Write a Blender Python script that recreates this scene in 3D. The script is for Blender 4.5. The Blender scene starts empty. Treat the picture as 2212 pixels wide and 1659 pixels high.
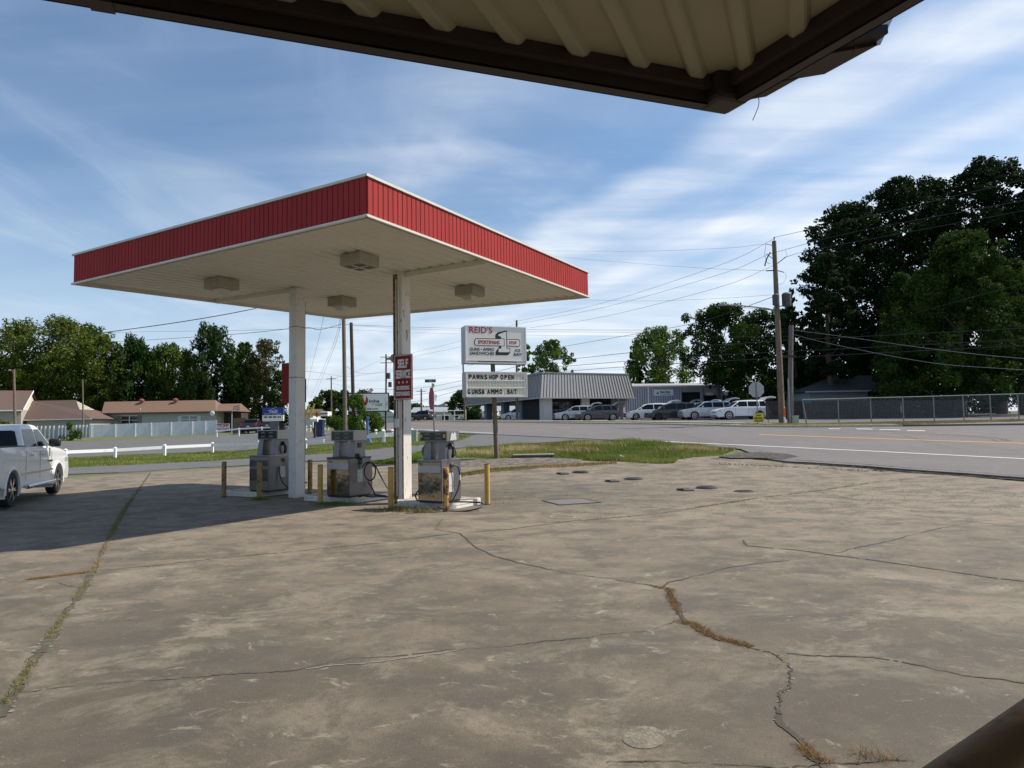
import bpy, bmesh, math, random
import numpy as np
from mathutils import Vector, Matrix
random.seed(7); rng = np.random.default_rng(7)
D = bpy.data; S = bpy.context.scene; COL = S.collection
R = math.radians
# ---------------------------------------------------------------- camera
PITCH, ROLL, CAMH, FD = R(3.6), R(-0.97), 1.69, 1475.0     # FD: focal length in units of a 2212 px wide picture
cp, sp, cr, sr = math.cos(PITCH), math.sin(PITCH), math.cos(ROLL), math.sin(ROLL)
def cam2w(x, y, z): return Vector((x, y*cp - z*sp, y*sp + z*cp))
cam_d = D.cameras.new('camera'); cam = D.objects.new('camera', cam_d); COL.objects.link(cam)
cam_d.sensor_width = 36; cam_d.lens = 36*FD/2212; cam_d.clip_start = .05; cam_d.clip_end = 3000
right = cam2w(cr, 0, sr); fwd = cam2w(0, 1, 0); up = right.cross(fwd)
cam.matrix_world = Matrix(((right.x, up.x, -fwd.x, 0), (right.y, up.y, -fwd.y, 0), (right.z, up.z, -fwd.z, CAMH), (0, 0, 0, 1)))
S.camera = cam
S.render.resolution_x = 1024; S.render.resolution_y = 768
S.view_settings.view_transform = 'Standard'; S.view_settings.look = 'None'
S.view_settings.exposure = 0.2; S.view_settings.gamma = 1.0
# ---------------------------------------------------------------- sun and sky
SUN_AZ = R(12.5); SUN_EL = R(48.5)
sd = D.lights.new('sun', 'SUN'); sd.energy = 5.0; sd.angle = R(.5); sd.color = (1, .93, .82)
so = D.objects.new('sun', sd); COL.objects.link(so)
sdir = Vector((math.cos(SUN_EL)*math.cos(SUN_AZ), math.cos(SUN_EL)*math.sin(SUN_AZ), math.sin(SUN_EL)))
so.rotation_euler = sdir.to_track_quat('Z', 'Y').to_euler(); so.location = (0, 0, 50)
W = D.worlds.new('World'); S.world = W; W.use_nodes = True
nt = W.node_tree; nt.nodes.clear(); L_ = nt.links.new
def N(t, **k):
    n = nt.nodes.new(t)
    for a, b in k.items(): setattr(n, a, b)
    return n
sky = N('ShaderNodeTexSky', sky_type='NISHITA'); sky.sun_disc = False
sky.sun_elevation = SUN_EL; sky.sun_rotation = math.pi/2 - SUN_AZ
sky.air_density = 1.0; sky.dust_density = .6; sky.ozone_density = 2.5; sky.altitude = 50
geo = N('ShaderNodeTexCoord'); sep = N('ShaderNodeSeparateXYZ'); L_(geo.outputs['Generated'], sep.inputs[0])
def math_(op, a, b=None, c=None, clamp=False):
    m = N('ShaderNodeMath', operation=op); m.use_clamp = clamp
    for i, v in enumerate((a, b, c)):
        if v is None: continue
        if isinstance(v, (int, float)): m.inputs[i].default_value = v
        else: L_(v, m.inputs[i])
    return m.outputs[0]
zc = math_('ADD', math_('MAXIMUM', sep.outputs[2], 0), .10)
px_ = math_('DIVIDE', sep.outputs[0], zc); py_ = math_('DIVIDE', sep.outputs[1], zc)
comb = N('ShaderNodeCombineXYZ'); L_(px_, comb.inputs[0]); L_(py_, comb.inputs[1])
def cloud(rot, sc, scale, detail, lo, hi, dist=.4, off=(0, 0, 0)):
    mp = N('ShaderNodeMapping'); mp.inputs['Rotation'].default_value = (0, 0, rot); mp.inputs['Scale'].default_value = sc
    mp.inputs['Location'].default_value = off
    L_(comb.outputs[0], mp.inputs[0])
    nz = N('ShaderNodeTexNoise'); nz.inputs['Scale'].default_value = scale; nz.inputs['Detail'].default_value = detail
    nz.inputs['Roughness'].default_value = .55; nz.inputs['Distortion'].default_value = dist
    L_(mp.outputs[0], nz.inputs['Vector'])
    mr = N('ShaderNodeMapRange'); mr.interpolation_type = 'SMOOTHSTEP'
    mr.inputs[1].default_value = lo; mr.inputs[2].default_value = hi
    L_(nz.outputs[0], mr.inputs[0]); return mr.outputs[0]
SA = R(57)                                                                        # the streaks run at -57 degrees in the cloud plane
c1 = cloud(SA, (.34, 1.0, 1), 1.5, 9, .30, .68, .5, (1.3, .9, 0))               # body of the combed streaks
c3 = cloud(SA, (.16, 1.9, 1), 3.2, 9, .30, .70, .5, (0, 3, 0))                  # fine fibres
c4 = cloud(R(25), (1, .7, 1), 1.3, 9, .44, .76, .9, (2.2, 7.4, 0))              # faint mottled wisps everywhere
c2 = cloud(SA, (.5, .8, 1), .9, 5, .2, .8, .3, (4.6, 2.1, 0))                   # warps the band edges
sc_ = math_('ADD', math_('MULTIPLY', px_, math.cos(R(33))), math_('MULTIPLY', py_, math.sin(R(33))))
sc_ = math_('ADD', sc_, math_('MULTIPLY_ADD', c2, .34, -.17))
band = N('ShaderNodeValToRGB'); L_(math_('DIVIDE', sc_, 3.2, clamp=True), band.inputs[0]); cr_ = band.color_ramp; cr_.interpolation = 'EASE'
st_ = [(0, .10), (.55, .16), (.86, .38), (1.12, .14), (1.36, .10), (1.50, .74), (1.62, .72), (1.76, .36), (1.86, .50), (1.98, .92), (2.12, .55), (2.3, .85), (3.1, .8)]
cr_.elements[0].position = 0; cr_.elements[0].color = (.1, .1, .1, 1); cr_.elements[1].position = 3.1/3.2; cr_.elements[1].color = (.8, .8, .8, 1)
for q_, v_ in st_[1:-1]:
    e_ = cr_.elements.new(q_/3.2); e_.color = (v_, v_, v_, 1)
cl = math_('MULTIPLY', band.outputs[0], math_('MULTIPLY', math_('MULTIPLY_ADD', c1, .85, .22), math_('MULTIPLY_ADD', c3, .45, .68)))
cl = math_('ADD', cl, math_('MULTIPLY', c4, .34))
hz = N('ShaderNodeMapRange'); hz.interpolation_type = 'SMOOTHSTEP'
hz.inputs[1].default_value = .34; hz.inputs[2].default_value = -.04; hz.inputs[3].default_value = 0; hz.inputs[4].default_value = .86
L_(sep.outputs[2], hz.inputs[0])
cl = math_('MULTIPLY', cl, .92, clamp=True)
tint = N('ShaderNodeMix', data_type='RGBA', blend_type='MULTIPLY'); tint.inputs[0].default_value = 1; L_(sky.outputs[0], tint.inputs[6]); tint.inputs[7].default_value = (.93, 1.09, 1.15, 1)
mx = N('ShaderNodeMix', data_type='RGBA'); L_(hz.outputs[0], mx.inputs[0]); L_(tint.outputs[2], mx.inputs[6]); mx.inputs[7].default_value = (5.3, 6.1, 7.2, 1)
mx2 = N('ShaderNodeMix', data_type='RGBA'); L_(cl, mx2.inputs[0]); L_(mx.outputs[2], mx2.inputs[6]); mx2.inputs[7].default_value = (8.0, 8.4, 9.0, 1)
bg = N('ShaderNodeBackground'); bg.inputs[1].default_value = .105; L_(mx2.outputs[2], bg.inputs[0])
out = N('ShaderNodeOutputWorld'); L_(bg.outputs[0], out.inputs[0])

# ---------------------------------------------------------------- terrain and pixel helpers (pixels of a 2212x1659 picture)
def ramp(y, y0, w):
    t = y - y0
    if t < -w: return 0.
    if t > w: return t
    return (t+w)**2/(4*w)
def terr(x, y):
    zr = .072*ramp(y, 20, 2.2) - .052*ramp(y, 41, 3) - .02*ramp(y, 115, 6)
    zl = .012*ramp(y, 20, 2.2) + .012*ramp(y, 60, 5) - .024*ramp(y, 104, 6)
    a = x/max(y, 1.); t = min(1, max(0, (a+.45)/.35)); t = t*t*(3-2*t)
    return zl + (zr-zl)*t
def ray(px, py):
    u_, v_ = px-1106., py-829.5
    u = u_*cr + v_*sr; v = -u_*sr + v_*cr
    return cam2w(u/FD, 1, -v/FD)
def RZ(px, py, z):
    d = ray(px, py); t = (z-CAMH)/d.z; return Vector((d.x*t, d.y*t, z))
def P(px, py, Y):
    d = ray(px, py); t = Y/d.y; return Vector((d.x*t, Y, CAMH + d.z*t))
def G(px, py, off=0., far=100.):
    d = ray(px, py); y = 2.; pv = None
    while y < far:
        t = y/d.y; h = CAMH + d.z*t - terr(d.x*t, y) - off
        if h <= 0:
            lo, hi = y-.5, y
            for _ in range(24):
                m = (lo+hi)/2; t = m/d.y
                if CAMH + d.z*t - terr(d.x*t, m) - off <= 0: hi = m
                else: lo = m
            t = hi/d.y; return Vector((d.x*t, hi, CAMH + d.z*t))
        y += .5
    t = far/d.y; return Vector((d.x*t, far, terr(d.x*t, far)+off))
def at(px, Y, off=0.):                      # ground point under column px at depth Y
    x = (px-1106.)/FD*Y; 
    for _ in range(3):
        z = terr(x, Y); py = 926+(px-1106)*-.017 + (CAMH-z)*FD/Y
        p = P(px, py, Y); x = p.x
    return Vector((x, Y, terr(x, Y)+off))
# ---------------------------------------------------------------- materials
MC = {}
def M(name, c, rough=.7, metal=0., var=.12, scale=4., c2=None, amt=None, lo=.45, hi=.6, bump=0., bscale=30., vec=None, spec=.5, grain=0., gscale=60.):
    if name in MC: return MC[name]
    m = D.materials.new(name); m.use_nodes = True; t = m.node_tree; b = t.nodes['Principled BSDF']; l = t.links.new
    b.inputs['Roughness'].default_value = rough; b.inputs['Metallic'].default_value = metal; b.inputs['Specular IOR Level'].default_value = spec
    tc = t.nodes.new('ShaderNodeTexCoord'); src = tc.outputs['Object']
    if vec:
        mp = t.nodes.new('ShaderNodeMapping'); mp.inputs['Scale'].default_value = vec; l(src, mp.inputs[0]); src = mp.outputs[0]
    def nz(s, d=5, r=.6):
        n = t.nodes.new('ShaderNodeTexNoise'); n.inputs['Scale'].default_value = s; n.inputs['Detail'].default_value = d; n.inputs['Roughness'].default_value = r
        l(src, n.inputs['Vector']); return n.outputs[0]
    def mix(f, a, bb, bt='MIX'):
        x = t.nodes.new('ShaderNodeMix'); x.data_type = 'RGBA'; x.blend_type = bt
        for i, q in ((0, f), (6, a), (7, bb)):
            if hasattr(q, 'is_output'): l(q, x.inputs[i])
            else: x.inputs[i].default_value = (*q, 1) if i else q
        return x.outputs[2]
    def rng_(s, a, bb, o0=0, o1=1):
        r = t.nodes.new('ShaderNodeMapRange'); r.inputs[1].default_value = a; r.inputs[2].default_value = bb; r.inputs[3].default_value = o0; r.inputs[4].default_value = o1
        l(s, r.inputs[0]); return r.outputs[0]
    f = rng_(nz(scale), .3, .7)
    d = tuple(max(0, q*(1-var)) for q in c); h = tuple(min(1, q*(1+var)) for q in c)
    colr = mix(f, d, h)
    if c2: colr = mix(rng_(nz(scale*1.7+3, 8, .65), lo, hi, 0, 1 if amt is None else amt), colr, c2)
    if grain: colr = mix(grain, colr, mix(rng_(nz(gscale, 3, .7), .35, .65), (0, 0, 0), (1, 1, 1)), 'OVERLAY')
    l(colr, b.inputs['Base Color'])
    if bump:
        bp = t.nodes.new('ShaderNodeBump'); bp.inputs['Strength'].default_value = bump; bp.inputs['Distance'].default_value = .02
        l(nz(bscale, 4), bp.inputs['Height']); l(bp.outputs[0], b.inputs['Normal'])
    MC[name] = m; return m
def leafmat(name, c, c2, trans=.25):
    if name in MC: return MC[name]
    m = D.materials.new(name); m.use_nodes = True; t = m.node_tree; b = t.nodes['Principled BSDF']; l = t.links.new
    g = t.nodes.new('ShaderNodeNewGeometry'); tc = t.nodes.new('ShaderNodeTexCoord')
    n = t.nodes.new('ShaderNodeTexNoise'); n.inputs['Scale'].default_value = .35; n.inputs['Detail'].default_value = 3; l(tc.outputs['Object'], n.inputs['Vector'])
    a = t.nodes.new('ShaderNodeMath'); a.operation = 'MULTIPLY_ADD'; l(g.outputs['Random Per Island'], a.inputs[0]); a.inputs[1].default_value = .55
    s2 = t.nodes.new('ShaderNodeMath'); s2.operation = 'MULTIPLY_ADD'; l(n.outputs[0], s2.inputs[0]); s2.inputs[1].default_value = 2.; s2.inputs[2].default_value = -.75
    l(s2.outputs[0], a.inputs[2]); a.use_clamp = True
    x = t.nodes.new('ShaderNodeMix'); x.data_type = 'RGBA'; l(a.outputs[0], x.inputs[0]); x.inputs[6].default_value = (*c, 1); x.inputs[7].default_value = (*c2, 1)
    l(x.outputs[2], b.inputs['Base Color']); b.inputs['Roughness'].default_value = .85; b.inputs['Specular IOR Level'].default_value = .08
    tr = t.nodes.new('ShaderNodeBsdfTranslucent'); l(x.outputs[2], tr.inputs[0])
    ms = t.nodes.new('ShaderNodeMixShader'); ms.inputs[0].default_value = trans; l(b.outputs[0], ms.inputs[1]); l(tr.outputs[0], ms.inputs[2])
    l(ms.outputs[0], t.nodes['Material Output'].inputs[0]); MC[name] = m; return m
def glassy(name, c=(.02, .025, .03), rough=.06):
    if name in MC: return MC[name]
    m = M(name, c, rough, 0, .05, spec=.5); return m
# ---------------------------------------------------------------- object helpers
def tagp(o, label=None, cat=None, group=None, kind=None):
    if label: o['label'] = label
    if cat: o['category'] = cat
    if group: o['group'] = group
    if kind: o['kind'] = kind
    return o
def thing(name, label, cat, loc=(0, 0, 0), rotz=0., group=None):
    o = D.objects.new(name, None); COL.objects.link(o); o.empty_display_size = .2
    o.location = loc; o.rotation_euler = (0, 0, rotz)
    return tagp(o, label, cat, group)
def copy_tree(o, parent=None):
    c = o.copy(); COL.objects.link(c); c.parent = parent
    for ch in [q for q in D.objects if q.parent == o and q is not c]: copy_tree(ch, c)
    return c
def txt_mesh(s):
    cu = D.curves.new('t', 'FONT'); cu.body = s; cu.resolution_u = 3
    ob = D.objects.new('t', cu); COL.objects.link(ob)
    bpy.context.view_layer.update()
    me = D.meshes.new_from_object(ob.evaluated_get(bpy.context.evaluated_depsgraph_get()))
    vs = [v.co.copy() for v in me.vertices]; fs = [list(p.vertices) for p in me.polygons]
    D.objects.remove(ob); D.curves.remove(cu); D.meshes.remove(me); return vs, fs
class MB:
    def __init__(s): s.v = []; s.f = []; s.m = []; s.cur = 0
    def quad(s, *ps):
        n = len(s.v); s.v += [tuple(p) for p in ps]; s.f.append(list(range(n, n+len(ps)))); s.m.append(s.cur); return s
    def add(s, vs, fs):
        n = len(s.v); s.v += [tuple(p) for p in vs]; s.f += [[n+i for i in f] for f in fs]; s.m += [s.cur]*len(fs); return s
    def obox(s, o, a, b, c):
        o, a, b, c = map(Vector, (o, a, b, c))
        if a.cross(b).dot(c) < 0: a, b = b, a
        p = [o, o+a, o+a+b, o+b]; p += [q+c for q in p]
        return s.add(p, [(3, 2, 1, 0), (4, 5, 6, 7), (0, 1, 5, 4), (1, 2, 6, 5), (2, 3, 7, 6), (3, 0, 4, 7)])
    def box(s, x0, x1, y0, y1, z0, z1): return s.obox((x0, y0, z0), (x1-x0, 0, 0), (0, y1-y0, 0), (0, 0, z1-z0))
    def cbox(s, c, sx, sy, sz, rz=0.):
        ca, sa = math.cos(rz), math.sin(rz); a = Vector((ca, sa, 0))*sx; b = Vector((-sa, ca, 0))*sy
        return s.obox(Vector(c)-a/2-b/2-Vector((0, 0, sz/2)), a, b, (0, 0, sz))
    def frus(s, c, sx0, sy0, sx1, sy1, h):
        p = [(c[0]+i*sx0/2, c[1]+j*sy0/2, c[2]) for i, j in ((-1, -1), (1, -1), (1, 1), (-1, 1))] + [(c[0]+i*sx1/2, c[1]+j*sy1/2, c[2]+h) for i, j in ((-1, -1), (1, -1), (1, 1), (-1, 1))]
        return s.add(p, [(3, 2, 1, 0), (4, 5, 6, 7), (0, 1, 5, 4), (1, 2, 6, 5), (2, 3, 7, 6), (3, 0, 4, 7)])
    def tube(s, pts, r, n=8, caps=True):
        pts = [Vector(p) for p in pts]; k = len(pts); rs = r if isinstance(r, (list, tuple)) else [r]*k
        n0 = len(s.v); prev = None
        for i, p in enumerate(pts):
            d = (pts[min(i+1, k-1)]-pts[max(i-1, 0)]).normalized()
            if prev is None: a = d.orthogonal().normalized()
            else:
                a = prev - d*prev.dot(d); a = a.normalized() if a.length > 1e-6 else d.orthogonal().normalized()
            prev = a; b = d.cross(a)
            for j in range(n):
                t = 2*math.pi*j/n; s.v.append(tuple(p + (a*math.cos(t)+b*math.sin(t))*rs[i]))
        for i in range(k-1):
            for j in range(n):
                s.f.append([n0+i*n+j, n0+i*n+(j+1) % n, n0+(i+1)*n+(j+1) % n, n0+(i+1)*n+j]); s.m.append(s.cur)
        if caps:
            s.f.append([n0+j for j in reversed(range(n))]); s.m.append(s.cur)
            s.f.append([n0+(k-1)*n+j for j in range(n)]); s.m.append(s.cur)
        return s
    def cyl(s, p0, p1, r0, r1=None, n=12): return s.tube([p0, p1], [r0, r0 if r1 is None else r1], n)
    def lathe(s, prof, c=(0, 0, 0), n=16, ax='z', caps=True):
        n0 = len(s.v); c = Vector(c)
        for r_, z in prof:
            for j in range(n):
                t = 2*math.pi*j/n; x, y = r_*math.cos(t), r_*math.sin(t)
                q = (x, y, z) if ax == 'z' else ((x, z, y) if ax == 'y' else (z, x, y))
                s.v.append(tuple(c+Vector(q)))
        for i in range(len(prof)-1):
            for j in range(n):
                s.f.append([n0+i*n+j, n0+i*n+(j+1) % n, n0+(i+1)*n+(j+1) % n, n0+(i+1)*n+j]); s.m.append(s.cur)
        for i, rev in ((0, 1), (len(prof)-1, 0)) if caps else ():
            q = [n0+i*n+j for j in range(n)]; s.f.append(q[::-1] if rev else q); s.m.append(s.cur)
        return s
    def prism(s, poly, f0, f1):      # poly 2d; f0/f1 map (a,b)->3d for both caps
        n = len(poly); n0 = len(s.v); s.v += [tuple(f0(*p)) for p in poly] + [tuple(f1(*p)) for p in poly]
        s.f.append([n0+i for i in range(n)]); s.f.append([n0+n+i for i in reversed(range(n))]); s.m += [s.cur]*2
        for i in range(n): s.f.append([n0+(i+1) % n, n0+i, n0+n+i, n0+n+(i+1) % n]); s.m.append(s.cur)
        return s
    def text(s, t, o, rt, upv, w, h, bold=0.):    # o: lower left corner of the box the text is fitted in
        o, rt, upv = Vector(o), Vector(rt).normalized(), Vector(upv).normalized()
        vs, fs = txt_mesh(t)
        if not vs: return s
        x0, x1 = min(v.x for v in vs), max(v.x for v in vs); y0, y1 = min(v.y for v in vs), max(v.y for v in vs)
        nrm = rt.cross(upv)
        for k, (dx, dy) in enumerate(((0, 0), (bold, 0), (0, bold), (bold, bold)) if bold else ((0, 0),)):
            s.add([o + rt*((v.x-x0)/(x1-x0)*(w-bold)+dx) + upv*((v.y-y0)/(y1-y0)*(h-bold)+dy) + nrm*.0012*k for v in vs], fs)
        return s
    def build(s, name, mats, parent=None, smooth=False, bevel=0., seg=2, label=None):
        me = D.meshes.new(name); me.from_pydata(s.v, [], s.f)
        if not isinstance(mats, (list, tuple)): mats = [mats]
        for m in mats: me.materials.append(m)
        if len(mats) > 1: me.polygons.foreach_set('material_index', s.m)
        if smooth: me.polygons.foreach_set('use_smooth', [True]*len(me.polygons))
        me.update(); o = D.objects.new(name, me); COL.objects.link(o); o.parent = parent
        if bevel:
            b = o.modifiers.new('bevel', 'BEVEL'); b.width = bevel; b.segments = seg; b.limit_method = 'ANGLE'; b.angle_limit = R(35); b.harden_normals = False
            if smooth:
                me.polygons.foreach_set('use_smooth', [True]*len(me.polygons))
        if label: o['label'] = label
        return o
def smoothpts(pts, k=6):
    pts = [Vector(p) for p in pts]; q = [pts[0]*2-pts[1]] + pts + [pts[-1]*2-pts[-2]]; r = []
    for i in range(1, len(q)-2):
        a, b, c, d = q[i-1:i+3]
        for j in range(k):
            t = j/k; r.append(.5*((2*b)+(c-a)*t+(2*a-5*b+4*c-d)*t*t+(3*b-a-3*c+d)*t**3))
    return r+[pts[-1]]
def sheet(name, poly, off, mat_, step=1., skirt=.0, kind='structure', label=None):
    bm = bmesh.new(); vs = [bm.verts.new((p[0], p[1], 0)) for p in poly]; f = bm.faces.new(vs)
    if f.normal.z < 0 or sum((poly[i][0]*poly[(i+1) % len(poly)][1]-poly[(i+1) % len(poly)][0]*poly[i][1]) for i in range(len(poly))) < 0: f.normal_flip()
    x0, x1 = min(p[0] for p in poly), max(p[0] for p in poly); y0, y1 = min(p[1] for p in poly), max(p[1] for p in poly)
    for a0, a1, no in ((x0, x1, (1, 0, 0)), (y0, y1, (0, 1, 0))):
        k = math.floor(a0/step)*step+step
        while k < a1:
            if k > 0 and no[1] and k < 16 and (round(k/step) % 4): k += step; continue
            bmesh.ops.bisect_plane(bm, geom=bm.verts[:]+bm.edges[:]+bm.faces[:], plane_co=(k, k, 0), plane_no=no); k += step
    bmesh.ops.triangulate(bm, faces=[f for f in bm.faces if len(f.verts) > 4])
    for v in bm.verts: v.co.z = terr(v.co.x, v.co.y)+off
    if skirt:
        es = [e for e in bm.edges if e.is_boundary]; r_ = bmesh.ops.extrude_edge_only(bm, edges=es)
        for v in r_['geom']:
            if isinstance(v, bmesh.types.BMVert): v.co.z -= skirt
    bmesh.ops.recalc_face_normals(bm, faces=bm.faces[:])
    me = D.meshes.new(name); bm.to_mesh(me); bm.free(); me.materials.append(mat_)
    if sum(p.normal.z*p.area for p in me.polygons) < 0: me.flip_normals()
    o = D.objects.new(name, me); COL.objects.link(o)
    if kind: o['kind'] = kind
    if label: o['label'] = label
    return o
def strip(name, pts, w, off, mat_, jit=0., parent=None, kind=None, step=.15):
    """painted line or crack following ground points"""
    pts = [Vector((p[0], p[1], 0)) for p in pts]; q = []
    for a, b in zip(pts, pts[1:]):
        k = max(1, int((b-a).length/step)); q += [a.lerp(b, i/k) for i in range(k)]
    q.append(pts[-1]); mb = MB(); rows = []
    ox = 0
    for i, p in enumerate(q):
        d = (q[min(i+1, len(q)-1)]-q[max(i-1, 0)]).normalized(); n = Vector((-d.y, d.x, 0))
        ox = ox*.8 + random.uniform(-jit, jit)
        ww = w*(1 if not jit else random.uniform(.35, 1.3)); c = p+n*ox
        rows.append((c-n*ww/2, c+n*ww/2))
    for a, b in zip(rows, rows[1:]):
        mb.quad(*[(k.x, k.y, terr(k.x, k.y)+off) for k in (a[0], b[0], b[1], a[1])])
    return mb
def np_mesh(name, V, F, mat_, parent=None, smooth=False):
    me = D.meshes.new(name); nv, nf, k = len(V), len(F), F.shape[1]
    me.vertices.add(nv); me.vertices.foreach_set('co', V.astype(np.float32).ravel())
    me.loops.add(nf*k); me.loops.foreach_set('vertex_index', F.astype(np.int32).ravel())
    me.polygons.add(nf); me.polygons.foreach_set('loop_start', np.arange(0, nf*k, k, dtype=np.int32)); me.polygons.foreach_set('loop_total', np.full(nf, k, dtype=np.int32))
    me.update(calc_edges=True); me.materials.append(mat_)
    o = D.objects.new(name, me); COL.objects.link(o); o.parent = parent; return o
def blades(pts, h, w, lean=.4):
    n = len(pts); a = rng.uniform(0, 2*np.pi, n); hh = h*rng.uniform(.4, 1.2, n); ww = w*rng.uniform(.6, 1.4, n)
    dx, dy = np.cos(a), np.sin(a); ln = rng.uniform(-lean, lean, n)*hh; l2 = rng.uniform(-lean, lean, n)*hh
    V = np.zeros((n, 3, 3)); V[:, 0] = pts - np.stack([dx*ww/2, dy*ww/2, 0*dx], 1); V[:, 1] = pts + np.stack([dx*ww/2, dy*ww/2, 0*dx], 1)
    V[:, 2] = pts + np.stack([ln, l2, hh], 1)
    return V.reshape(-1, 3), np.arange(3*n).reshape(-1, 3)
def inpoly(x, y, poly):
    c = np.zeros(len(x), bool); n = len(poly)
    for i in range(n):
        x0, y0 = poly[i][:2]; x1, y1 = poly[(i+1) % n][:2]
        k = ((y0 > y) != (y1 > y)) & (x < (x1-x0)*(y-y0)/((y1-y0) or 1e-9)+x0); c ^= k
    return c
def grass(name, poly, n, h, w, mat_, label, off=0., clump=True):
    xs = [p[0] for p in poly]; ys = [p[1] for p in poly]
    x = rng.uniform(min(xs), max(xs), n*4); y = rng.uniform(min(ys), max(ys), n*4); k = inpoly(x, y, poly)
    x, y = x[k][:n], y[k][:n]
    hh = np.array([h*(.65+.5*math.sin(a*1.7+2*math.sin(b*.9))*math.sin(b*2.1+a*.4)) for a, b in zip(x, y)])
    z = np.array([terr(a, b) for a, b in zip(x, y)])+off
    V, F = blades(np.stack([x, y, z], 1), hh if clump else h, w)
    o = np_mesh(name, V, F, mat_); return tagp(o, label, 'grass', None, 'stuff')
# ================================================================ GROUND
m_earth = M('earth_grass', (.10, .12, .04), .95, var=.3, scale=.6, c2=(.16, .13, .07), lo=.5, hi=.7, bump=.5, bscale=12)
m_conc = M('lot_concrete', (.238, .190, .134), .85, var=.10, scale=.35, c2=(.15, .12, .083), lo=.46, hi=.66, amt=.6, bump=.25, bscale=90, grain=.28, gscale=110)
def lot_material():
    m = m_conc; t = m.node_tree; l = t.links.new; b = t.nodes['Principled BSDF']
    base = b.inputs['Base Color'].links[0].from_socket; tc = [n for n in t.nodes if n.type == 'TEX_COORD'][0]
    def nzz(sc, rot, s, d, a0, a1, v0, v1, dist=0., rough=.6):
        mp = t.nodes.new('ShaderNodeMapping'); mp.inputs['Scale'].default_value = sc; mp.inputs['Rotation'].default_value = (0, 0, rot); l(tc.outputs['Object'], mp.inputs[0])
        n = t.nodes.new('ShaderNodeTexNoise'); n.inputs['Scale'].default_value = s; n.inputs['Detail'].default_value = d; n.inputs['Distortion'].default_value = dist; n.inputs['Roughness'].default_value = rough; l(mp.outputs[0], n.inputs['Vector'])
        r = t.nodes.new('ShaderNodeMapRange'); r.inputs[1].default_value = a0; r.inputs[2].default_value = a1; r.inputs[3].default_value = v0; r.inputs[4].default_value = v1; l(n.outputs[0], r.inputs[0]); return r.outputs[0]
    def mixc(f, a, c, bt='MIX'):
        x = t.nodes.new('ShaderNodeMix'); x.data_type = 'RGBA'; x.blend_type = bt; l(f, x.inputs[0]); l(a, x.inputs[6]); x.inputs[7].default_value = (*c, 1); return x.outputs[2]
    sp_ = t.nodes.new('ShaderNodeSeparateXYZ'); l(tc.outputs['Object'], sp_.inputs[0])
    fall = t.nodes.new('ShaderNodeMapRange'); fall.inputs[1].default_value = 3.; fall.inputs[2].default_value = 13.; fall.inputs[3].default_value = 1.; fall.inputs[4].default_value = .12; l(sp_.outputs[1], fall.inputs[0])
    def mul(a, b_):
        x = t.nodes.new('ShaderNodeMath'); x.operation = 'MULTIPLY'; l(a, x.inputs[0])
        if isinstance(b_, float): x.inputs[1].default_value = b_
        else: l(b_, x.inputs[1])
        return x.outputs[0]
    # dark mottling that is densest near the shop, worn pale scabs, fine chips and pits
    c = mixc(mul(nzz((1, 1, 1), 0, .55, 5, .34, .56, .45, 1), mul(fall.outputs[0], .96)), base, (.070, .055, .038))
    c = mixc(nzz((.8, 1, 1), R(20), 1.5, 12, .45, .57, 0, .72, .3, .74), c, (.082, .068, .050))
    c = mixc(mul(nzz((.8, 1, 1), R(-15), 1.1, 13, .50, .59, 0, .72, .5, .80), nzz((1, 1, 1), 0, .4, 3, .35, .6, .25, 1)), c, (.255, .212, .155))
    c = mixc(nzz((.8, 1, 1), R(10), 4, 10, .58, .65, 0, .7, .8, .78), c, (.33, .285, .215))
    c = mixc(nzz((1, 1, 1), 0, 17, 8, .56, .64, 0, .65, .2, .8), c, (.07, .058, .042))
    c = mixc(nzz((1, 1, 1), 0, 48, 4, .62, .70, 0, .28), c, (.38, .34, .27))
    c = mixc(nzz((1, 1, 1), 0, 75, 3, .62, .70, 0, .6), c, (.06, .05, .04))
    # damp, oily dark zone beside the pumps
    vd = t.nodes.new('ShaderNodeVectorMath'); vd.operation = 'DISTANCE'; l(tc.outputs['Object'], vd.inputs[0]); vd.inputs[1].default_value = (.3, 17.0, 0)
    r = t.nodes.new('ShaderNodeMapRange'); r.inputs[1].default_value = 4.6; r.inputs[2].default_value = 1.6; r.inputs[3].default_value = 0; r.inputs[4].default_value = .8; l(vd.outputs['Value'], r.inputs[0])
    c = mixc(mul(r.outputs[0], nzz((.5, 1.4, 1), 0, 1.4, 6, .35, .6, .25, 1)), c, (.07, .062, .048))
    l(c, b.inputs['Base Color'])
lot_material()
m_street = M('street_asphalt', (.115, .112, .110), .9, var=.10, scale=.5, c2=(.16, .15, .14), lo=.5, hi=.7, amt=.5, bump=.2, bscale=60, grain=.25, gscale=40)
m_road = M('road_asphalt', (.155, .138, .132), .88, var=.08, scale=.3, c2=(.11, .105, .105), lo=.45, hi=.65, amt=.7, bump=.2, bscale=60, grain=.25, gscale=50, vec=(.35, 1, 1))
m_park = M('parking_asphalt', (.125, .12, .115), .9, var=.12, scale=.3, c2=(.09, .088, .085), lo=.5, hi=.7, amt=.6, grain=.2, gscale=30)
m_white = M('white_marking', (.72, .70, .66), .7, var=.08, scale=8, c2=(.35, .33, .3), lo=.58, hi=.7, amt=.7)
m_yellow = M('yellow_marking', (.62, .33, .04), .7, var=.1, scale=6, c2=(.22, .17, .11), lo=.52, hi=.68, amt=.7)
m_kerb = M('kerb_concrete', (.52, .47, .38), .85, var=.1, scale=2, c2=(.3, .27, .2), lo=.5, hi=.7)
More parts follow.
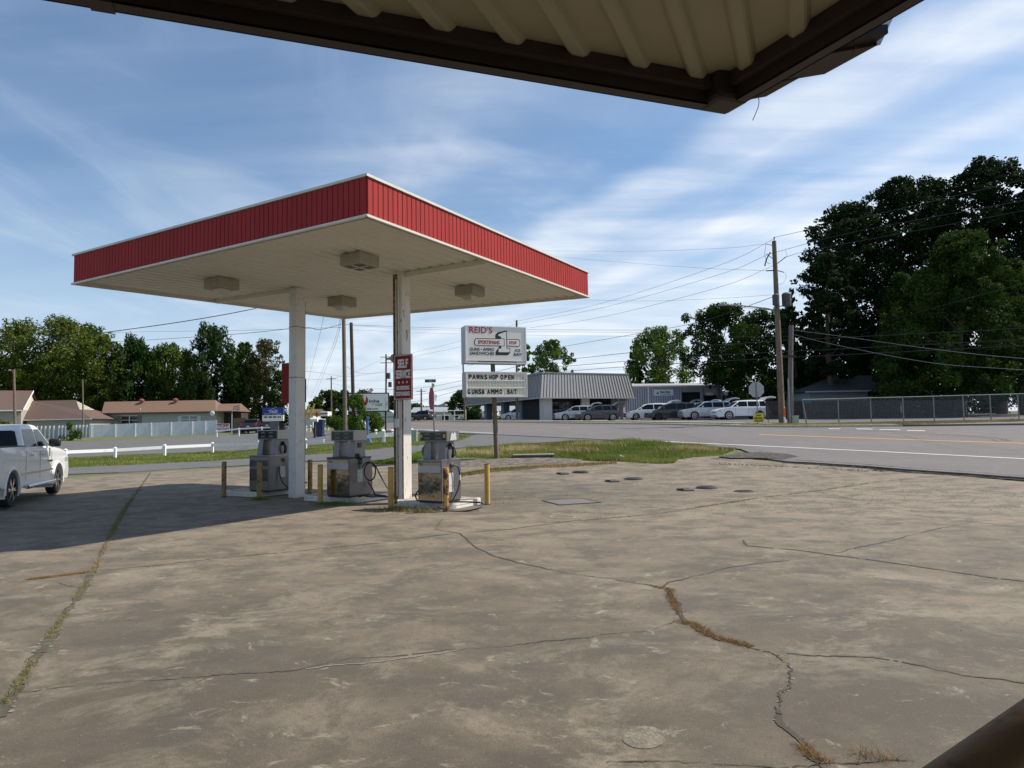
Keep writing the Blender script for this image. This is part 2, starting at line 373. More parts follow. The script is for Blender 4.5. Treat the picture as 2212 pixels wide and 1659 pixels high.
# ground reaching the horizon
xs = sorted(set([x for x in np.arange(-96, 97, 2.).tolist()] + [-1500, -900, -500, -300, -200, -140, -115, 115, 140, 200, 300, 500, 900, 1500]))
ys = sorted(set([-300, -100, -40, -10, 5, 12] + np.arange(16, 52, 1.).tolist() + np.arange(52, 132, 2.).tolist() + [140, 160, 200, 280, 400, 700, 1200, 2200]))
mb = MB(); mb.v = [(x, y, terr(x, y)) for y in ys for x in xs]; nx = len(xs)
for j in range(len(ys)-1):
    for i in range(nx-1): mb.f.append([j*nx+i, j*nx+i+1, (j+1)*nx+i+1, (j+1)*nx+i]); mb.m.append(0)
tagp(mb.build('ground', m_earth), kind='structure')
g = lambda a, o=0.: [tuple(G(x, y, o))[:2] for x, y in a]
# concrete forecourt
lot = g([(2212, 1042), (2091, 1031), (1952, 1022), (1876, 1014), (1760, 1006), (1680, 1001), (1600, 990), (1559, 986), (1500, 989), (1465, 994), (1456, 1002.6), (1418, 1003.5), (1330, 998), (1277, 997.5), (1184, 990), (1080, 993), (1000, 995), (900, 1002), (853, 1003.5), (790, 1004), (720, 999), (658, 1001), (538, 1009), (432, 1014), (257, 1026), (140, 1035), (0, 1050)])
lot = [(30, lot[0][1]-1), *lot, (-26, lot[-1][1]-4.5), (-26, -8), (30, -8)]
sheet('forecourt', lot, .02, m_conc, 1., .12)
def mark(name, pts, w, off, mt, jit=0., **k):
    o = strip(name, [tuple(G(x, y)) if len(q) == 2 else q for q in pts for x, y in [q[:2]]], w, off, mt, jit, **k).build(name, mt); return o
# side street running to the junction
street = g([(-160, 1046), (0, 1036), (141, 1026), (257, 1022), (432, 1011), (538, 1006), (658, 998), (720, 996), (790, 1001), (853, 990), (905, 978), (960, 972), (1008, 967.5), (1078, 962.5), (1213, 955), (1300, 953), (1330, 950), (1140, 941), (1066, 939.5), (1026, 940), (1000, 951), (950, 958), (900, 964), (853, 967.5), (760, 978), (720, 981), (658, 984), (504, 994), (432, 998.5), (257, 1007), (141, 1012.5), (0, 1017), (-160, 1022)])
sheet('side_street', street, .035, m_street, 1., .1)
# main road
road = [tuple(G(x, y))[:2] for x, y in ((2350, 1050), (2212, 1036), (2091, 1026.5), (1952, 1017), (1876, 1010.5), (1760, 1003), (1700, 1000), (1652, 993), (1600, 972.5), (1500, 963.5), (1371, 954.8), (1213, 947.5), (1066, 940.5), (960, 936.5), (853, 933), (801, 930), (745, 926))]
far = [tuple(G(x, y))[:2] for x, y in ((745, 919), (800, 912.5), (860, 909), (940, 909), (1010, 913.5), (1116, 914.2), (1240, 917), (1390, 919), (1480, 921.5), (1600, 925), (1700, 926), (1800, 925.2), (1950, 924), (2100, 922), (2212, 921), (2400, 920))]
sheet('main_road', road+far, .06, m_road, 1., .14)
def line(name, a, b, w, mt, off=.068, dx=0):
    pts = [tuple(G(x, a + (b-a)*0)) for x in ()]
# near white edge line, lane lines
def linepx(pts, w, mt, name, jit=0): return tagp(mark(name, pts, w, .068, mt, jit, step=.5), kind='structure')
linepx([(1367, 953), (1476, 958.7), (1692, 969), (1900, 979), (2211, 995), (2400, 1005)], .16, m_white, 'road_marking')
linepx([(796, 927.4), (853, 929.6), (950, 933.6), (1066, 938.5)], .16, m_white, 'road_marking')
linepx([(860, 915.5), (950, 918.8), (1116, 923.5), (1233, 927)], .2, m_yellow, 'road_marking')
linepx([(1640, 941.6), (1692, 943.7), (1850, 949), (2050, 956), (2211, 961.3), (2400, 967)], .24, m_yellow, 'road_marking')
linepx([(1900, 936.5), (1971, 939), (2120, 942.5)], .12, m_yellow, 'road_marking')
for a, b in (((1790, 928.6), (1815, 929)), ((1850, 929), (1885, 929.8)), ((1900, 930.5), (1945, 931.2)), ((1960, 932.6), (1998, 933.4))):
    linepx([a, b], .3, m_white, 'road_marking')
# pavement and kerb on the far side, its dirt verge, corner apron
fv = [(860, 908.8), (940, 908.8), (1010, 913.2), (1116, 914.0), (1240, 916.8), (1390, 918.8), (1480, 921), (1600, 924.5), (1700, 925.6), (1800, 924.8), (1950, 923.4)]
pk = [tuple(G(x, y))[:2] for x, y in fv]
mb = MB()
for (x0, y0), (x1, y1) in zip(pk, pk[1:]):
    d = Vector((x1-x0, y1-y0, 0)).normalized(); n = Vector((-d.y, d.x, 0)); n = n if n.y > 0 else -n
    z0, z1 = terr(x0, y0), terr(x1, y1)
    a, b = Vector((x0, y0, z0-.05)), Vector((x1, y1, z1-.05)); h = Vector((0, 0, .21)); w = n*.18
    mb.add([a, b, b+w, a+w, a+h, b+h, b+w+h, a+w+h], [(4, 5, 6, 7), (0, 1, 5, 4), (2, 3, 7, 6)])
tagp(mb.build('kerb', m_kerb), kind='structure')
m_verge = M('dry_verge', (.26, .21, .12), .95, var=.25, scale=1.5, c2=(.10, .12, .04), lo=.45, hi=.65, bump=.4, bscale=20)
nb = [(x, y+.17) for x, y in pk]
def bank(name, rows, mt):          # strips that climb away from the kerb; rows: (distance behind kerb, height above terrain)
    m_ = MB()
    for (d0, h0), (d1, h1) in zip(rows, rows[1:]):
        for (x0, y0), (x1, y1) in zip(bk_, bk_[1:]):
            n_ = max(1, int(abs(x1-x0)/1.)); 
            for i in range(n_):
                xa, ya, xb, yb = x0+(x1-x0)*i/n_, y0+(y1-y0)*i/n_, x0+(x1-x0)*(i+1)/n_, y0+(y1-y0)*(i+1)/n_
                m_.quad((xa, ya+d0, terr(xa, ya)+h0), (xb, yb+d0, terr(xb, yb)+h0), (xb, yb+d1, terr(xb, yb)+h1), (xa, ya+d1, terr(xa, ya)+h1))
    return tagp(m_.build(name, mt), kind='structure')
bk_ = pk; bank('verge', [(.17, .155), (.9, .20), (1.5, .23)], m_verge)
bk_ = pk[2:9]; bank('sidewalk', [(1.5, .235), (1.52, .30), (3.0, .34), (3.02, .0)], m_kerb)
# car lot beyond, parking lot on the left, apron right of the fence
sheet('car_lot', [(pk[3][0]-2, pk[3][1]+3.6)]+[(x-.6, y+3.6) for x, y in pk[4:9]]+[(24, 44.5), (60, 46), (70, 60), (60, 78), (30, 96), (-12, 98), (-8, 70)], .05, m_park, 2., .1)
pl = g([(-120, 1003), (0, 996), (141, 989.5), (250, 984), (355, 980), (459, 975.5), (560, 971), (658, 963.5), (720, 959.5), (760, 955), (760, 938), (700, 934), (640, 931), (560, 934), (468, 941), (330, 948.5), (197, 953.5), (120, 956), (-120, 964)])
sheet('parking_lot', pl, .03, m_street, 1., .1)
ap = g([(1950, 921.3), (2120, 919.8), (2230, 918.3), (2400, 916), (2400, 907.5), (2212, 908.5), (2090, 913.5), (1900, 920)])
sheet('apron', ap, .11, m_road, 1., .12)
# old slab between the forecourt and the pole sign, dark patch of broken asphalt
slab = g([(985, 1010), (1060, 1008), (1250, 1000), (1262, 994), (1184, 990), (1120, 990.5), (1050, 992), (995, 994)])
sheet('old_slab', slab, .028, M('slab_stained', (.085, .072, .056), .9, var=.2, scale=1.2, c2=(.2, .17, .13)), 1.)
pt = g([(1553, 990), (1590, 983), (1640, 980), (1700, 984), (1725, 990), (1690, 996), (1640, 993), (1580, 993)])
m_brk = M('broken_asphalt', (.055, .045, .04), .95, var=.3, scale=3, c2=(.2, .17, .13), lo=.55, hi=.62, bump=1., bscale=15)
sheet('broken_asphalt', pt, .07, m_brk, 1., .05)
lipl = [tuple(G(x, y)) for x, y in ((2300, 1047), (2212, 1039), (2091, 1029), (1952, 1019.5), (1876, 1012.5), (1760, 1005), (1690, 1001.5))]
tagp(strip('lip', lipl, .30, .027, m_brk, .02, step=.12).build('lip_shadow_gap', m_brk), kind='structure')  # dark broken edge, with the shadow gap under the lip painted in
tagp(strip('lip', [(x, y+.12) for x, y, z in lipl], .16, .13, m_brk, .02, step=.12).build('lip_shadow_gap', m_brk), kind='structure')
# ---------------------------------------------------------------- cracks and joints of the forecourt
m_crack = M('crack', (.06, .05, .038), .95, var=.2, scale=10)
m_joint = M('joint', (.075, .066, .046), .95, var=.3, scale=6, c2=(.13, .12, .05), lo=.5, hi=.6)
m_pale = M('pale_joint', (.27, .235, .18), .9, var=.2, scale=6)
def crack(pts, w, jit=.012, mt=m_crack):
    '''a ragged opening: width wanders down to hairline, with chipped pale and dark flakes along both lips'''
    q = [G(x, y) for x, y in pts]; mb = MB(); wd = w; ox = 0.; prevr = None
    joint = mt is not m_crack
    for a, b in zip(q, q[1:]):
        L = (b-a).length; near = (a.y+b.y)/2 < 8; st = .025 if near else .06; k = max(1, int(L/st)); d = (b-a)/L; n = Vector((-d.y, d.x, 0)).normalized()
        for i in range(k):
            p = a.lerp(b, i/k); wd = min(w*1.5, max(w*(.6 if joint else .35), wd+random.gauss(0, w*.22))); ox = ox*.9+random.gauss(0, jit*.55)
            c = p+n*ox; r0 = (c-n*wd/2, c+n*wd/2)
            if prevr and random.random() > .03: mb.cur = 0; mb.quad(*[(v.x, v.y, terr(v.x, v.y)+.0245) for v in (prevr[0], r0[0], r0[1], prevr[1])])
            prevr = r0
            if random.random() < (.35 if near else .2):
                mb.cur = random.choice((0, 1, 1)); sg_ = random.choice((-1, 1)); m_ = c+n*sg_*(wd*.5+random.uniform(0, w*.35)); s_ = random.uniform(.15, .5)*max(w, .014)
                mb.add([(m_.x+s_*random.uniform(.4, 1.2)*math.cos(t_), m_.y+s_*random.uniform(.4, 1.)*math.sin(t_), .0242) for t_ in (0, 1.2, 2.6, 3.9, 5.1)], [(0, 1, 2, 3, 4)])
    return tagp(mb.build('crack', [mt, m_pale]), kind='structure')
crack([(0, 1558), (30, 1510), (75, 1432), (135, 1340), (190, 1262), (206, 1228), (238, 1160), (280, 1085), (325, 1022)], .055, .006, m_joint)
crack([(60, 1256), (118, 1250), (195, 1240)], .04, .01, m_joint)
crack([(215, 1236), (330, 1226), (480, 1209), (640, 1194), (800, 1178), (960, 1158), (1100, 1146), (1240, 1128), (1400, 1115), (1500, 1100), (1640, 1078), (1770, 1062), (1900, 1042), (2060, 1026), (2200, 1004)], .022, .004, m_joint)
crack([(740, 1187), (860, 1171), (948, 1156)], .014, .002, m_pale)
crack([(40, 1504), (150, 1490), (290, 1480), (430, 1470), (560, 1461), (650, 1450), (760, 1428), (860, 1425), (960, 1415), (1100, 1402), (1230, 1386), (1290, 1378)], .008, .014)
crack([(660, 1451), (850, 1432), (1000, 1412)], .009, .012, m_pale)
crack([(1295, 1377), (1400, 1368), (1460, 1345)], .007, .012)
crack([(945, 1148), (990, 1155), (1005, 1166), (1035, 1188), (1065, 1203), (1106, 1214), (1150, 1226), (1215, 1240), (1250, 1248), (1330, 1258), (1390, 1268), (1430, 1275)], .018, .014)
crack([(958, 1122), (950, 1132), (938, 1146), (960, 1152)], .012, .01)
crack([(1430, 1275), (1445, 1262), (1500, 1248), (1570, 1233), (1640, 1222), (1700, 1215), (1770, 1206), (1830, 1190), (1900, 1178), (1960, 1162), (2040, 1144), (2110, 1130), (2165, 1126)], .016, .014)
crack([(1442, 1275), (1452, 1295), (1462, 1318), (1475, 1345), (1510, 1370), (1560, 1388), (1610, 1400), (1660, 1418), (1700, 1440), (1705, 1480), (1688, 1505), (1692, 1560), (1720, 1595), (1750, 1635), (1775, 1659), (1800, 1690)], .028, .016)
crack([(1604, 1170), (1612, 1182), (1660, 1187), (1720, 1192), (1800, 1203), (1880, 1213), (1970, 1226), (2060, 1240), (2150, 1253), (2230, 1262)], .024, .006)
crack([(1700, 1418), (1780, 1424), (1860, 1426), (1940, 1436), (2010, 1452), (2080, 1468), (2150, 1475), (2230, 1486)], .010, .01)
crack([(1785, 1069), (1850, 1082), (1930, 1092), (2000, 1103), (2090, 1118)], .014, .01)
crack([(1690, 1079), (1800, 1092), (1920, 1108), (2060, 1126), (2212, 1142)], .012, .004, m_joint)
crack([(1262, 1083), (1320, 1088), (1400, 1092), (1478, 1098)], .016, .004)
crack([(1106, 1104), (1180, 1110), (1280, 1130)], .008, .01)
crack([(2000, 1000), (2060, 985), (2100, 978)], .014, .01)
crack([(560, 1120), (620, 1124), (700, 1134), (800, 1140), (900, 1145)], .008, .008)
crack([(120, 1262), (150, 1270), (200, 1276)], .01, .01)
crack([(1310, 1657), (1700, 1664), (1990, 1655)], .010, .012)
# round pale patch, stains
for (cx_, cy_, rx, ry, mt, nm) in ((1392, 1602, 46, 25, M('patch_pale', (.20, .172, .128), .9, var=.12, scale=9, c2=(.13, .11, .085), grain=.3), 'round_patch'),):
    pp = [tuple(G(cx_+rx*math.cos(a)*(1+.05*math.sin(3*a)), cy_+ry*math.sin(a)))[:2] for a in np.linspace(0, 2*math.pi, 28, endpoint=False)]
    sheet(nm, pp, .0232, mt, 3.)
# manholes, hatch plates and open fill holes of the tanks
m_rust = M('rusty_iron', (.13, .085, .06), .8, .3, .25, 12, c2=(.05, .04, .035))
m_dkiron = M('dark_iron', (.105, .095, .09), .6, .4, .2, 10)
def rim(px, py, r, lab, mt, raised=.03):
    p = G(px, py, .02); o = thing('manhole_cover', lab, 'manhole', p, 0, 'tank covers in the forecourt')
    MB().lathe([(r*1.12, .002), (r*1.12, raised*.5), (r*1.02, raised*.6), (r*1.02, .003)], n=24, caps=False).build('ring', m_dkiron, o)
    k = MB().lathe([(r, .002), (r, raised), (r*.96, raised+.006), (r*.2, raised+.004)], n=24)
    for i in range(-3, 4): k.box(-r*.7, r*.7, i*r*.2-.01, i*r*.2+.01, raised+.003, raised+.012)
    k.build('lid', mt, o)
rim(1254, 1020, .25, 'brown round tank cover nearest the grass edge', m_rust)
rim(1368, 1034.8, .26, 'dark round tank cover beside the small open hole mid forecourt', m_dkiron)
rim(1526.6, 1054.7, .25, 'large dark raised tank cover beside the right open hole', m_dkiron, .045)
rim(1607, 1061.7, .23, 'rust brown flat tank cover farthest right of the covers', m_rust, .012)
for px, py, lab in ((1214.5, 1024.5, 'small open fill hole with dry weeds by the left tank cover'), (1321.5, 1041, 'open fill hole with lifted lip left of the middle tank cover'), (1479.7, 1060, 'open fill hole with buckled lid left of the raised tank cover')):
    p = G(px, py, .02); o = thing('fill_hole', lab, 'hole cover', p, 0, 'open fill holes in the forecourt')
    MB().lathe([(.15, .004), (.14, .007), (.02, .006)], n=16).build('opening', M('black_hole', (.008, .008, .008), 1), o)
    MB().obox((-.18, .02, .005), (.3, .05, .0), (0, .10, .0), (0, -.0, .05)).obox((-.05, -.1, .005), (.26, 0, .0), (0, .1, .03), (0, 0, .02)).build('lifted_lid', m_dkiron, o)
p = G(1233, 1084, .02); o = thing('hatch_plate', 'square steel hatch plate set flush in the stained forecourt', 'hatch', p, R(20))
MB().box(-.45, .45, -.45, .45, .004, .012).build('plate', M('dull_plate', (.15, .135, .12), .7, .0, .2, 5), o)
MB().box(-.5, .5, -.5, -.46, .004, .016).box(-.5, .5, .46, .5, .004, .016).box(-.5, -.46, -.46, .46, .004, .016).box(.46, .5, -.46, .46, .004, .016).build('frame', m_dkiron, o)
p = G(1216, 1117, .0245); tagp(MB().lathe([(.24, 0), (.24, .003), (.2, .003), (.2, 0)], n=24, caps=False).build('chalk_ring', m_pale), 'thin pale ring stain left on the forecourt near the hatch plate', 'ring stain').location = p
# ================================================================ FUEL CANOPY
YA = R(59); A = Vector((math.cos(YA), math.sin(YA), 0)); B = Vector((-math.sin(YA), math.cos(YA), 0)); U3 = Vector((0, 0, 1))
F0 = Vector((-2.35, 11.07, 0)); CW, CD, SZ, FH = 8.65, 9.14, 5.19, .70
can = thing('fuel_canopy', 'flat fuel canopy with ribbed red fascia on two white columns', 'canopy', F0, YA-0)   # local x = A, y = B
WARP = .30
def cz(x, y): return WARP*max(0, x/CW)*max(0, y/CD)
m_red = M('fascia_red', (.33, .038, .036), .7, var=.10, scale=1.5, vec=(1, 1, .4), spec=.12, c2=(.50, .16, .13), lo=.66, hi=.74, amt=.5)
m_redd = M('fascia_seam', (.06, .008, .01), .8)
m_trim = M('cream_trim', (.62, .60, .52), .5, var=.08, scale=3)
m_soff = M('soffit_cream', (.66, .63, .56), .55, var=.05, scale=.6, c2=(.48, .43, .36), lo=.56, hi=.78, amt=.6)
m_col = M('column_white', (.66, .64, .60), .6, var=.06, scale=2, c2=(.42, .38, .32), lo=.55, hi=.7, amt=.7)
m_rustst = M('rust_stain', (.13, .06, .03), .9, var=.35, scale=8, c2=(.32, .22, .12), lo=.48, hi=.6)
m_flake = M('flaking_paint', (.66, .63, .57), .7, var=.1, scale=4, c2=(.16, .09, .05), lo=.62, hi=.66, vec=(1, 1, .35))
fas = MB()
def fside(p0, d, nrm, ln, zc0, zc1):
    n = int(ln/.125); s = ln/n
    for i in range(n):
        a, b = i*s, (i+1)*s-.008
        za, zb = zc0+(zc1-zc0)*a/ln, zc0+(zc1-zc0)*b/ln
        o = p0+d*a; q = p0+d*b; k = nrm*.028
        z0 = Vector((0, 0, SZ+za+.03)); z1 = Vector((0, 0, SZ+FH+za-.04)); y0 = Vector((0, 0, SZ+zb+.03)); y1 = Vector((0, 0, SZ+FH+zb-.04))
        fas.cur = 0
        fas.add([o+z0, q+y0, q+y1, o+z1, o+k+z0+d*.006, q+k+y0-d*.006, q+k+y1-d*.006, o+k+z1+d*.006], [(4, 5, 6, 7), (0, 1, 5, 4), (1, 2, 6, 5), (2, 3, 7, 6), (3, 0, 4, 7)])
    fas.cur = 1
    q = p0+d*ln
    v = [p0+U3*(SZ+zc0), q+U3*(SZ+zc1), q+U3*(SZ+zc1+FH-.02), p0+U3*(SZ+zc0+FH-.02)]
    fas.add(v+[x-nrm*.04 for x in v], [(0, 1, 2, 3), (7, 6, 5, 4), (0, 3, 7, 4), (1, 5, 6, 2), (0, 4, 5, 1), (3, 2, 6, 7)])
X_, Y_ = Vector((1, 0, 0)), Vector((0, 1, 0))
fside(Vector((0, 0, 0)), X_, -Y_, CW, 0, 0); fside(Vector((0, CD, 0)), -Y_, -X_, CD, 0, 0)
fside(Vector((CW, 0, 0)), Y_, X_, CD, 0, WARP); fside(Vector((0, CD, 0))+X_*CW, -X_, Y_, CW, WARP, 0)
fas.build('fascia', [m_red, m_redd], can)
tr = MB()
def tbar(p, q, w=.05, h=.045): 
    d = (q-p).normalized(); n = Vector((0, 0, 1)).cross(d); tr.obox(p-n*w/2-d*.02, (q-p)+d*.04, n*w, Vector((0, 0, h)))
cs = [Vector((0, 0, 0)), Vector((CW, 0, 0)), Vector((CW, CD, 0)), Vector((0, CD, 0))]; co = [Vector((-.03, -.03, 0)), Vector((.03, -.03, 0)), Vector((.03, .03, 0)), Vector((-.03, .03, 0))]
for i in range(4):
    a, b = cs[i]+co[i], cs[(i+1) % 4]+co[(i+1) % 4]; za, zb = cz(a.x, a.y), cz(b.x, b.y)
    tbar(a+U3*(SZ+FH-.03+za), b+U3*(SZ+FH-.03+zb)); tbar(a+U3*(SZ-.012+za), b+U3*(SZ-.012+zb), .06, .04)
for i in range(4):
    ins = [Vector((.055, .055, 0)), Vector((-.055, .055, 0)), Vector((-.055, -.055, 0)), Vector((.055, -.055, 0))]
    a, b = cs[i]+ins[i], cs[(i+1) % 4]+ins[(i+1) % 4]; tbar(a+U3*(SZ-.008+cz(a.x, a.y)), b+U3*(SZ-.008+cz(b.x, b.y)), .02, .10)
tr.build('edge_trim', m_trim, can)
# soffit of ribbed decking running along x, set above the lower fascia edge
sf = MB(); pitch = .305; n = int((CD-.08)/pitch); pts = []
for i in range(n):
    y = .04+i*pitch
    pts += [(y, .05), (y+.18, .05), (y+.205, .085), (y+.28, .085)]
pts.append((CD-.04, .05))
for (y0, z0), (y1, z1) in zip(pts, pts[1:]):
    for k in range(4):
        xa, xb = .03+(CW-.06)*k/4, .03+(CW-.06)*(k+1)/4
        sf.quad((xa, y0, SZ+z0+cz(xa, y0)), (xa, y1, SZ+z1+cz(xa, y1)), (xb, y1, SZ+z1+cz(xb, y1)), (xb, y0, SZ+z0+cz(xb, y0)))
sf.build('soffit', m_soff, can)
MB().quad((.04, .04, SZ+FH-.1), (CW-.04, .04, SZ+FH-.1), (CW-.04, CD-.04, SZ+FH+WARP-.1), (.04, CD-.04, SZ+FH-.1)).build('roof_deck', m_trim, can)
def colm(x, y, right):
    c = MB(); w, d = .30, .26
    c.box(x-w/2, x+w/2, y-d/2, y+d/2, .02, SZ+.12)
    co_ = c.build('column', m_col if not right else m_flake, can, bevel=.012)
    e = MB()
    if right:
        e.box(x-w/2-.004, x-w/2+.03, y+d/2-.12, y+d/2+.004, .03, SZ+.02)
        e.box(x-w/2-.0035, x-w/2+.02, y-d/2-.0035, y-d/2+.02, .03, 2.6)
        e.build('corroded_edge', m_rustst, co_)
        k = MB().tube([(x-w/2-.03, y+.02, .2), (x-w/2-.03, y+.02, SZ-.1)], .014).tube([(x-w/2-.03, y-.05, 1.7), (x-w/2-.03, y-.05, SZ-.3)], .012)
        k.box(x-w/2-.09, x-w/2-.005, y-.06, y+.04, 1.72, 1.92); k.build('conduit', m_trim, co_)
    else:
        e.box(x+w/2, x+w/2+.004, y-d/2-.003, y-d/2+.05, .03, SZ-.2); e.build('corroded_edge', m_rustst, co_)
        [MB().box(x-w/2-.004, x+w/2+.004, y-d/2-.004, y+d/2+.004, zz_, zz_+.015).build('clamp_band', m_rustst, co_) for zz_ in (3.02, 4.30)]
    return co_
C1, C2 = (3.69, 5.82), (3.72, 2.40)
colm(*C1, False); colm(*C2, True)
bm_ = MB().box(C2[0]-.05, C2[0]+.05, .06, C2[1]-.1, SZ-.05, SZ+.06); bm_.build('beam', m_soff, can)
MB().obox((C1[0]-.05, C1[1]+.1, SZ+cz(*C1)-.05), (.1, 0, 0), (0, CD-.10-C1[1]-.1, cz(C1[0], CD)-cz(*C1)), (0, 0, .12)).build('beam', m_soff, can)
m_house = M('lamp_housing', (.36, .33, .27), .6, var=.08, scale=4); m_lens = M('lamp_lens', (.55, .53, .45), .35, var=.05)
def fixture(x, y, lens):
    h = cz(x, y)
    f = MB().box(x-.28, x+.28, y-.28, y+.28, SZ-.20+h, SZ+.04+h); fo = f.build('light_fixture', m_house, can, bevel=.01)
    if lens: MB().frus((x, y, SZ-.32+h), .22, .22, .32, .32, .125).build('lens', m_lens, fo, bevel=.015)
    else:
        MB().box(x-.23, x+.23, y-.23, y+.23, SZ-.203+h, SZ-.198+h).build('empty_socket', M('socket_dark', (.05, .05, .045), .5), fo)
        MB().box(x-.012, x+.012, y-.23, y+.23, SZ-.215+h, SZ-.203+h).box(x-.23, x+.23, y-.012, y+.012, SZ-.217+h, SZ-.203+h).build('bracket', m_trim, fo)
# fixture centres read from the photograph at soffit height
def loc2(px, py, z=SZ-.08):
    p = RZ(px, py, z)-F0; return (p.dot(A), p.dot(B))
for px, py, ln in ((777, 566, 0), (479, 619, 1), (739, 663, 1), (1015, 634, 1)): fixture(*loc2(px, py), ln)
# ---------------------------------------------------------------- signs fixed to the columns
YU = YA-math.pi/2          # frame of the pumps: local x = -B (towards the road), y = A
U = -B; V = A
m_sred = M('sign_red', (.24, .026, .022), .7, var=.08, scale=3, spec=.15); m_swhite = M('sign_lettering', (.70, .68, .64), .5, var=.1, scale=9)
def wpos(c, x=0, y=0, z=0): return F0 + A*(c[0]+x) + B*(c[1]+y) + U3*z
def self_service(c, flip=False, lab=''):
    # board parallel to B, on the -A face of the column (towards the shop)
    o0 = wpos(c, -.20, 0, 0)
    p = P(856, 865, o0.y); q = P(898, 769, o0.y)
    return p, q
o0 = wpos(C2, -.19)
zb, zt = P(876, 864, o0.y).z, P(876, 767, o0.y).z
wS = .52
sg = thing('self_service_sign', 'red board reading self service on the corroded right column', 'sign', o0+U3*zb+U*(.20), YU)
hS = zt-zb
MB().box(-wS/2, wS/2, -.025, .0, 0, hS).build('board', m_sred, sg, bevel=.006)
MB().box(-wS/2+.01, wS/2-.01, -.030, -.026, .012, .026).box(-wS/2+.01, wS/2-.01, -.030, -.026, hS-.026, hS-.012).box(-wS/2+.01, -wS/2+.024, -.030, -.026, .026, hS-.026).box(wS/2-.024, wS/2-.01, -.030, -.026, .026, hS-.026).build('border', m_swhite, sg)
t = MB(); rt, upv = Vector((1, 0, 0)), Vector((0, 0, 1)); yy = -.031
t.text('SELF', (-.145, yy, hS*.70), rt, upv, .30, hS*.20, .02).text('SERVICE', (-.205, yy, hS*.47), rt, upv, .42, hS*.19, .02)
for i in (-1, 0, 1):
    s_ = []
    for k in range(10):
        a = math.pi/2+k*math.pi/5; r_ = .036 if k % 2 == 0 else .015; s_.append((i*.115+r_*math.cos(a), yy, hS*.385+r_*math.sin(a)))
    t.add(s_, [list(range(9, -1, -1))])
t.text('NO SMOKING', (-.185, yy, hS*.215), rt, upv, .37, hS*.095, .010).text('STOP ENGINES', (-.20, yy, hS*.085), rt, upv, .40, hS*.095, .010)
t.build('lettering', m_swhite, sg)
# horn lamp beside the board and an outlet box
# plain red boards on the left column, seen from behind and edge-on
o1 = wpos(C1); w1 = .24
z0, z1 = P(615, 871, o1.y).z, P(615, 782, o1.y).z
s2 = thing('red_sign_board', 'plain dark red board sticking out left of the left column', 'sign', o1+U3*z0, YU, 'boards on the left column')
MB().box(-.62, -.165, .04, .07, 0, z1-z0).build('board', m_sred, s2, bevel=.004)
for zz_ in (.2, z1-z0-.3): MB().box(-.17, -.14, .045, .065, zz_, zz_+.06).build('bracket', m_dkiron, s2)
s3 = thing('red_sign_board', 'thin red board edge showing right of the left column', 'sign', o1+U3*(z0+.02), YU, 'boards on the left column')
MB().box(.06, .085, .135, .23, 0, z1-z0-.45).build('board', m_sred, s3, bevel=.004); MB().box(.06, .08, .12, .14, .3, .36).build('bracket', m_dkiron, s3)
p = wpos(C2, -.22, .22, 0); zh = P(848, 775, p.y).z
hn = thing('horn_speaker', 'small grey horn speaker behind the self service board', 'speaker', p+U3*zh, YU)
MB().lathe([(.02, 0), (.03, .05), (.06, .10), (.10, .14)], n=12, ax='x').build('horn', m_house, hn); MB().box(-.03, .02, -.02, .02, -.02, .02).build('bracket', m_dkiron, hn)
# ---------------------------------------------------------------- pump islands
m_isl = M('island_white', (.70, .67, .60), .7, var=.08, scale=3, c2=(.3, .22, .15), lo=.58, hi=.68, amt=.8)
m_isltop = M('island_top', (.42, .38, .31), .85, var=.12, scale=2, c2=(.2, .17, .13))
def solve(px, py, z=.0): q = RZ(px, py, z)-F0; return q.dot(U), q.dot(V)      # coordinates in the pump frame
def W2(u, v, z=0.): return F0+U*u+V*v+U3*z
def island(l, c, r, lab):
    ul, vl = solve(*l, .02); uc, vc = solve(*c, .02); ur, vr = solve(*r, .02)
    v0 = (vl+vc)/2; u1 = (uc+ur)/2; w = u1-ul; d = vr-v0
    o = thing('pump_island', lab, 'pump island', W2(ul, v0, .02), YU, 'pump islands under the canopy')
    def rr(x0, x1, y0, y1, r_, k=6):
        q = []
        for cx_, cy_, a0 in ((x1-r_, y0+r_, -90), (x1-r_, y1-r_, 0), (x0+r_, y1-r_, 90), (x0+r_, y0+r_, 180)):
            q += [(cx_+r_*math.cos(R(a0+90*i/k)), cy_+r_*math.sin(R(a0+90*i/k))) for i in range(k+1)]
        return q
    MB().prism(rr(0, w, 0, d, .22)[::-1], lambda a, b: (a, b, .055), lambda a, b: (a, b, -.0)).prism(rr(.0, w, .0, d, .22)[::-1], lambda a, b: (a, b, .125), lambda a, b: (a, b, .068)).prism(rr(.02, w-.02, .02, d-.02, .2)[::-1], lambda a, b: (a, b, .07), lambda a, b: (a, b, .05)).build('kerb_edge', m_isl, o)
    MB().prism(rr(.04, w-.04, .04, d-.04, .2)[::-1], lambda a, b: (a, b, .129), lambda a, b: (a, b, .11)).build('top_slab', m_isltop, o)
    return ul, v0, w, d
island((497, 1068), (548, 1077), (627, 1064), 'white kerbed island under the left pump')
island((661, 1079), (772, 1090.5), (834, 1073), 'white kerbed island under the middle pump')
island((858, 1092), (972, 1103), (1041, 1087), 'white kerbed island under the right pump beside the sign column')
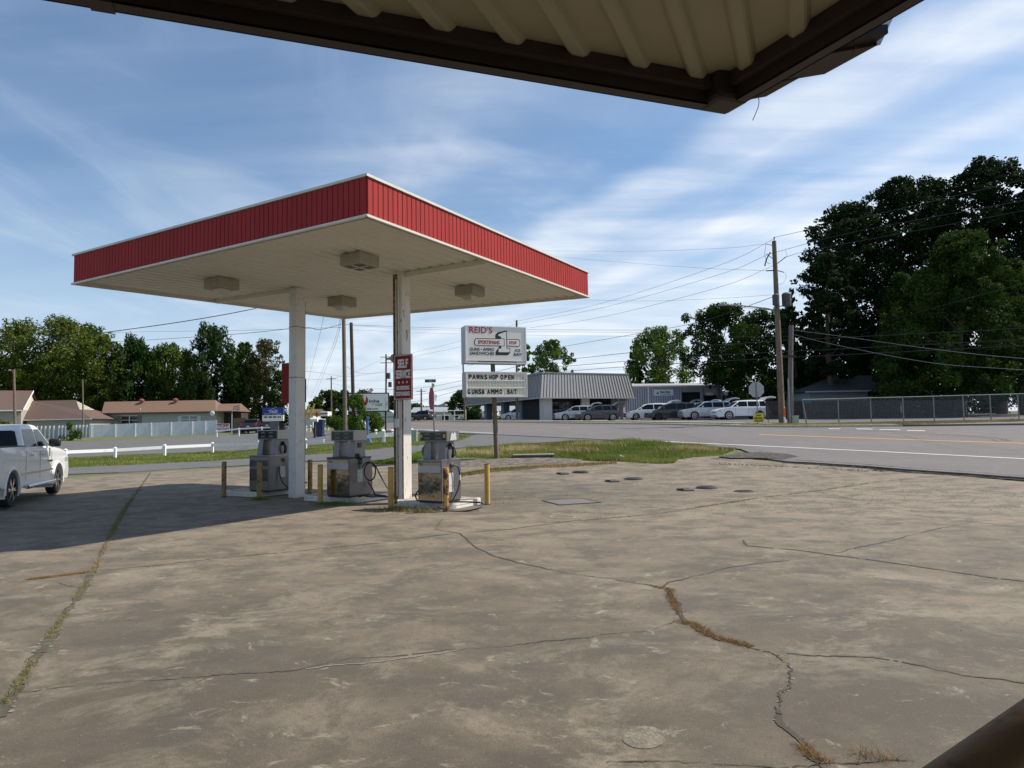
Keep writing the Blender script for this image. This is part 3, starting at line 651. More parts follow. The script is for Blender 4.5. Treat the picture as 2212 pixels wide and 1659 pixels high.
# ---------------------------------------------------------------- pumps
m_steel = M('pump_steel', (.27, .26, .25), .3, .8, .1, 3, bump=.05, bscale=6)
m_mirror = M('mirror_steel', (.40, .37, .31), .10, 1.0, .08, 2, bump=.35, bscale=2.2, c2=(.16, .15, .12), lo=.5, hi=.62)
m_side = M('pump_side', (.17, .16, .16), .38, .6, .12, 3, c2=(.22, .19, .17), lo=.55, hi=.7)
m_blk = M('rubber_black', (.018, .018, .018), .45, var=.1); m_disp = M('display_black', (.012, .013, .014), .15, var=.2)
m_label = M('paper_label', (.60, .60, .56), .7, var=.15, scale=30, c2=(.25, .25, .25), lo=.5, hi=.6); m_dig = M('display_digits', (.10, .10, .10), .4)
m_ysq = M('yellow_label', (.65, .35, .03), .5); m_tape = M('faded_band', (.42, .42, .42), .5, var=.1, scale=12)
def pump(l, c, r, ytop, hsplit, hx0, hx1, htop, hbot, lab, kind):
    zi = .149
    ul, vl = solve(*l, zi); uc, vc = solve(*c, zi); ur, vr = solve(*r, zi)
    v0 = (vl+vc)/2; w = uc-ul; d = vr-v0
    o = thing('fuel_pump', lab, 'fuel pump', W2(ul+w/2, v0+d/2, zi), YU, 'fuel pumps under the canopy')
    Yc = W2(uc, v0).y; hb = P(c[0], ytop, Yc).z-zi; z0 = P(hsplit, hbot, Yc).z-zi; z1 = P(hsplit, htop, Yc).z-zi
    w2, d2 = w/2, d/2
    MB().box(-w2+.02, w2-.02, -d2+.02, d2-.02, 0, .05).build('plinth', m_blk, o)
    b = MB().box(-w2, w2, -d2, d2, .04, hb-.02).build('cabinet', m_side, o, bevel=.008)
    fp = MB().box(-w2+.012, w2-.012, -d2-.010, -d2-.0005, .05, hb-.06).build('front_panel', m_mirror if kind != 1 else m_steel, o, bevel=.004)
    MB().box(-w2+.012, w2-.012, d2+.0005, d2+.010, .05, hb-.06).build('front_panel', m_steel, o)
    k = MB().box(-w2+.02, w2-.02, -d2-.0135, -d2-.0105, hb*.70, hb*.86)
    if kind == 1: k.box(-w2+.02, w2-.02, -d2-.0135, -d2-.0105, hb*.30, hb*.62)
    k.build('faded_band', m_tape if kind != 1 else M('dark_panel', (.10, .10, .11), .2, .5, .3, 6), fp)
    MB().box(-w2-.008, w2+.008, -d2-.012, d2+.012, hb-.03, hb).build('cap', m_blk if kind == 2 else m_steel, o, bevel=.004)
    # twin pedestals
    for s, nm in ((-1, 'pedestal'), (1, 'pedestal')):
        pd = MB(); cx_ = s*(w2-.12); pd.frus((cx_, 0, hb), .21, d*.55, .17, d*.42, z0-hb+.005)
        pe = pd.build(nm, m_side, o, bevel=.006)
        MB().box(cx_+s*.096-.015, cx_+s*.096+.012, -.05, .05, z0-.16, z0-.05).build('nozzle_boot', m_blk, pe)
    # display head
    hw0 = solve(hx0, htop, z1+zi)[0]; hw1 = solve(hsplit, htop, z1+zi)[0]
    az = (hsplit-1106)/FD; hw = (hsplit-hx0)/FD*Yc/(U.x-az*U.y); hd = (hx1-hsplit)/FD*Yc/(V.x-az*V.y)
    h = MB().box(-hw/2, hw/2, -hd/2, hd/2, z0, z1).build('display_head', m_steel, o, bevel=.008)
    q = MB().box(-hw/2+.03, hw/2-.03, -hd/2-.006, -hd/2-.0005, z0+.02, z1-.025).build('display_glass', m_disp, h)
    MB().box(-hw/2+.03, hw/2-.03, hd/2+.0005, hd/2+.006, z0+.02, z1-.025).build('display_glass', m_disp, h)
    for i in (-1, 1):
        for j in (.3, .7):
            qq = MB().box(i*hw*.2-.09, i*hw*.2+.07, -hd/2-.009, -hd/2-.0065, z0+(z1-z0)*j-.02, z0+(z1-z0)*j+.025); qq.build('digit_window', m_dig, q)
    if kind == 3:
        MB().box(-hw/2+.035, -hw/2+.085, -hd/2-.009, -hd/2-.0065, z0+.08, z0+.15).box(hw/2-.10, hw/2-.04, -hd/2-.009, -hd/2-.0065, z0+.08, z0+.15).build('price_tag', m_ysq, q)
        MB().quad((hw/2+.009, -hd*.28, z0+.02), (hw/2+.009, hd*.25, z0+.03), (hw/2+.009, hd*.2, z1-.06), (hw/2+.009, .02, z1-.02), (hw/2+.009, -.01, z1-.08), (hw/2+.009, -hd*.1, z1-.03), (hw/2+.009, -hd*.22, z1-.09)).build('peeling_sticker', m_label, h)
    # side label
    lb = MB().box(w2+.0008, w2+.004, -.10, .06, hb*.38, hb*.68)
    if kind == 3: lb.box(w2+.0008, w2+.004, -.11, .06, hb*.24, hb*.37)
    lb.build('paper_label', m_label, o)
    MB().lathe([(.05, 0), (.05, .03), (.02, .045)], c=(w2, .0, hb*.86), n=10, ax='x').build('hose_outlet', m_dkiron, o)
    # nozzle: spout, body, guard, hanging on the side of each pedestal
    def nozzle(x, s, y=0.):
        nz_ = MB().tube(smoothpts([(x+s*.06, y, hb+.03), (x+s*.085, y, hb+.14), (x+s*.07, y, hb+.25), (x+s*.0, y, hb+.33)]), [.028]*12+[.03]*4+[.016]*3, 8)
        nz_.tube(smoothpts([(x+s*.10, y, hb+.05), (x+s*.145, y, hb+.12), (x+s*.13, y, hb+.22), (x+s*.085, y, hb+.25)], 4), .010, 6)
        nz_.build('nozzle', m_blk, o, smooth=True)
    def hose(pts, r_=.016): MB().tube(smoothpts(pts, 8), r_, 8).build('hose', m_blk, o, smooth=True)
    if kind == 3:
        nozzle(w2-.02, 1, -.02); nozzle(-w2-.01, -1)
        hose([(w2+.04, 0, hb*.86), (w2+.10, .1, hb*.8), (w2+.11, .14, hb*.55), (w2+.10, .08, hb*.28), (w2+.03, -.06, .0), (w2+.05, -.12, .012), (w2+.18, -.05, .018), (w2+.55, .02, .02), (w2+.78, .0, .0), (w2+.80, -.2, -.07), (w2+.55, -.38, -.12), (w2+.2, -.42, -.12), (w2-.05, -.42, -.06)])
        MB().cyl((w2+.113, .14, hb*.5), (w2+.113, .14, hb*.62), .022).build('breakaway', m_trim, o)
        hose([(-w2-.02, .0, hb*.3), (-w2-.15, .02, hb*.24), (-w2-.22, .0, .08), (-w2-.12, -.05, .02), (-w2-.2, -.1, .01), (-w2-.3, -.05, .12), (-w2-.22, .05, .26), (-w2-.1, .1, .2)])
    elif kind == 2:
        nozzle(-w2-.01, -1)
        MB().tube(smoothpts([(w2+.02, -.1, hb+.08), (w2+.04, -.06, hb-.02), (w2+.05, 0, hb-.06)]), .03).build('nozzle', m_blk, o)
        hose([(w2+.03, .02, hb*.74), (w2+.12, .05, hb*.84), (w2+.24, .08, hb*.86), (w2+.36, .10, hb*.72), (w2+.34, .10, hb*.5), (w2+.22, .08, hb*.40), (w2+.10, .06, hb*.5), (w2+.09, .04, hb*.68), (w2+.20, .05, hb*.84), (w2+.36, .08, hb*.80), (w2+.52, .12, hb*.5), (w2+.70, .16, hb*.2), (w2+.85, .2, .02), (w2+.78, .1, .01), (w2+.5, .0, .02), (w2+.3, -.05, .015), (w2+.15, .05, .02), (w2+.3, .2, .03), (w2+.6, .2, .02)])
        hose([(-w2-.0, 0, hb*.85), (-w2-.05, -.02, hb*.6), (-w2-.06, 0, hb*.3), (-w2-.03, 0, .02)], .013)
        MB().tube(smoothpts([(w2+.1, -.15, .02), (w2+.25, -.18, .05), (w2+.4, -.12, .03), (w2+.46, -.05, .02)]), .025).build('nozzle', m_blk, o)
        hose([(w2+.05, .2, hb*.35), (w2+.18, .22, .15), (w2+.26, .22, .02), (w2+.4, .3, .01)])
    else:
        nozzle(w2-.02, 1); nozzle(-w2-.01, -1)
        hose([(w2+.10, .1, hb*.9), (w2+.13, .12, hb*.65), (w2+.25, .15, hb*.42), (w2+.42, .2, hb*.30), (w2+.6, .25, hb*.2)])
        hose([(w2+.03, -.15, hb*.68), (w2+.05, -.16, hb*.5), (w2+.12, -.12, hb*.25), (w2+.26, .0, .06), (w2+.45, .05, .02)])
    return o
pump((538, 1061.5), (580.5, 1063.5), (616, 1055.5), 983.5, 584.6, 540.5, 613, 928.6, 949.5, 'left fuel pump with dull grey side and twin pedestals', 1)
pump((707.5, 1073), (753.5, 1076), (792, 1069), 988.5, 761.5, 710.5, 791, 929.5, 952.5, 'middle fuel pump with mirror front and a coiled hanging hose', 2)
pump((901, 1086), (957, 1088), (993, 1081), 993, 962.8, 901, 989.7, 930.7, 954, 'right fuel pump with yellow price tags and peeling sticker', 3)
# ---------------------------------------------------------------- bollards
m_bol = M('bollard_yellow', (.52, .33, .075), .6, var=.12, scale=5, c2=(.30, .18, .06), lo=.55, hi=.68, amt=.8)
m_bolr = M('bollard_rusted', (.52, .31, .07), .75, var=.12, scale=3, c2=(.10, .03, .018), lo=.47, hi=.51, vec=(1, 1, .6))
m_bold = M('bollard_dull', (.34, .22, .075), .7, var=.15, scale=5, c2=(.1, .06, .03), lo=.5, hi=.62)
bl = [(483.5, 997, 1074, 'dull bollard left of the left pump, farthest left of all', m_bold), (560, 999, 1079, 'bollard in front of the left pump', m_bold), (669.7, 993, 1067.5, 'dull bollard just right of the left column, behind its neighbour', m_bold), (691.8, 1003.5, 1087.5, 'bright bollard between the left column and the middle pump', m_bol), (799.5, 996.8, 1064, 'dull bollard directly behind the middle pump', m_bold), (844.5, 1008.8, 1098.5, 'yellow bollard against the left side of the corroded column', m_bol), (964, 1010, 1105.5, 'rust streaked bollard in front of the right pump', m_bolr), (1053, 1001.6, 1090, 'clean yellow bollard standing alone right of the right pump', m_bol)]
for px, yt, yb, lab, mt in bl:
    p = G(px, yb, .02); h = P(px, yt, p.y).z-p.z
    o = thing('bollard', 'yellow steel '+lab if 'yellow' not in lab else lab, 'bollard', p, 0, 'yellow bollards round the pumps')
    k = MB().cyl((0, 0, -.02), (0, 0, h-.015), .06, n=20); k.build('post', mt, o, smooth=False)
    MB().lathe([(.06, h-.016), (.058, h-.002), (.05, h), (.001, h-.004)], n=20).build('cap', m_rust if mt is m_bol else mt, o)
    MB().lathe([(.075, -.01), (.072, .012), (.0615, .02)], n=14).build('base_grime', m_rust, o)
# ================================================================ PORCH ROOF OVER THE CAMERA
m_gut = M('gutter_brown', (.040, .028, .023), .55, var=.1, scale=4); m_gut2 = M('gutter_inner', (.055, .04, .032), .6, var=.1, scale=4)
m_pan = M('porch_panel', (.38, .345, .235), .6, var=.06, scale=1.5)
ZG = 2.87
Cn = RZ(1566, 247, ZG); e1 = (RZ(100, 2, ZG)-Cn).normalized(); e2 = (RZ(1998, 0, ZG)-Cn).normalized()
L1, L2 = 8.0, 5.5
n1 = Vector((0, 0, 1)).cross(e1); n1 = n1 if n1.dot(e2) > 0 else -n1       # inward normals
n2 = Vector((0, 0, 1)).cross(e2); n2 = n2 if n2.dot(e1) > 0 else -n2
por = thing('porch_roof', 'porch roof overhead with ribbed tan underside and brown gutters', 'porch roof', (Cn.x, Cn.y, 0))
lc = lambda v, z=0: Vector((v.x-Cn.x, v.y-Cn.y, z))
def gutter(e, n, ln, w, off0=0.):
    k = MB(); o = Vector((0, 0, ZG))+e*off0
    k.obox(o, e*(ln-off0), n*w, U3*.006).obox(o, e*(ln-off0), n*.006, U3*.13).obox(o+U3*.118+n*.006, e*(ln-off0), n*.02, U3*.012)
    k.obox(o+n*(w-.006), e*(ln-off0), n*.006, U3*.10)
    for s in (2.05, 4.3): k.obox(o+e*s-n*.004-U3*.004, e*.06, n*(w+.006), U3*.14)
    g_ = k.build('gutter', m_gut, por)
    MB().obox(o+n*(w+.0)+U3*.05, e*(ln-off0), n*.028, U3*.07).build('inner_trim', m_gut2, g_)
gutter(e1, n1, L1, .052); gutter(e2, n2, L2, .050, .02)
MB().obox(Vector((0, 0, ZG-.004))-e2*.01-e1*.012, e1*.14, e2*.13, U3*.14).build('corner_cap', m_gut, por, bevel=.02)
k = MB(); ex = -e1; ey = -e2     # torn gutter scraps beyond the corner
q0 = Vector((0, 0, ZG+.04))
k.obox(q0+ex*.0+e2*.0, ex*.10+e2*.10, e2*.16, U3*.05)
k.obox(q0+e2*.16+ex*.0, ex*.16+e2*.14, e2*.20, U3*.045)
k.obox(q0+e2*.34+ex*.02, ex*.14+e2*.08, e2*.12+U3*.02, U3*.03)
k.build('torn_gutter', m_gut, por)
MB().add([q0+e2*.36+ex*.18+U3*.04, q0+e2*.48+ex*.20+U3*.02, q0+e2*.52+ex*.21+U3*.09, q0+e2*.40+ex*.20+U3*.12], [(0, 1, 2, 3), (3, 2, 1, 0)]).build('bent_flashing', M('bare_metal', (.75, .76, .72), .4, .2), por)
# ribbed panel
def inside(p): return None
zP = ZG+.10; ra = (RZ(984, 101, zP-.03), RZ(1130, 127, zP-.03)); rv = (RZ(1122, 125, zP)-RZ(1018, 0, zP)); rv2 = (RZ(1586, 193, zP)-RZ(1550, 0, zP)); rv = -(rv.normalized()+rv2.normalized()).normalized()
sp_ = abs((ra[1]-ra[0]).dot(e1))
rn = Vector((-rv.y, rv.x, 0)); rn = rn if rn.dot(e1) > 0 else -rn
spn = sp_*abs(e1.dot(rn)); base = lc(ra[0])
bm = bmesh.new()
rows = [(-.5, 0.), (-.21, 0.), (-.14, -.020), (-.09, -.026), (.09, -.026), (.14, -.020), (.21, 0.), (.5, 0.)]
prev = None
for i in range(-14, 60):
    for f_, dz in rows[:-1]:
        s = (i+f_)*spn; a = base+rn*s
        cur = (bm.verts.new((a.x-rv.x*6, a.y-rv.y*6, zP+dz)), bm.verts.new((a.x+rv.x*9, a.y+rv.y*9, zP+dz)))
        if prev: bm.faces.new((prev[0], prev[1], cur[1], cur[0]))
        prev = cur
for pt_, no in ((n1*.072, n1), (n2*.07, n2), (e1*L1, -e1), (e2*L2, -e2)):
    bmesh.ops.bisect_plane(bm, geom=bm.verts[:]+bm.edges[:]+bm.faces[:], plane_co=(pt_.x, pt_.y, zP), plane_no=-no, clear_outer=True)
me = D.meshes.new('ribbed_panel'); bm.to_mesh(me); bm.free(); me.materials.append(m_pan)
o = D.objects.new('ribbed_panel', me); COL.objects.link(o); o.parent = por
MB().add([Vector((0, 0, ZG+.15)), e1*L1+U3*(ZG+.15), e1*L1+e2*L2+U3*(ZG+.15), e2*L2+U3*(ZG+.15)], [(0, 1, 2, 3)]).build('roof_sheet', m_gut2, por)
for dst in (e1*5.2+e2*1.2, e1*7.6+e2*5.0): MB().cyl(dst, dst+U3*(ZG+.1), .06).build('post', m_gut, por)
for px, py, dx, dy in ((1638, 205, -12, 55), (1843, 92, -3, 28)):
    a = P(px, py, Cn.y); b = P(px+dx, py+dy, Cn.y)
    if px > 1700: a = RZ(px, py-3, ZG); b = P(px+dx, py+dy, a.y)
    tagp(MB().tube(smoothpts([a, a.lerp(b, .4)+Vector((.01, 0, 0)), b]), .0015, 5).build('dangling_twig', M('twig', (.04, .03, .02), .9)), 'thin dark straw hanging from the '+('torn gutter corner' if px < 1700 else 'right gutter edge'), 'twig', 'straws caught on the gutter')
# handrail
a, b = P(2066, 1684, .74), P(2246, 1557, .78); d = (b-a).normalized()
hr = thing('handrail', 'close brown pipe handrail crossing the lower right corner', 'handrail', (a.x, a.y, 0))
m_rail = M('rail_brown', (.30, .20, .11), .5, var=.15, scale=10, c2=(.16, .10, .05), lo=.55, hi=.7)
s0, s1 = a-d*.25, b+d*1.4; q = lambda v: v-Vector((a.x, a.y, 0))
MB().tube([q(s0), q(s1)], .024, 20).build('pipe', m_rail, hr, smooth=True)
e = q(s1)-d*.1; MB().cyl((e.x, e.y, 0), e, .0215, n=12).build('post', m_rail, hr); e = q(s0)+d*.03; MB().cyl((e.x, e.y, 0), e, .0215, n=12).build('post', m_rail, hr)
# ================================================================ POLE SIGN
m_alu = M('sign_cabinet', (.50, .50, .53), .5, .1, .08, 2); m_face = M('sign_face', (.86, .85, .78), .45, var=.04, scale=1.5, c2=(.5, .46, .38), lo=.6, hi=.75, amt=.4)
m_frame = M('sign_frame', (.82, .81, .79), .5, var=.05); m_ink = M('black_ink', (.02, .022, .02), .5); m_rink = M('red_ink', (.55, .02, .03), .5)
m_wood = M('pole_wood', (.19, .145, .105), .9, var=.25, scale=3, c2=(.08, .06, .045), lo=.5, hi=.65, vec=(4, 4, .5)); m_dwood = M('pole_wood_dark', (.07, .05, .038), .9, var=.3, scale=3, vec=(4, 4, .5))
pb = G(1072, 991.5); TS = R(19); su, sv = Vector((math.cos(TS), math.sin(TS), 0)), Vector((-math.sin(TS), math.cos(TS), 0))
def on_plane(px, py, o, n):
    d = ray(px, py); C0 = Vector((0, 0, CAMH)); t = (o-C0).dot(n)/d.dot(n); return C0+d*t
po = pb - sv*.30
sgn = thing('pole_sign', 'two part white roadside sign board on a weathered pole', 'sign', pb, TS)
loc = lambda p: Vector(((p-pb).dot(su), (p-pb).dot(sv), p.z-pb.z))
a = loc(on_plane(1005, 744, po, sv)); b = loc(on_plane(1136.6, 746, po, sv)); x0, x1 = a.x, b.x
zt = loc(on_plane(1070, 705, po, sv)).z; zb_ = loc(on_plane(1070, 785, po, sv)).z
MB().tube([(0.02, 0, -.1), (-.12, 0, zt-.15)], [.095, .085], 14).build('pole', m_wood, sgn)
W_, H_ = x1-x0, zt-zb_
yf = a.y
ub = MB().box(x0, x1, yf+.005, yf+.62, zb_, zt).build('cabinet', m_alu, sgn, bevel=.01)
MB().quad((x0+.05, yf-.002, zb_+.11), (x1-.05, yf-.002, zb_+.11), (x1-.05, yf-.002, zt-.04), (x0+.05, yf-.002, zt-.04)).build('face', m_face, ub)
k = MB().box(x0, x1, yf-.02, yf+.004, zt-.04, zt).box(x0, x1, yf-.02, yf+.004, zb_, zb_+.035).box(x0, x0+.045, yf-.02, yf+.004, zb_+.035, zt-.04).box(x1-.045, x1, yf-.02, yf+.004, zb_+.035, zt-.04).box(x0+.045, x1-.045, yf-.012, yf+.004, zb_+.095, zb_+.11)
k.build('face_frame', m_frame, ub)
MB().box(x0+.5, x1-.4, yf-.006, yf+.003, zb_+.045, zb_+.075).build('rust_streak', m_rust, ub)
FX = lambda fx, fz, dy=0.: (x0+fx*W_, yf-.004-dy, zb_+fz*H_)
r4 = lambda x, y, dy=0.: FX((x-205)/820, (717.-y)/(717-200-40*(x-205)/820), dy)
rt = Vector((1, 0, 0)); upv = Vector((0, 0, 1))
def tx(mb, s, xa, ya, xb, yb, dy=0., bold=0.):
    p, q = Vector(r4(xa, yb, dy)), Vector(r4(xb, ya, dy)); mb.text(s, p, rt, upv, q.x-p.x, q.z-p.z, bold)
def poly(mb, pts, dy): 
    q = [r4(x, y, dy) for x, y in pts]; ar = sum(q[i][0]*q[(i+1) % len(q)][2]-q[(i+1) % len(q)][0]*q[i][2] for i in range(len(q)))
    mb.add(q, [list(range(len(q))) if ar > 0 else list(range(len(q)-1, -1, -1))])
red = MB(); tx(red, "REID'S", 258, 228, 565, 303, .001, .012); tx(red, 'SPORTSMANS', 372, 412, 662, 456, .0035, .010); tx(red, 'STOP', 792, 423, 893, 460, .0035, .010)
red.build('red_lettering', m_rink, ub)
bk = MB(); tx(bk, 'GUNS • AMMO', 262, 510, 588, 548, .001, .008); tx(bk, 'SANDWICHES', 262, 565, 588, 603, .001, .008); tx(bk, 'ICE', 868, 527, 944, 560, .001, .008); tx(bk, 'BAIT', 853, 578, 964, 614, .001, .008)
poly(bk, [(606, 345), (612, 322), (640, 300), (756, 275), (762, 280), (762, 510), (803, 512), (803, 575), (772, 606), (606, 606), (606, 560), (640, 515), (650, 505), (650, 480), (640, 480), (640, 386), (606, 382)], .0015)
for pl_ in ([(338, 378), (728, 384), (728, 488), (350, 481), (330, 466), (322, 460), (322, 405), (334, 395)], [(758, 392), (922, 394), (940, 410), (942, 470), (925, 494), (758, 488)]): poly(bk, pl_, .0022)
bk.build('black_lettering', m_ink, ub)
wt = MB(); poly(wt, [(645, 330), (690, 312), (752, 292), (753, 518), (795, 520), (795, 566), (646, 566), (646, 520), (683, 518), (683, 360), (645, 345)], .0019)
for pl_ in ([(345, 388), (720, 393), (720, 480), (352, 472), (334, 458), (332, 412), (343, 402)], [(764, 401), (918, 403), (932, 416), (934, 466), (920, 485), (764, 479)]): poly(wt, pl_, .0028)
wt.build('white_inlay', m_face, ub)
# lower changeable letter board
a = loc(on_plane(1006.5, 830, po, sv)); b = loc(on_plane(1139, 830, po, sv)); X0, X1 = a.x, b.x
Z1 = loc(on_plane(1072, 803.3, po, sv)).z; Z0 = loc(on_plane(1072, 857.8, po, sv)).z; w2, h2 = X1-X0, Z1-Z0
lb = MB().box(X0, X1, yf+.005, yf+.58, Z0, Z1).build('letter_board', m_alu, sgn, bevel=.01)
MB().quad((X0+.04, yf-.001, Z0+.04), (X1-.04, yf-.001, Z0+.04), (X1-.04, yf-.001, Z1-.04), (X0+.04, yf-.001, Z1-.04)).build('board_face', M('board_cream', (.86, .83, .70), .5, var=.05), lb)
MB().box(X0, X1, yf-.02, yf+.004, Z1-.035, Z1).box(X0, X1, yf-.02, yf+.004, Z0, Z0+.03).box(X0, X0+.035, yf-.02, yf+.004, Z0+.03, Z1-.035).box(X1-.035, X1, yf-.02, yf+.004, Z0+.03, Z1-.035).box(X0+.04, X1-.04, yf-.012, yf, Z0+h2*.355, Z0+h2*.378).box(X0+.04, X1-.04, yf-.012, yf, Z0+h2*.64, Z0+h2*.665).build('letter_rails', m_frame, lb)
k = MB(); nst = 38
for row in (.40, .685, .105):
    for i in range(nst):
        fx = .04+.92*i/nst
        if (row == .685 and fx < .775) or (row == .105 and fx < .80 and not (.60 < fx < .64)):
            continue
        k.box(X0+w2*fx, X0+w2*fx+.011, yf-.004, yf-.0012, Z0+h2*row, Z0+h2*(row+.235))
k.build('strip_gaps', M('strip_shadow', (.20, .19, .13), .7), lb)
t = MB(); r5 = lambda x: X0+(x-215)/825*w2
def word(s, xa, xb, z0, z1): t.text(s, (r5(xa), yf-.006, Z0+h2*z0), rt, upv, r5(xb)-r5(xa), h2*(z1-z0), .022)
for s, xa, xb in (('P', 248, 292), ('A', 300, 343), ('W', 347, 402), ('N', 405, 445), ('S', 458, 497), ('H', 520, 558), ('O', 562, 600), ('P', 604, 640), ('O', 672, 712), ('P', 727, 764), ('E', 778, 812), ('N', 818, 856)): word(s, xa, xb, .69, .89)
for s, xa, xb in (('G', 232, 270), ('U', 288, 326), ('N', 330, 370), ('S', 375, 415), ('&', 420, 460), ('A', 493, 530), ('M', 542, 590), ('M', 594, 645), ('O', 655, 695), ('B', 763, 798), ('A', 802, 838), ('I', 842, 852), ('T', 855, 892)): word(s, xa, xb, .115, .315)
t.build('board_letters', m_ink, lb)
MB().box(r5(736), r5(744), yf-.008, yf-.004, Z0+h2*.12, Z0+h2*.15).box(r5(975), r5(990), yf-.008, yf-.004, Z0+h2*.75, Z0+h2*.79).build('red_dots', m_rink, lb)
MB().lathe([(.035, -.01), (.035, .02), (.02, .03)], c=(X1+.005, yf+.05, Z0+h2*.48), n=10, ax='x').build('lock', m_ink, lb)
# ================================================================ UTILITY POLES AND WIRES
POLES = {}
def upole(key, base, top, r0, r1, lab, mt=m_wood, name='utility_pole'):
    o = thing(name, lab, 'utility pole', base); t_ = top-base
    MB().tube([(0, 0, -.2), t_*.5, t_], [r0, (r0+r1)/2, r1], 12).build('shaft', mt, o); POLES[key] = (o, base, t_); return o
bp = at(1690, 42.); tp = P(1672, 521, 42.)
big = upole('big', bp, tp, .20, .13, 'tallest weathered utility pole with transformer and street lamp arm', m_wood)
def rel(px, py, base, dy=0.): p = P(px, py, base.y+dy); return p-base
m_ins = M('insulator', (.12, .11, .10), .3); m_gal = M('galvanised', (.27, .28, .28), .45, .5, .1); m_tr = M('transformer_grey', (.085, .075, .07), .6, .2, .2, 6)
k = MB()
for (xa, ya), (xb, yb), r_ in (((1672, 531), (1655, 527), .02), ((1674, 562), (1655, 548), .02), ((1675, 572), (1696, 556), .02), ((1675, 584), (1655, 585), .035), ((1679, 584), (1694, 588), .035), ((1672, 521), (1673, 512), .03)):
    k.tube([rel(xa, ya, bp), rel(xb, yb, bp)], r_, 6)
k.build('insulator_arms', m_ins, big)
k = MB(); k.tube(smoothpts([rel(1655, 527, bp), rel(1652, 548, bp), rel(1656, 565, bp), rel(1664, 570, bp)]), .012, 5).tube(smoothpts([rel(1696, 540, bp), rel(1700, 552, bp), rel(1690, 562, bp), rel(1676, 572, bp)]), .008, 5).tube(smoothpts([rel(1664, 545, bp), rel(1656, 560, bp), rel(1652, 575, bp)]), .04, 6).tube(smoothpts([rel(1696, 590, bp), rel(1698, 600, bp), rel(1690, 612, bp), rel(1678, 617, bp)]), .008, 5)
k.build('jumper_wires', m_ins, big)
c = rel(1699, 648, bp); MB().lathe([(.27, -.38), (.28, .36), (.2, .44), (.05, .48)], c=c, n=16).build('transformer', m_tr, big)
c = rel(1676, 648, bp, -.45); MB().lathe([(.2, -.32), (.21, .30), (.1, .38)], c=c, n=14).build('transformer', m_tr, big)
MB().cyl(rel(1697, 660, bp), rel(1682, 662, bp), .03).cyl(rel(1704, 634, bp), rel(1706, 622, bp), .03).build('transformer_bracket', m_ins, big)
MB().tube(smoothpts([rel(1676, 682, bp), rel(1668, 670, bp), rel(1645, 665, bp), rel(1610, 661, bp), rel(1568, 658.5, bp)]), .045, 8).tube([rel(1676, 671, bp), rel(1596, 663, bp)], .012, 5).build('lamp_arm', m_gal, big, smooth=True)
c = rel(1560, 658.5, bp); MB().frus((c.x, c.y, c.z-.06), .5, .2, .35, .14, .13).build('lamp_head', m_gal, big, bevel=.02)
sb = at(1706, 43.5); stp = P(1709, 703, 43.5); sh = upole('short', sb, stp, .16, .14, 'shorter grey utility pole with metal conduit right of the tallest pole', M('pole_grey', (.16, .14, .125), .9, var=.25, scale=3, vec=(4, 4, .5)))
MB().cyl((.17, -.12, 0), rel(1712, 706, sb), .025, n=8).cyl((-.05, -.2, 0), (-.05, -.19, 2.9), .05, n=8).build('conduit', m_gal, sh)
MB().box(-.5, .5, -.2, -.12, rel(1708, 768, sb).z-.1, rel(1708, 768, sb).z).build('crossarm', m_dwood, sh)
def dist_pole(key, bx, Y, tx_, ty, lab, r_=.15, arms=1):
    b = at(bx, Y); o = upole(key, b, P(tx_, ty, Y), r_, r_*.7, lab, m_wood if key != 'p758' else m_dwood)
    if arms:
        t_ = P(tx_, ty, Y)-b; kk = MB()
        for i in range(arms): kk.box(t_.x-.9, t_.x+.9, t_.y-.05, t_.y+.05, t_.z-.5-i*.9, t_.z-.4-i*.9)
        kk.build('crossarm', m_dwood, o)
    return o
dist_pole('p1117', 1117, 80, 1116, 692, 'utility pole rising behind the pole sign and the mansard roof', .17, 0)
d834 = dist_pole('p834', 834, 105, 834, 765, 'distant pole with paired transformers beside the restaurant sign', .17, 2)
c = P(839.5, 812, 105)-at(834, 105); MB().lathe([(.28, -.45), (.28, .45)], c=c, n=10).lathe([(.28, -.4), (.28, .4)], c=(c.x+.1, c.y+.6, c.z-1.3), n=10).build('transformer', m_tr, d834)
dist_pole('p716', 716, 120, 715.5, 813, 'slim distant pole before the round green tree', .15, 1)
dist_pole('p910', 910.5, 125, 910, 840, 'distant pole right of the self service board', .2, 1)
dist_pole('p1000', 1004.6, 105, 1000, 778, 'pole half hidden by the left edge of the pole sign', .17, 0)
b742 = G(746.5, 961); upole('p742', b742, P(741, 600, b742.y), .115, .095, 'pale wooden pole behind the middle pump, left of a pair')
b758 = G(765, 944); upole('p758', b758, P(758.5, 697, b758.y), .13, .11, 'dark creosoted pole behind the middle pump, right of a pair', m_dwood)
lp = dist_pole('p30', 33, 95, 30, 798, 'wooden yard pole with small lamp in front of the brick house', .2, 0)
q = P(30, 800, 95)-at(33, 95); MB().tube(smoothpts([q-Vector((0, 0, .6)), q+Vector((-.1, 0, -.1)), q+Vector((-.5, 0, .05))]), .05, 6).lathe([(.16, 0), (.2, .12), (.08, .25)], c=q+Vector((-.6, 0, -.1)), n=10).build('yard_lamp', m_gal, lp)
dist_pole('p180', 180, 96, 178.5, 820, 'thin dark pole between the two brown roofed houses', .12, 0)
m_wire = M('wire', (.025, .025, .028), .6); m_wirel = M('wire_bare', (.11, .11, .12), .5)
WN = [0]
def wire(pts, lab, r_=.012, mt=m_wire, grp='overhead wires'):
    q = smoothpts([P(*p) for p in pts], 8); tagp(MB().tube(q, r_*.85, 5).build('overhead_wire', mt), lab, 'wire', grp)
Yb, Ys = 42, 43.5
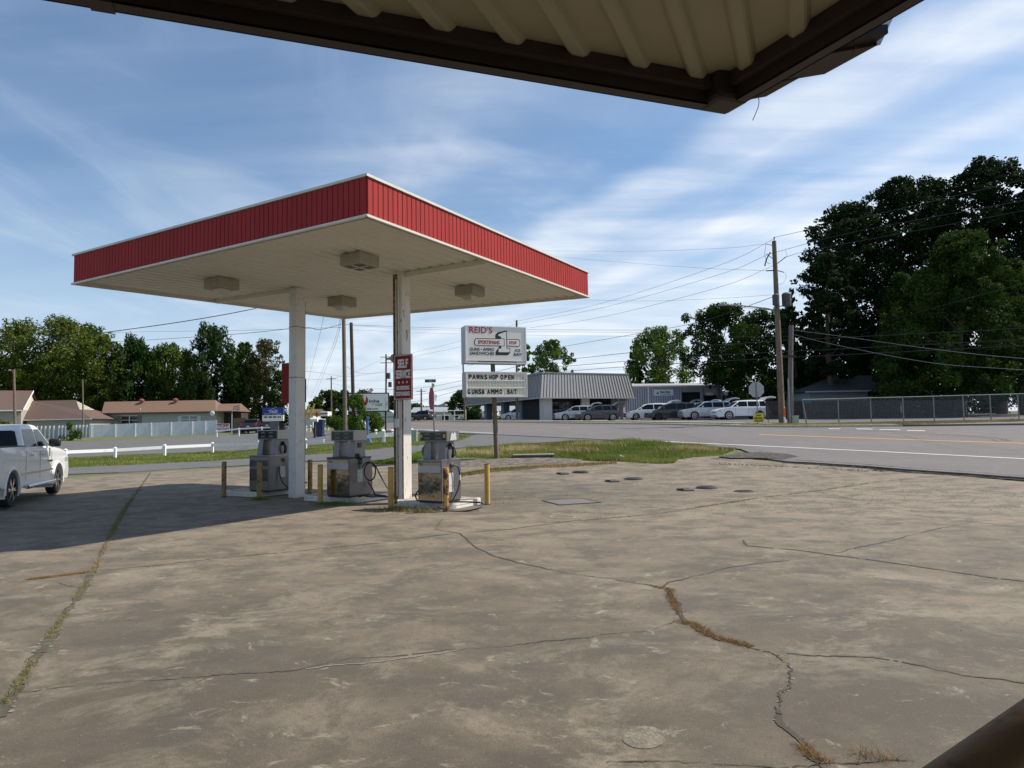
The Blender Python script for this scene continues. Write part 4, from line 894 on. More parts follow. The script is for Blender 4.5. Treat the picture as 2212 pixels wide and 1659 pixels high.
wire([(2330, 357, 22), (2212, 388, 24), (1836, 476, 35), (1672, 513, Yb)], 'top wire running right from the tallest pole across the pines', .014)
wire([(2330, 410, 22), (2212, 433, 24), (1836, 503, 35), (1664, 548, Yb)], 'second wire running right from the tallest pole', .014)
wire([(2330, 430, 22), (2212, 455, 24), (1765, 538, 38), (1694, 556, Yb)], 'third wire running right from the tallest pole', .014)
wire([(1672, 513, Yb), (1655, 525, 42.5), (1548, 575, 50), (1300, 655, 64), (1116, 694, 80)], 'top wire running left from the tallest pole to the pole behind the sign', .013)
wire([(1664, 548, Yb), (1548, 595, 50), (1300, 665, 64), (1117, 700, 80)], 'second wire running left from the tallest pole', .013)
wire([(1675, 572, Yb), (1548, 622, 50), (1300, 685, 64), (1145, 708, 80)], 'lowest of the three left running wires of the tallest pole', .013)
wire([(1656, 527, Yb), (1548, 537, 55), (1350, 543, 70), (1100, 541, 90)], 'faint level wire high above the red canopy edge', .010, m_wirel)
wire([(1655, 585, Yb), (1500, 578, 55), (1300, 563, 70), (1100, 545, 90)], 'lower faint wire sloping to the red canopy edge', .010, m_wirel)
wire([(1665, 637, Yb), (1548, 645, 52), (1380, 650, 64), (1180, 646, 85)], 'thin wire level with the transformers', .010, m_wirel)
wire([(1668, 642, Yb), (1595, 668, 48), (1500, 698, 55), (1370, 722, 65), (1200, 752, 80), (1010, 790, 95)], 'twisted service cable dropping left from the tallest pole', .022)
for i, (ya, yb_, yc, yd) in enumerate(((735, 750, 774, 792), (759, 770, 789, 806), (772, 783, 800, 820))):
    wire([(2330, ya-36, 30), (2212, ya-26, 33), (1708, ya, Ys), (1449, yb_+3, 56), (1248, yc, 70), (1145, yd-7, 80), (990, yd+32-i*4, 95), (905, yd+46, 110), (834, yd+50, 118)], ('upper', 'middle', 'lower')[i]+' of three black cables crossing above the mansard roof', .026)
wire([(1706, 711, Ys), (1500, 713, 50), (1136, 712, 60), (905, 707, 52), (742, 701, b742.y)], 'long level wire from the short pole to the pale pole, upper', .014, m_wire)
wire([(1706, 716, Ys), (1500, 719, 50), (1136, 716, 60), (905, 711, 52), (758, 703, b758.y)], 'long level wire from the short pole to the dark pole, lower', .010, m_wire)
wire([(1706, 726, Ys), (1500, 728, 50), (1136, 724, 60), (905, 719, 52), (758, 712, b758.y)], 'faintest of the long level wires between the poles', .008, m_wirel)
wire([(1712, 713, Ys), (1800, 724, 40), (2000, 752, 34), (2158, 770, 30), (2330, 782, 26)], 'sagging pale cable right of the short pole, upper', .012, M('cable_pale', (.20, .20, .20), .4))
wire([(1712, 722, Ys), (1800, 744, 40), (2000, 782, 34), (2162, 796, 30), (2330, 806, 26)], 'sagging pale cable right of the short pole, lower', .012, M('cable_pale', (.20, .20, .20)))
wire([(-80, 738, 36), (0, 736, 35), (91, 732, 34), (251, 715, 32.5), (504, 676, 31), (742, 622, b742.y)], 'thick black cable rising from the left edge to the canopy', .022)
wire([(-80, 748, 60), (0, 746, 58), (251, 738, 50), (504, 722, 40), (650, 708, 34), (690, 712, 33), (742, 699, b742.y)], 'cable with a kink passing behind the left column', .016)
wire([(-80, 728, 80), (251, 718, 60), (504, 714, 45), (742, 707, b742.y)], 'fine level wire behind the left column', .010)
wire([(741, 640, b742.y), (731, 722, 40), (706, 790, 60), (679, 858, 100), (672, 868, 120)], 'guy wire falling left beside the pale pole, right one', .012, m_wirel)
wire([(741, 640, b742.y), (727, 722, 40), (700, 792, 60), (668, 866, 100), (662, 872, 120)], 'guy wire falling left beside the pale pole, middle one', .010, m_wirel)
wire([(700, 680, 33), (691, 722, 40), (674, 790, 60), (658, 856, 100)], 'guy wire falling left beside the pale pole, left one', .010, m_wirel)
wire([(648, 800, 34), (690, 805, 60), (760, 813, 80), (834, 801, 105)], 'wire from the left column towards the transformer pole, upper', .012)
wire([(742, 790, b742.y), (790, 807, 60), (860, 802, 90), (990, 792, 95)], 'slack wire between the pale pole and the pole sign', .012)
wire([(648, 818, 60), (716, 821, 90), (834, 822, 105), (1000, 806, 110)], 'lowest thin wire in the gap between the columns', .012)
wire([(834, 775, 105), (905, 759, 90), (1000, 735, 85), (1116, 700, 80)], 'wire climbing right from the transformer pole, upper', .014, m_wirel)
wire([(834, 790, 105), (905, 768, 90), (1000, 748, 85), (1116, 712, 80)], 'wire climbing right from the transformer pole, lower', .014, m_wirel)
wire([(716, 818, 120), (760, 806, 115), (834, 772, 105)], 'wire linking the slim pole to the transformer pole', .014, m_wirel)
wire([(716, 828, 120), (770, 838, 115), (834, 840, 105), (910, 846, 125)], 'low wire between the distant poles', .014, m_wire)
wire([(2330, 590, 28), (2212, 612, 32), (1900, 700, 60), (1720, 762, 90)], 'dark wire crossing the pine crowns', .012)
# ================================================================ STREET SIGNS
m_post = M('sign_post', (.22, .23, .22), .5, .4, .15); m_green = M('sign_green', (.02, .17, .10), .5); m_back = M('sign_back', (.40, .41, .41), .45, .3, .06); m_stop = M('stop_red', (.36, .02, .03), .5)
b = G(940.5, 988); o = thing('stop_sign', 'red stop sign seen almost edge-on with a green street name blade', 'sign', b)
h = lambda py: P(935, py, b.y).z-b.z
tw = (P(934, 833, b.y)-b)
MB().tube([(0, 0, -.05), (tw.x, 0, h(828))], .03, 8).build('post', m_post, o)
hh = (h(837)-h(885))/2; zc_ = (h(837)+h(885))/2; yawn = R(180-76)   # face nearly edge-on
fd = Vector((math.cos(R(-70)), math.sin(R(-70)), 0)); nd = Vector((fd.y, -fd.x, 0)); cx_ = P(932.5, 860, b.y).x-b.x
oc = []
for i in range(8):
    a = R(22.5+45*i); oc.append((hh/math.cos(R(22.5))*math.cos(a), hh/math.cos(R(22.5))*math.sin(a)))
nv = -nd if nd.x > 0 else nd
f0 = lambda a, c_: Vector((cx_, -.06, zc_))+fd*a*1.0+U3*c_+nv*.006; f1 = lambda a, c_: Vector((cx_, -.06, zc_))+fd*a+U3*c_-nv*.006
plate = MB().prism(oc, f0, f1).build('plate', m_stop, o)
MB().text('STOP', Vector((cx_, -.06, zc_))+nv*.012-fd*hh*.7*(-1 if nv.cross(U3).dot(fd) < 0 else 1)-U3*hh*.28, nv.cross(U3)*-1, U3, hh*1.4, hh*.56, .02).build('lettering', m_swhite, plate)
zz = h(826); k = MB().box(tw.x-.30, tw.x+.14, -.01, .01, zz, zz+.125).build('street_name_blade', m_green, o)
MB().text('8th', (tw.x-.13, -.012, zz+.03), rt, upv, .13, .075, .006).text('ST', (tw.x+.05, -.012, zz+.07), rt, upv, .06, .035, .003).text('W', (tw.x-.27, -.012, zz+.07), rt, upv, .04, .035, .003).build('lettering', m_swhite, k)
MB().obox((tw.x-.01, -.15, h(836)), (.06, .36, 0), (.01, 0, 0), (0, 0, .14)).build('street_name_blade', m_green, o)
# stop sign seen from behind with a yellow yard sign
b = at(1637, 40.5); o = thing('stop_sign', 'grey back of an octagonal stop sign beside the far kerb', 'sign', b)
h = lambda py: P(1634, py, b.y).z-b.z; tx0 = P(1634, 825, b.y).x-b.x
MB().tube([(0, 0, -.05), (tx0, 0, h(826))], .035, 8).build('post', m_post, o)
hh = (h(825)-h(858))/2; zc_ = (h(825)+h(858))/2
oc = [(hh/math.cos(R(22.5))*math.cos(R(22.5+45*i)), hh/math.cos(R(22.5))*math.sin(R(22.5+45*i))) for i in range(8)]
MB().prism(oc[::-1], lambda a, c_: (tx0*.9+a*.98, .045, zc_+c_), lambda a, c_: (tx0*.9+a*.98, .06, zc_+c_)).build('plate', m_back, o)
b2 = b+Vector((.02, -.15, 0)); o = thing('yard_sign', 'yellow yard sign with dark lettering below the grey octagon', 'sign', b2)
z0, z1 = P(1638, 913, b2.y).z-b2.z, P(1638, 894, b2.y).z-b2.z; xa, xb = P(1627, 900, b2.y).x-b2.x, P(1650, 900, b2.y).x-b2.x
m_ysn = M('yard_yellow', (.62, .55, .02), .6); MB().obox((xa, 0, z0), (xb-xa, 0, .06), (0, .01, 0), (0, 0, z1-z0)).build('panel', m_ysn, o)
t = MB(); wv = xb-xa
t.text('JUNK', (xa+wv*.28, -.004, z0+(z1-z0)*.70), rt, upv, wv*.46, (z1-z0)*.22, .01).text('REMOVAL', (xa+wv*.1, -.004, z0+(z1-z0)*.38), rt, upv, wv*.8, (z1-z0)*.24, .01).text('479 555', (xa+wv*.12, -.004, z0+(z1-z0)*.10), rt, upv, wv*.76, (z1-z0)*.2, .01)
t.build('lettering', m_ink, o); MB().cyl((xa+.1, .02, 0), (xa+.1, .02, z0+.1), .008).cyl((xb-.1, .02, 0), (xb-.1, .02, z0+.1), .008).build('stake', m_dkiron, o)
b = at(1660, 41.5); tagp(MB().tube([(b.x, b.y, b.z), (b.x, b.y, b.z+.85)], .02, 6).lathe([(.02, 0), (.028, .03)], c=(b.x, b.y, b.z+.82), n=8).build('stake', m_rust), 'thin brown stake in the grass right of the yellow yard sign', 'stake')
b = at(1695.5, 41.6); o = thing('marker_post', 'orange topped white marker post against the tallest pole', 'marker post', b)
z1 = P(1695, 880, b.y).z-b.z; MB().cyl((0, 0, 0), (0, 0, z1*.5), .055).build('white_tube', m_frame, o); MB().lathe([(.065, z1*.48), (.065, z1*.96), (.03, z1)], n=12).build('orange_cap', M('marker_orange', (.60, .09, .02), .5), o)
b = at(1719, 41.8); z1 = P(1719, 898, b.y).z-b.z; o = thing('utility_pedestal', 'pale green utility box on the grass right of the grey pole', 'utility box', b)
m_pg = M('pale_green', (.38, .45, .36), .6); MB().box(-.14, .16, -.12, .12, 0, z1-.05).build('box', m_pg, o, bevel=.01); MB().box(-.16, .18, -.14, .14, z1-.06, z1).build('lid', m_pg, o, bevel=.01)
b = G(895, 955); z1 = P(893, 929, b.y).z-b.z; o = thing('utility_pedestal', 'grey green utility box just left of the right pump head', 'utility box', b)
MB().box(-.16, .14, -.12, .12, 0, z1-.05).build('box', m_pg, o, bevel=.01); MB().box(-.18, .16, -.14, .14, z1-.06, z1).build('lid', m_pg, o, bevel=.01)
# restaurant sign
b = at(797, 46); o = thing('restaurant_sign', 'white restaurant sign in black frame with red circle emblem', 'sign', b, R(6))
q = lambda px, py: P(px, py, b.y)-b
xa, xb = q(752.5, 870).x, q(840, 870).x; z0, z1 = q(797, 890).z, q(797, 848.5).z; wv, hv = xb-xa, z1-z0
MB().cyl((xa+.4, .12, 0), (xa+.4, .12, z0+.1), .06).cyl((xb-.25, .12, 0), (xb-.25, .12, z0+.1), .06).build('posts', m_ink, o)
MB().box(xa, xb, .0, .2, z0, z1).build('cabinet', m_ink, o, bevel=.01)
MB().box(xa+.07, xb-.07, -.012, -.001, z0+.07, z1-.07).build('face', m_face, o)
def SP(fx, fz, d=0.): return (xa+wv*fx, -.015-d, z0+hv*fz)
k = MB(); n = 28; c_ = (xa+wv*.345, z0+hv*.60); rr_ = hv*.30
k.add([(c_[0]+rr_*math.cos(2*math.pi*i/n)*1.02, -.015, c_[1]+rr_*math.sin(2*math.pi*i/n)) for i in range(n)], [list(range(n))]); k.build('red_circle', m_rink, o)
k = MB(); k.add([SP(.36, .72, .003), SP(.36, .82, .003), SP(.39, .88, .003), SP(.43, .86, .003), SP(.44, .76, .003), SP(.42, .56, .003), SP(.39, .44, .003), SP(.37, .42, .003), SP(.385, .6, .003), SP(.375, .78, .003)], [list(range(9, -1, -1))]); k.build('white_swash', m_face, o)
k = MB(); k.add([SP(.30, .26, .002), SP(.48, .40, .002), SP(.40, .42, .002), SP(.34, .36, .002)], [(3, 2, 1, 0), (0, 1, 2, 3)]); k.build('red_swash', m_rink, o)
k = MB(); k.text('inhs', SP(.51, .48), rt, upv, wv*.25, hv*.17, .02).text('VIETNAMESE', SP(.56, .38), rt, upv, wv*.27, hv*.055, .004).text('CUISINE', SP(.66, .305), rt, upv, wv*.17, hv*.055, .004).text('(479) 498-6495', SP(.28, .09), rt, upv, wv*.45, hv*.11, .008)
k.build('lettering', m_ink, o)
k = MB(); k.tube([SP(.90, .08, .0), SP(.93, .30, .0), SP(.95, .52, .0), SP(.90, .62, .0), SP(.87, .76, .0)], .008, 4); k.build('branch_drawing', M('branch_grey', (.3, .25, .2), .6), o)
k = MB()
for i in range(14):
    fx, fz = random.uniform(.905, .965), random.uniform(.12, .50); k.add([SP(fx+.008*math.cos(j*1.256), fz+.018*math.sin(j*1.256), .006) for j in range(5)], [(0, 1, 2, 3, 4)])
k.build('blossom_drawing', M('blossom_pink', (.5, .15, .18), .6), o)
# blue roadside sign of the parking lot
b = at(592, 80); o = thing('letter_board_sign', 'blue sign with white house outline above a white letter board', 'sign', b)
q = lambda px, py: P(px, py, b.y)-b
xa, xb = q(566.5, 880).x, q(612.5, 880).x; z0, z1, z2, z3 = q(590, 926).z, q(590, 909.5).z, q(590, 896).z, q(590, 880.5).z; wv = xb-xa
MB().box(xa, xb, 0, .25, z2, z3).build('blue_cabinet', M('sign_blue', (.02, .045, .26), .5), o, bevel=.02); MB().box(xa, xb, 0, .25, z1, z2-.04).build('letter_board', M('board_cream', (.6, .6, .5)), o, bevel=.02)
MB().box(xa+wv*.36, xa+wv*.76, .02, .22, -.1, z1).build('base', M('base_grey', (.14, .13, .12), .8), o)
k = MB().tube([(xa+wv*.28, -.01, z2+.45), (xa+wv*.5, -.01, z3-.1), (xa+wv*.74, -.01, z2+.45)], .03, 4).text('TURNER', (xa+wv*.32, -.012, z2+.22), rt, upv, wv*.4, .28, .02).text('REAL ESTATE', (xa+wv*.1, -.012, z2+.05), rt, upv, wv*.8, .1, .01); k.build('white_lettering', m_swhite, o)
k = MB()
for i, s in enumerate(('NOW', 'HIRE', 'AGENTS', '33')): k.text(s, (xa+wv*(.08+.21*i), -.012, z1+(z2-z1)*.5), rt, upv, wv*.17, (z2-z1)*.28, .03)
k.build('board_letters', m_ink, o)
# yellow diamond, guards, mailbox, bins, blue post, red pot
b = at(684.5, 62); o = thing('warning_sign', 'small yellow diamond warning sign far down the side street', 'sign', b)
q = P(684.5, 894.5, 62)-b; r_ = 7.5/FD*62
MB().add([(q.x-r_, -.02, q.z), (q.x, -.02, q.z-r_), (q.x+r_, -.02, q.z), (q.x, -.02, q.z+r_), (q.x-r_, 0, q.z), (q.x, 0, q.z-r_), (q.x+r_, 0, q.z), (q.x, 0, q.z+r_)], [(0, 1, 2, 3), (7, 6, 5, 4), (0, 4, 5, 1), (1, 5, 6, 2), (2, 6, 7, 3), (3, 7, 4, 0)]).build('plate', M('warning_orange', (.75, .27, .02), .5), o)
MB().lathe([(.07, q.z-.02), (.05, q.z+.1)], c=(q.x, -.06, 0), n=8).box(q.x-.05, q.x+.05, -.04, -.022, q.z-.15, q.z+.02).build('symbol', m_ink, o); MB().cyl((q.x, .03, 0), (q.x, .03, q.z+.1), .035).build('post', m_post, o)
for i, (x0_, y0_, x1_, y1_, lab) in enumerate(((669, 874, 655, 910, 'left yellow guy wire guard leaning over the side street'), (679.5, 872, 668, 905, 'right yellow guy wire guard leaning over the side street'))):
    a, c_ = P(x0_, y0_, 45), P(x1_, y1_, 45); tagp(MB().tube([a, c_], .06, 8).tube([c_, c_+(c_-a)*.9], .012, 5).build('guy_guard', M('guard_yellow', (.5, .42, .03), .5)), lab, 'wire guard', 'yellow guy wire guards')
b = at(676, 56); o = thing('mailbox', 'white mailbox on a brown post by the side street', 'mailbox', b); q = P(680, 907, 56)-b
MB().tube([(q.x-.35, 0, q.z), (q.x+.25, 0, q.z)], .17, 10).build('box', m_frame, o); MB().box(q.x-.08, q.x+.08, -.07, .07, 0, q.z-.1).build('post', m_rust, o)
b = at(691, 58); o = thing('wheelie_bin', 'dark blue wheelie bin beside the white mailbox', 'bin', b); h_ = P(691, 905, 58).z-b.z; m_bb = M('bin_blue', (.02, .035, .10), .5)
MB().frus((0, 0, .06), .55, .6, .75, .8, h_-.2).build('bin', m_bb, o, bevel=.03); MB().box(-.4, .4, -.45, .42, h_-.14, h_-.05).build('lid', m_bb, o, bevel=.03); MB().cyl((-.35, .35, .1), (.35, .35, .1), .1).build('wheels', m_blk, o)
b = at(601, 84); o = thing('wheelie_bin', 'black wheelie bin right of the blue letter board sign', 'bin', at(607, 84)); MB().frus((0, 0, .05), .8, .7, 1.1, .9, 1.1).build('bin', m_blk, o, bevel=.03); MB().box(-.6, .6, -.5, .5, 1.15, 1.25).build('lid', m_blk, o, bevel=.03)
b = G(794, 956); z1 = P(795, 903, b.y).z-b.z; o = thing('blue_post', 'light blue painted post behind the middle pump', 'post', b)
m_lb = M('light_blue', (.06, .13, .26), .6, var=.1); MB().tube([(0, 0, 0), (.0, 0, z1)], [.09, .06], 12).build('tube', m_lb, o); MB().frus((0, 0, 0), .42, .42, .2, .2, .3).build('foot', m_lb, o); MB().cyl((-.05, 0, z1-.2), (.05, -.02, z1+.05), .085).build('top', m_lb, o)
b = G(681, 937); o = thing('red_planter', 'round red pot with weeds at the edge of the parking lot', 'planter', b); h_ = P(681, 924, b.y).z-b.z
MB().lathe([(.22, 0), (.30, h_*.7), (.33, h_*.72), (.33, h_), (.27, h_)], n=18).build('pot', M('pot_red', (.55, .03, .05), .4), o)
p = G(1332, 992.5); k = MB()
for i in range(16):
    a = Vector((p.x+random.uniform(-.3, .3), p.y+random.uniform(-.12, .12), p.z+random.uniform(.0, .1))); k.quad(*[a+Vector((random.uniform(-.1, .1), random.uniform(-.08, .08), random.uniform(0, .08))) for _ in range(4)])
tagp(k.build('crumpled_bag', M('bag_white', (.62, .70, .74), .5)), 'crumpled pale plastic bag lying in the grass verge', 'litter')
p = G(1153, 989, .02); o = thing('concrete_block', 'low concrete headwall block at the grass edge near the sign pole', 'concrete block', p)
MB().box(-.75, .75, 0, .3, 0, .10).build('block', m_dkiron, o); MB().box(-.78, .80, -.03, .34, .10, .14).build('coping', m_kerb, o)
p = at(1935-1, 38); tagp(MB().obox((at(1935, 40.2)), (.45, .0, .02), (0, .2, 0), (0, 0, .06)).obox(at(1935, 40.2)+Vector((.1, .02, .06)), (.25, 0, 0), (0, .12, 0), (0, 0, .03)).build('litter_scrap', m_frame), 'white scrap of litter at the foot of the chain-link fence', 'litter')
# ================================================================ FENCES
m_vinyl = M('white_vinyl', (.84, .84, .84), .45, var=.04, scale=4)
def rail_fence(posts, tops, rails, lab, wpost=.14):
    P0 = posts[0]; o = thing('rail_fence', lab, 'fence', P0)
    for p, h_ in zip(posts, tops):
        q = p-P0; c_ = MB().cbox((q.x, q.y, q.z+h_/2-.03), wpost, wpost, h_+.06)
        po_ = c_.build('post', m_vinyl, o); MB().frus((q.x, q.y, q.z+h_), wpost*1.25, wpost*1.25, .02, .02, .08).build('cap', m_vinyl, po_)
    for (a, b) in rails:
        a, b = a-P0, b-P0; d = (b-a); n = Vector((-d.y, d.x, 0)).normalized()*.045
        MB().obox(a-n/2-U3*.09, d, n, U3*.18).build('rail', m_vinyl, o)
def gp(px, py): return G(px, py, 0)
pp = [(141, 996, 972), (248.4, 989.8, 968), (355.4, 985.2, 962), (458.7, 979.5, 957.5), (560, 975, 954), (660, 970, 950)]
bs = [gp(x, y) for x, y, t_ in pp]; hs = [P(x, t_, b.y).z-b.z for (x, y, t_), b in zip(pp, bs)]
bs.insert(0, bs[0]*2-bs[1]); bs[0].z = terr(bs[0].x, bs[0].y); hs.insert(0, hs[0])
rl = [(a+U3*(ha-.12), b+U3*(hb-.12)) for (a, ha), (b, hb) in zip(zip(bs, hs), list(zip(bs, hs))[1:])]
e = gp(700, 967); rl.append((bs[-1]+U3*(hs[-1]-.12), e+U3*(hs[-1]-.14)))
rail_fence(bs, hs, rl, 'long white single rail fence along the side street at left')
pp = [(752, 968, 938), (829, 962, 931), (890, 955, 928)]; bs = [gp(x, y-4) for x, y, t_ in pp]; hs = [P(x, t_, b.y).z-b.z for (x, y, t_), b in zip(pp, bs)]
rail_fence(bs, hs, [(bs[0]+U3*(hs[0]-.22), bs[1]+U3*(hs[1]-.22)), (bs[1]+U3*(hs[1]-.22), bs[2]+U3*(hs[2]-.22))], 'short white single rail fence between the middle pump and the corroded column')
pp = [(468, 939, 931), (516, 938, 925.5), (565.5, 936, 923), (612, 935, 921), (640, 933, 920)]
bs = [at(x, 84) for x, y, t_ in pp]; hs = [P(x, t_, b.y).z-b.z for (x, y, t_), b in zip(pp, bs)]; hs = [max(.5, h_) for h_ in hs]
rail_fence(bs, hs, [(a+U3*(ha-.05), b+U3*(hb-.05)) for (a, ha), (b, hb) in zip(zip(bs, hs), list(zip(bs, hs))[1:])], 'far white rail fence in front of the parked black pickup')
a, c_ = P(622, 872, 70), P(627, 925, 70); tagp(MB().tube([a, c_, Vector((c_.x+.05, c_.y, terr(c_.x, 70)))], .07, 8).build('white_pole', m_vinyl), 'leaning thin white pole right beside the left column', 'pole')
for i, (x, yb, yt) in enumerate([(662, 932, 919), (671, 932, 918), (690, 930, 919), (701, 929, 918), (709, 929, 918), (812, 941, 929), (828, 941.5, 930), (847, 942, 930), (865, 941, 931), (655, 934, 921)]):
    b = G(x, yb); h_ = max(.4, P(x, yt, b.y).z-b.z); nm = ('between the red pot and the left column', 'left of the red pot', 'just right of the red pot', 'second right of the red pot', 'third right of the red pot', 'nearest the blue post', 'second right of the blue post', 'just left of the corroded column', 'behind the corroded column', 'against the left column')[i]
    o = thing('short_post', 'short white post with cap '+nm, 'post', b, 0, 'short white posts in the grass')
    MB().cyl((0, 0, 0), (0, 0, h_*.55), .075, n=8).build('shaft', m_vinyl, o); MB().cyl((0, 0, h_*.55), (0, 0, h_*.72), .035, n=8).lathe([(.1, h_*.72), (.1, h_*.86), (.02, h_)], n=8).build('cap', m_vinyl, o)
# white board fence and ribbed metal fence at left
m_wf = M('weathered_white_boards', (.72, .72, .74), .8, var=.10, scale=3, c2=(.46, .47, .50), lo=.5, hi=.7, vec=(3, 3, .3))
def board_fence(name, pa, pb_, ya, yb, lab, n, mt, gap=.012, posts=(), post_mt=None, cat='fence'):
    A0, B0 = at(*pa), at(*pb_); ha, hb = P(pa[0], ya, A0.y).z-A0.z, P(pb_[0], yb, B0.y).z-B0.z
    o = thing(name, lab, cat, A0); d = B0-A0; k = MB(); dn = Vector((d.x, d.y, 0)).normalized(); nn = Vector((dn.y, -dn.x, 0)); nn = nn if nn.y < 0 else -nn
    for i in range(n):
        t0, t1 = i/n, (i+1)/n; p, q = d*t0+dn*gap/2, d*t1-dn*gap/2; h0 = ha+(hb-ha)*(t0+t1)/2+random.uniform(-.02, .02); j = nn*random.uniform(0, .01)
        k.obox(p+j-U3*.05, q-p, nn*.02, U3*(h0+.05))
    k.build('boards', mt, o)
    MB().obox(nn*-.04+U3*(ha*.75), d+U3*0, nn*.035, U3*.08).obox(nn*-.04+U3*(ha*.25), d, nn*.035, U3*.08).build('back_rails', mt, o)
    for px in posts:
        t_ = (px-pa[0])/(pb_[0]-pa[0]); p = d*t_; h0 = ha+(hb-ha)*t_+.04
        MB().obox(p+nn*.02-dn*.07-U3*.05, dn*.14, nn*.10, U3*(h0+.05)).build('post', post_mt or mt, o)
    return o
board_fence('board_fence', (197, 92), (468, 96), 918, 908, 'weathered white board fence in front of the brown roofed house', 120, m_wf, .010, (197, 247, 289, 323, 366, 413, 442, 467), M('fence_post_white', (.62, .64, .72), .7))
board_fence('ribbed_fence', (80, 91.5), (196, 92), 921, 918, 'grey corrugated fence with white uprights behind the pickup', 60, M('fence_grey', (.36, .37, .36), .7, var=.15, scale=3), .02, [127+i*7.5 for i in range(10)]+[80+9*i for i in range(5)], m_vinyl)
# dark wooden fence behind the chain-link at right
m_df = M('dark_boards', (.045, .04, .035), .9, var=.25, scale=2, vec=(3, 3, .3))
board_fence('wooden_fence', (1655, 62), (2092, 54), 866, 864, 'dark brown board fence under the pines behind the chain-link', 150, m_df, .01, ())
# chain-link fence
px_ = [1735.5, 1812.6, 1882.7, 1952.7, 2019, 2083, 2141.6, 2202, 2262]; pt_ = [863.3, 861.5, 859.5, 857.8, 856, 854, 852.5, 851, 849.5]; pY = [43.5, 43.2, 42.8, 42.3, 41.8, 41.2, 40.6, 40., 39.4]
b0 = at(px_[0], pY[0]); o = thing('chain_link_fence', 'galvanised chain-link fence across the road at right', 'fence', b0)
bs = [at(x, y)-b0 for x, y in zip(px_, pY)]; hs = [P(x, t_, y).z-b0.z-b.z for x, t_, y, b in zip(px_, pt_, pY, bs)]
for i, (b, h_) in enumerate(zip(bs, hs)):
    MB().cyl((b.x+(.22 if i == 0 else 0), b.y, b.z-.05), (b.x, b.y, b.z+h_), .045 if i == 0 else .034, n=8).build('post', m_post, o)
for (a, ha), (b, hb) in zip(zip(bs, hs), list(zip(bs, hs))[1:]): MB().cyl(a+U3*ha, b+U3*hb, .028, n=6).build('top_rail', m_gal, o)
k = MB()
for (a, ha), (b, hb) in zip(zip(bs, hs), list(zip(bs, hs))[1:]):
    L = (b-a).length; s = .11; n = int(L/s); hm = (ha+hb)/2; r_ = .0032
    for i in range(-int(hm/s)-1, n+1):
        for sg_ in (1, -1):
            t0 = i*s; z0 = .03; t1 = t0+hm; z1 = hm
            if t0 < 0: z0 += -t0; t0 = 0
            if t1 > L: z1 -= t1-L; t1 = L
            if z1 <= z0: continue
            if sg_ < 0: ta, tb = L-t0, L-t1
            else: ta, tb = t0, t1
            d = (b-a)/L; n2_ = Vector((0, 0, r_)); pa, pb2 = a+d*ta, a+d*tb; za = pa.z+z0; zb2 = pb2.z+z1
            w_ = Vector((d.x, d.y, 0))*r_
            k.quad((pa.x-w_.x, pa.y-w_.y, za), (pa.x+w_.x, pa.y+w_.y, za), (pb2.x+w_.x, pb2.y+w_.y, zb2), (pb2.x-w_.x, pb2.y-w_.y, zb2))
k.build('mesh', M('chain_wire', (.34, .35, .35), .5, .3), o)
MB().box(-.02+.15, .5, -.06, -.04, hs[0]-.22, hs[0]-.08).build('small_blue_sign', M('tag_blue', (.03, .10, .22), .5), o)
# ================================================================ BUILDINGS
m_mans = M('mansard_metal', (.40, .38, .37), .5, .1, .05, 1.5); m_seam = M('mansard_seam', (.15, .14, .14), .6)
m_stuc = M('pale_stucco', (.60, .58, .55), .8, var=.06, scale=2); m_int = M('dark_interior', (.02, .02, .022), .8); m_glass = glassy('dark_glass', (.015, .018, .02), .05)
m_bluem = M('blue_metal', (.42, .46, .52), .45, .2, .08, 1, vec=(1, 1, .3)); m_roofm = M('metal_roof', (.40, .37, .36), .6, .2, .12, 1)
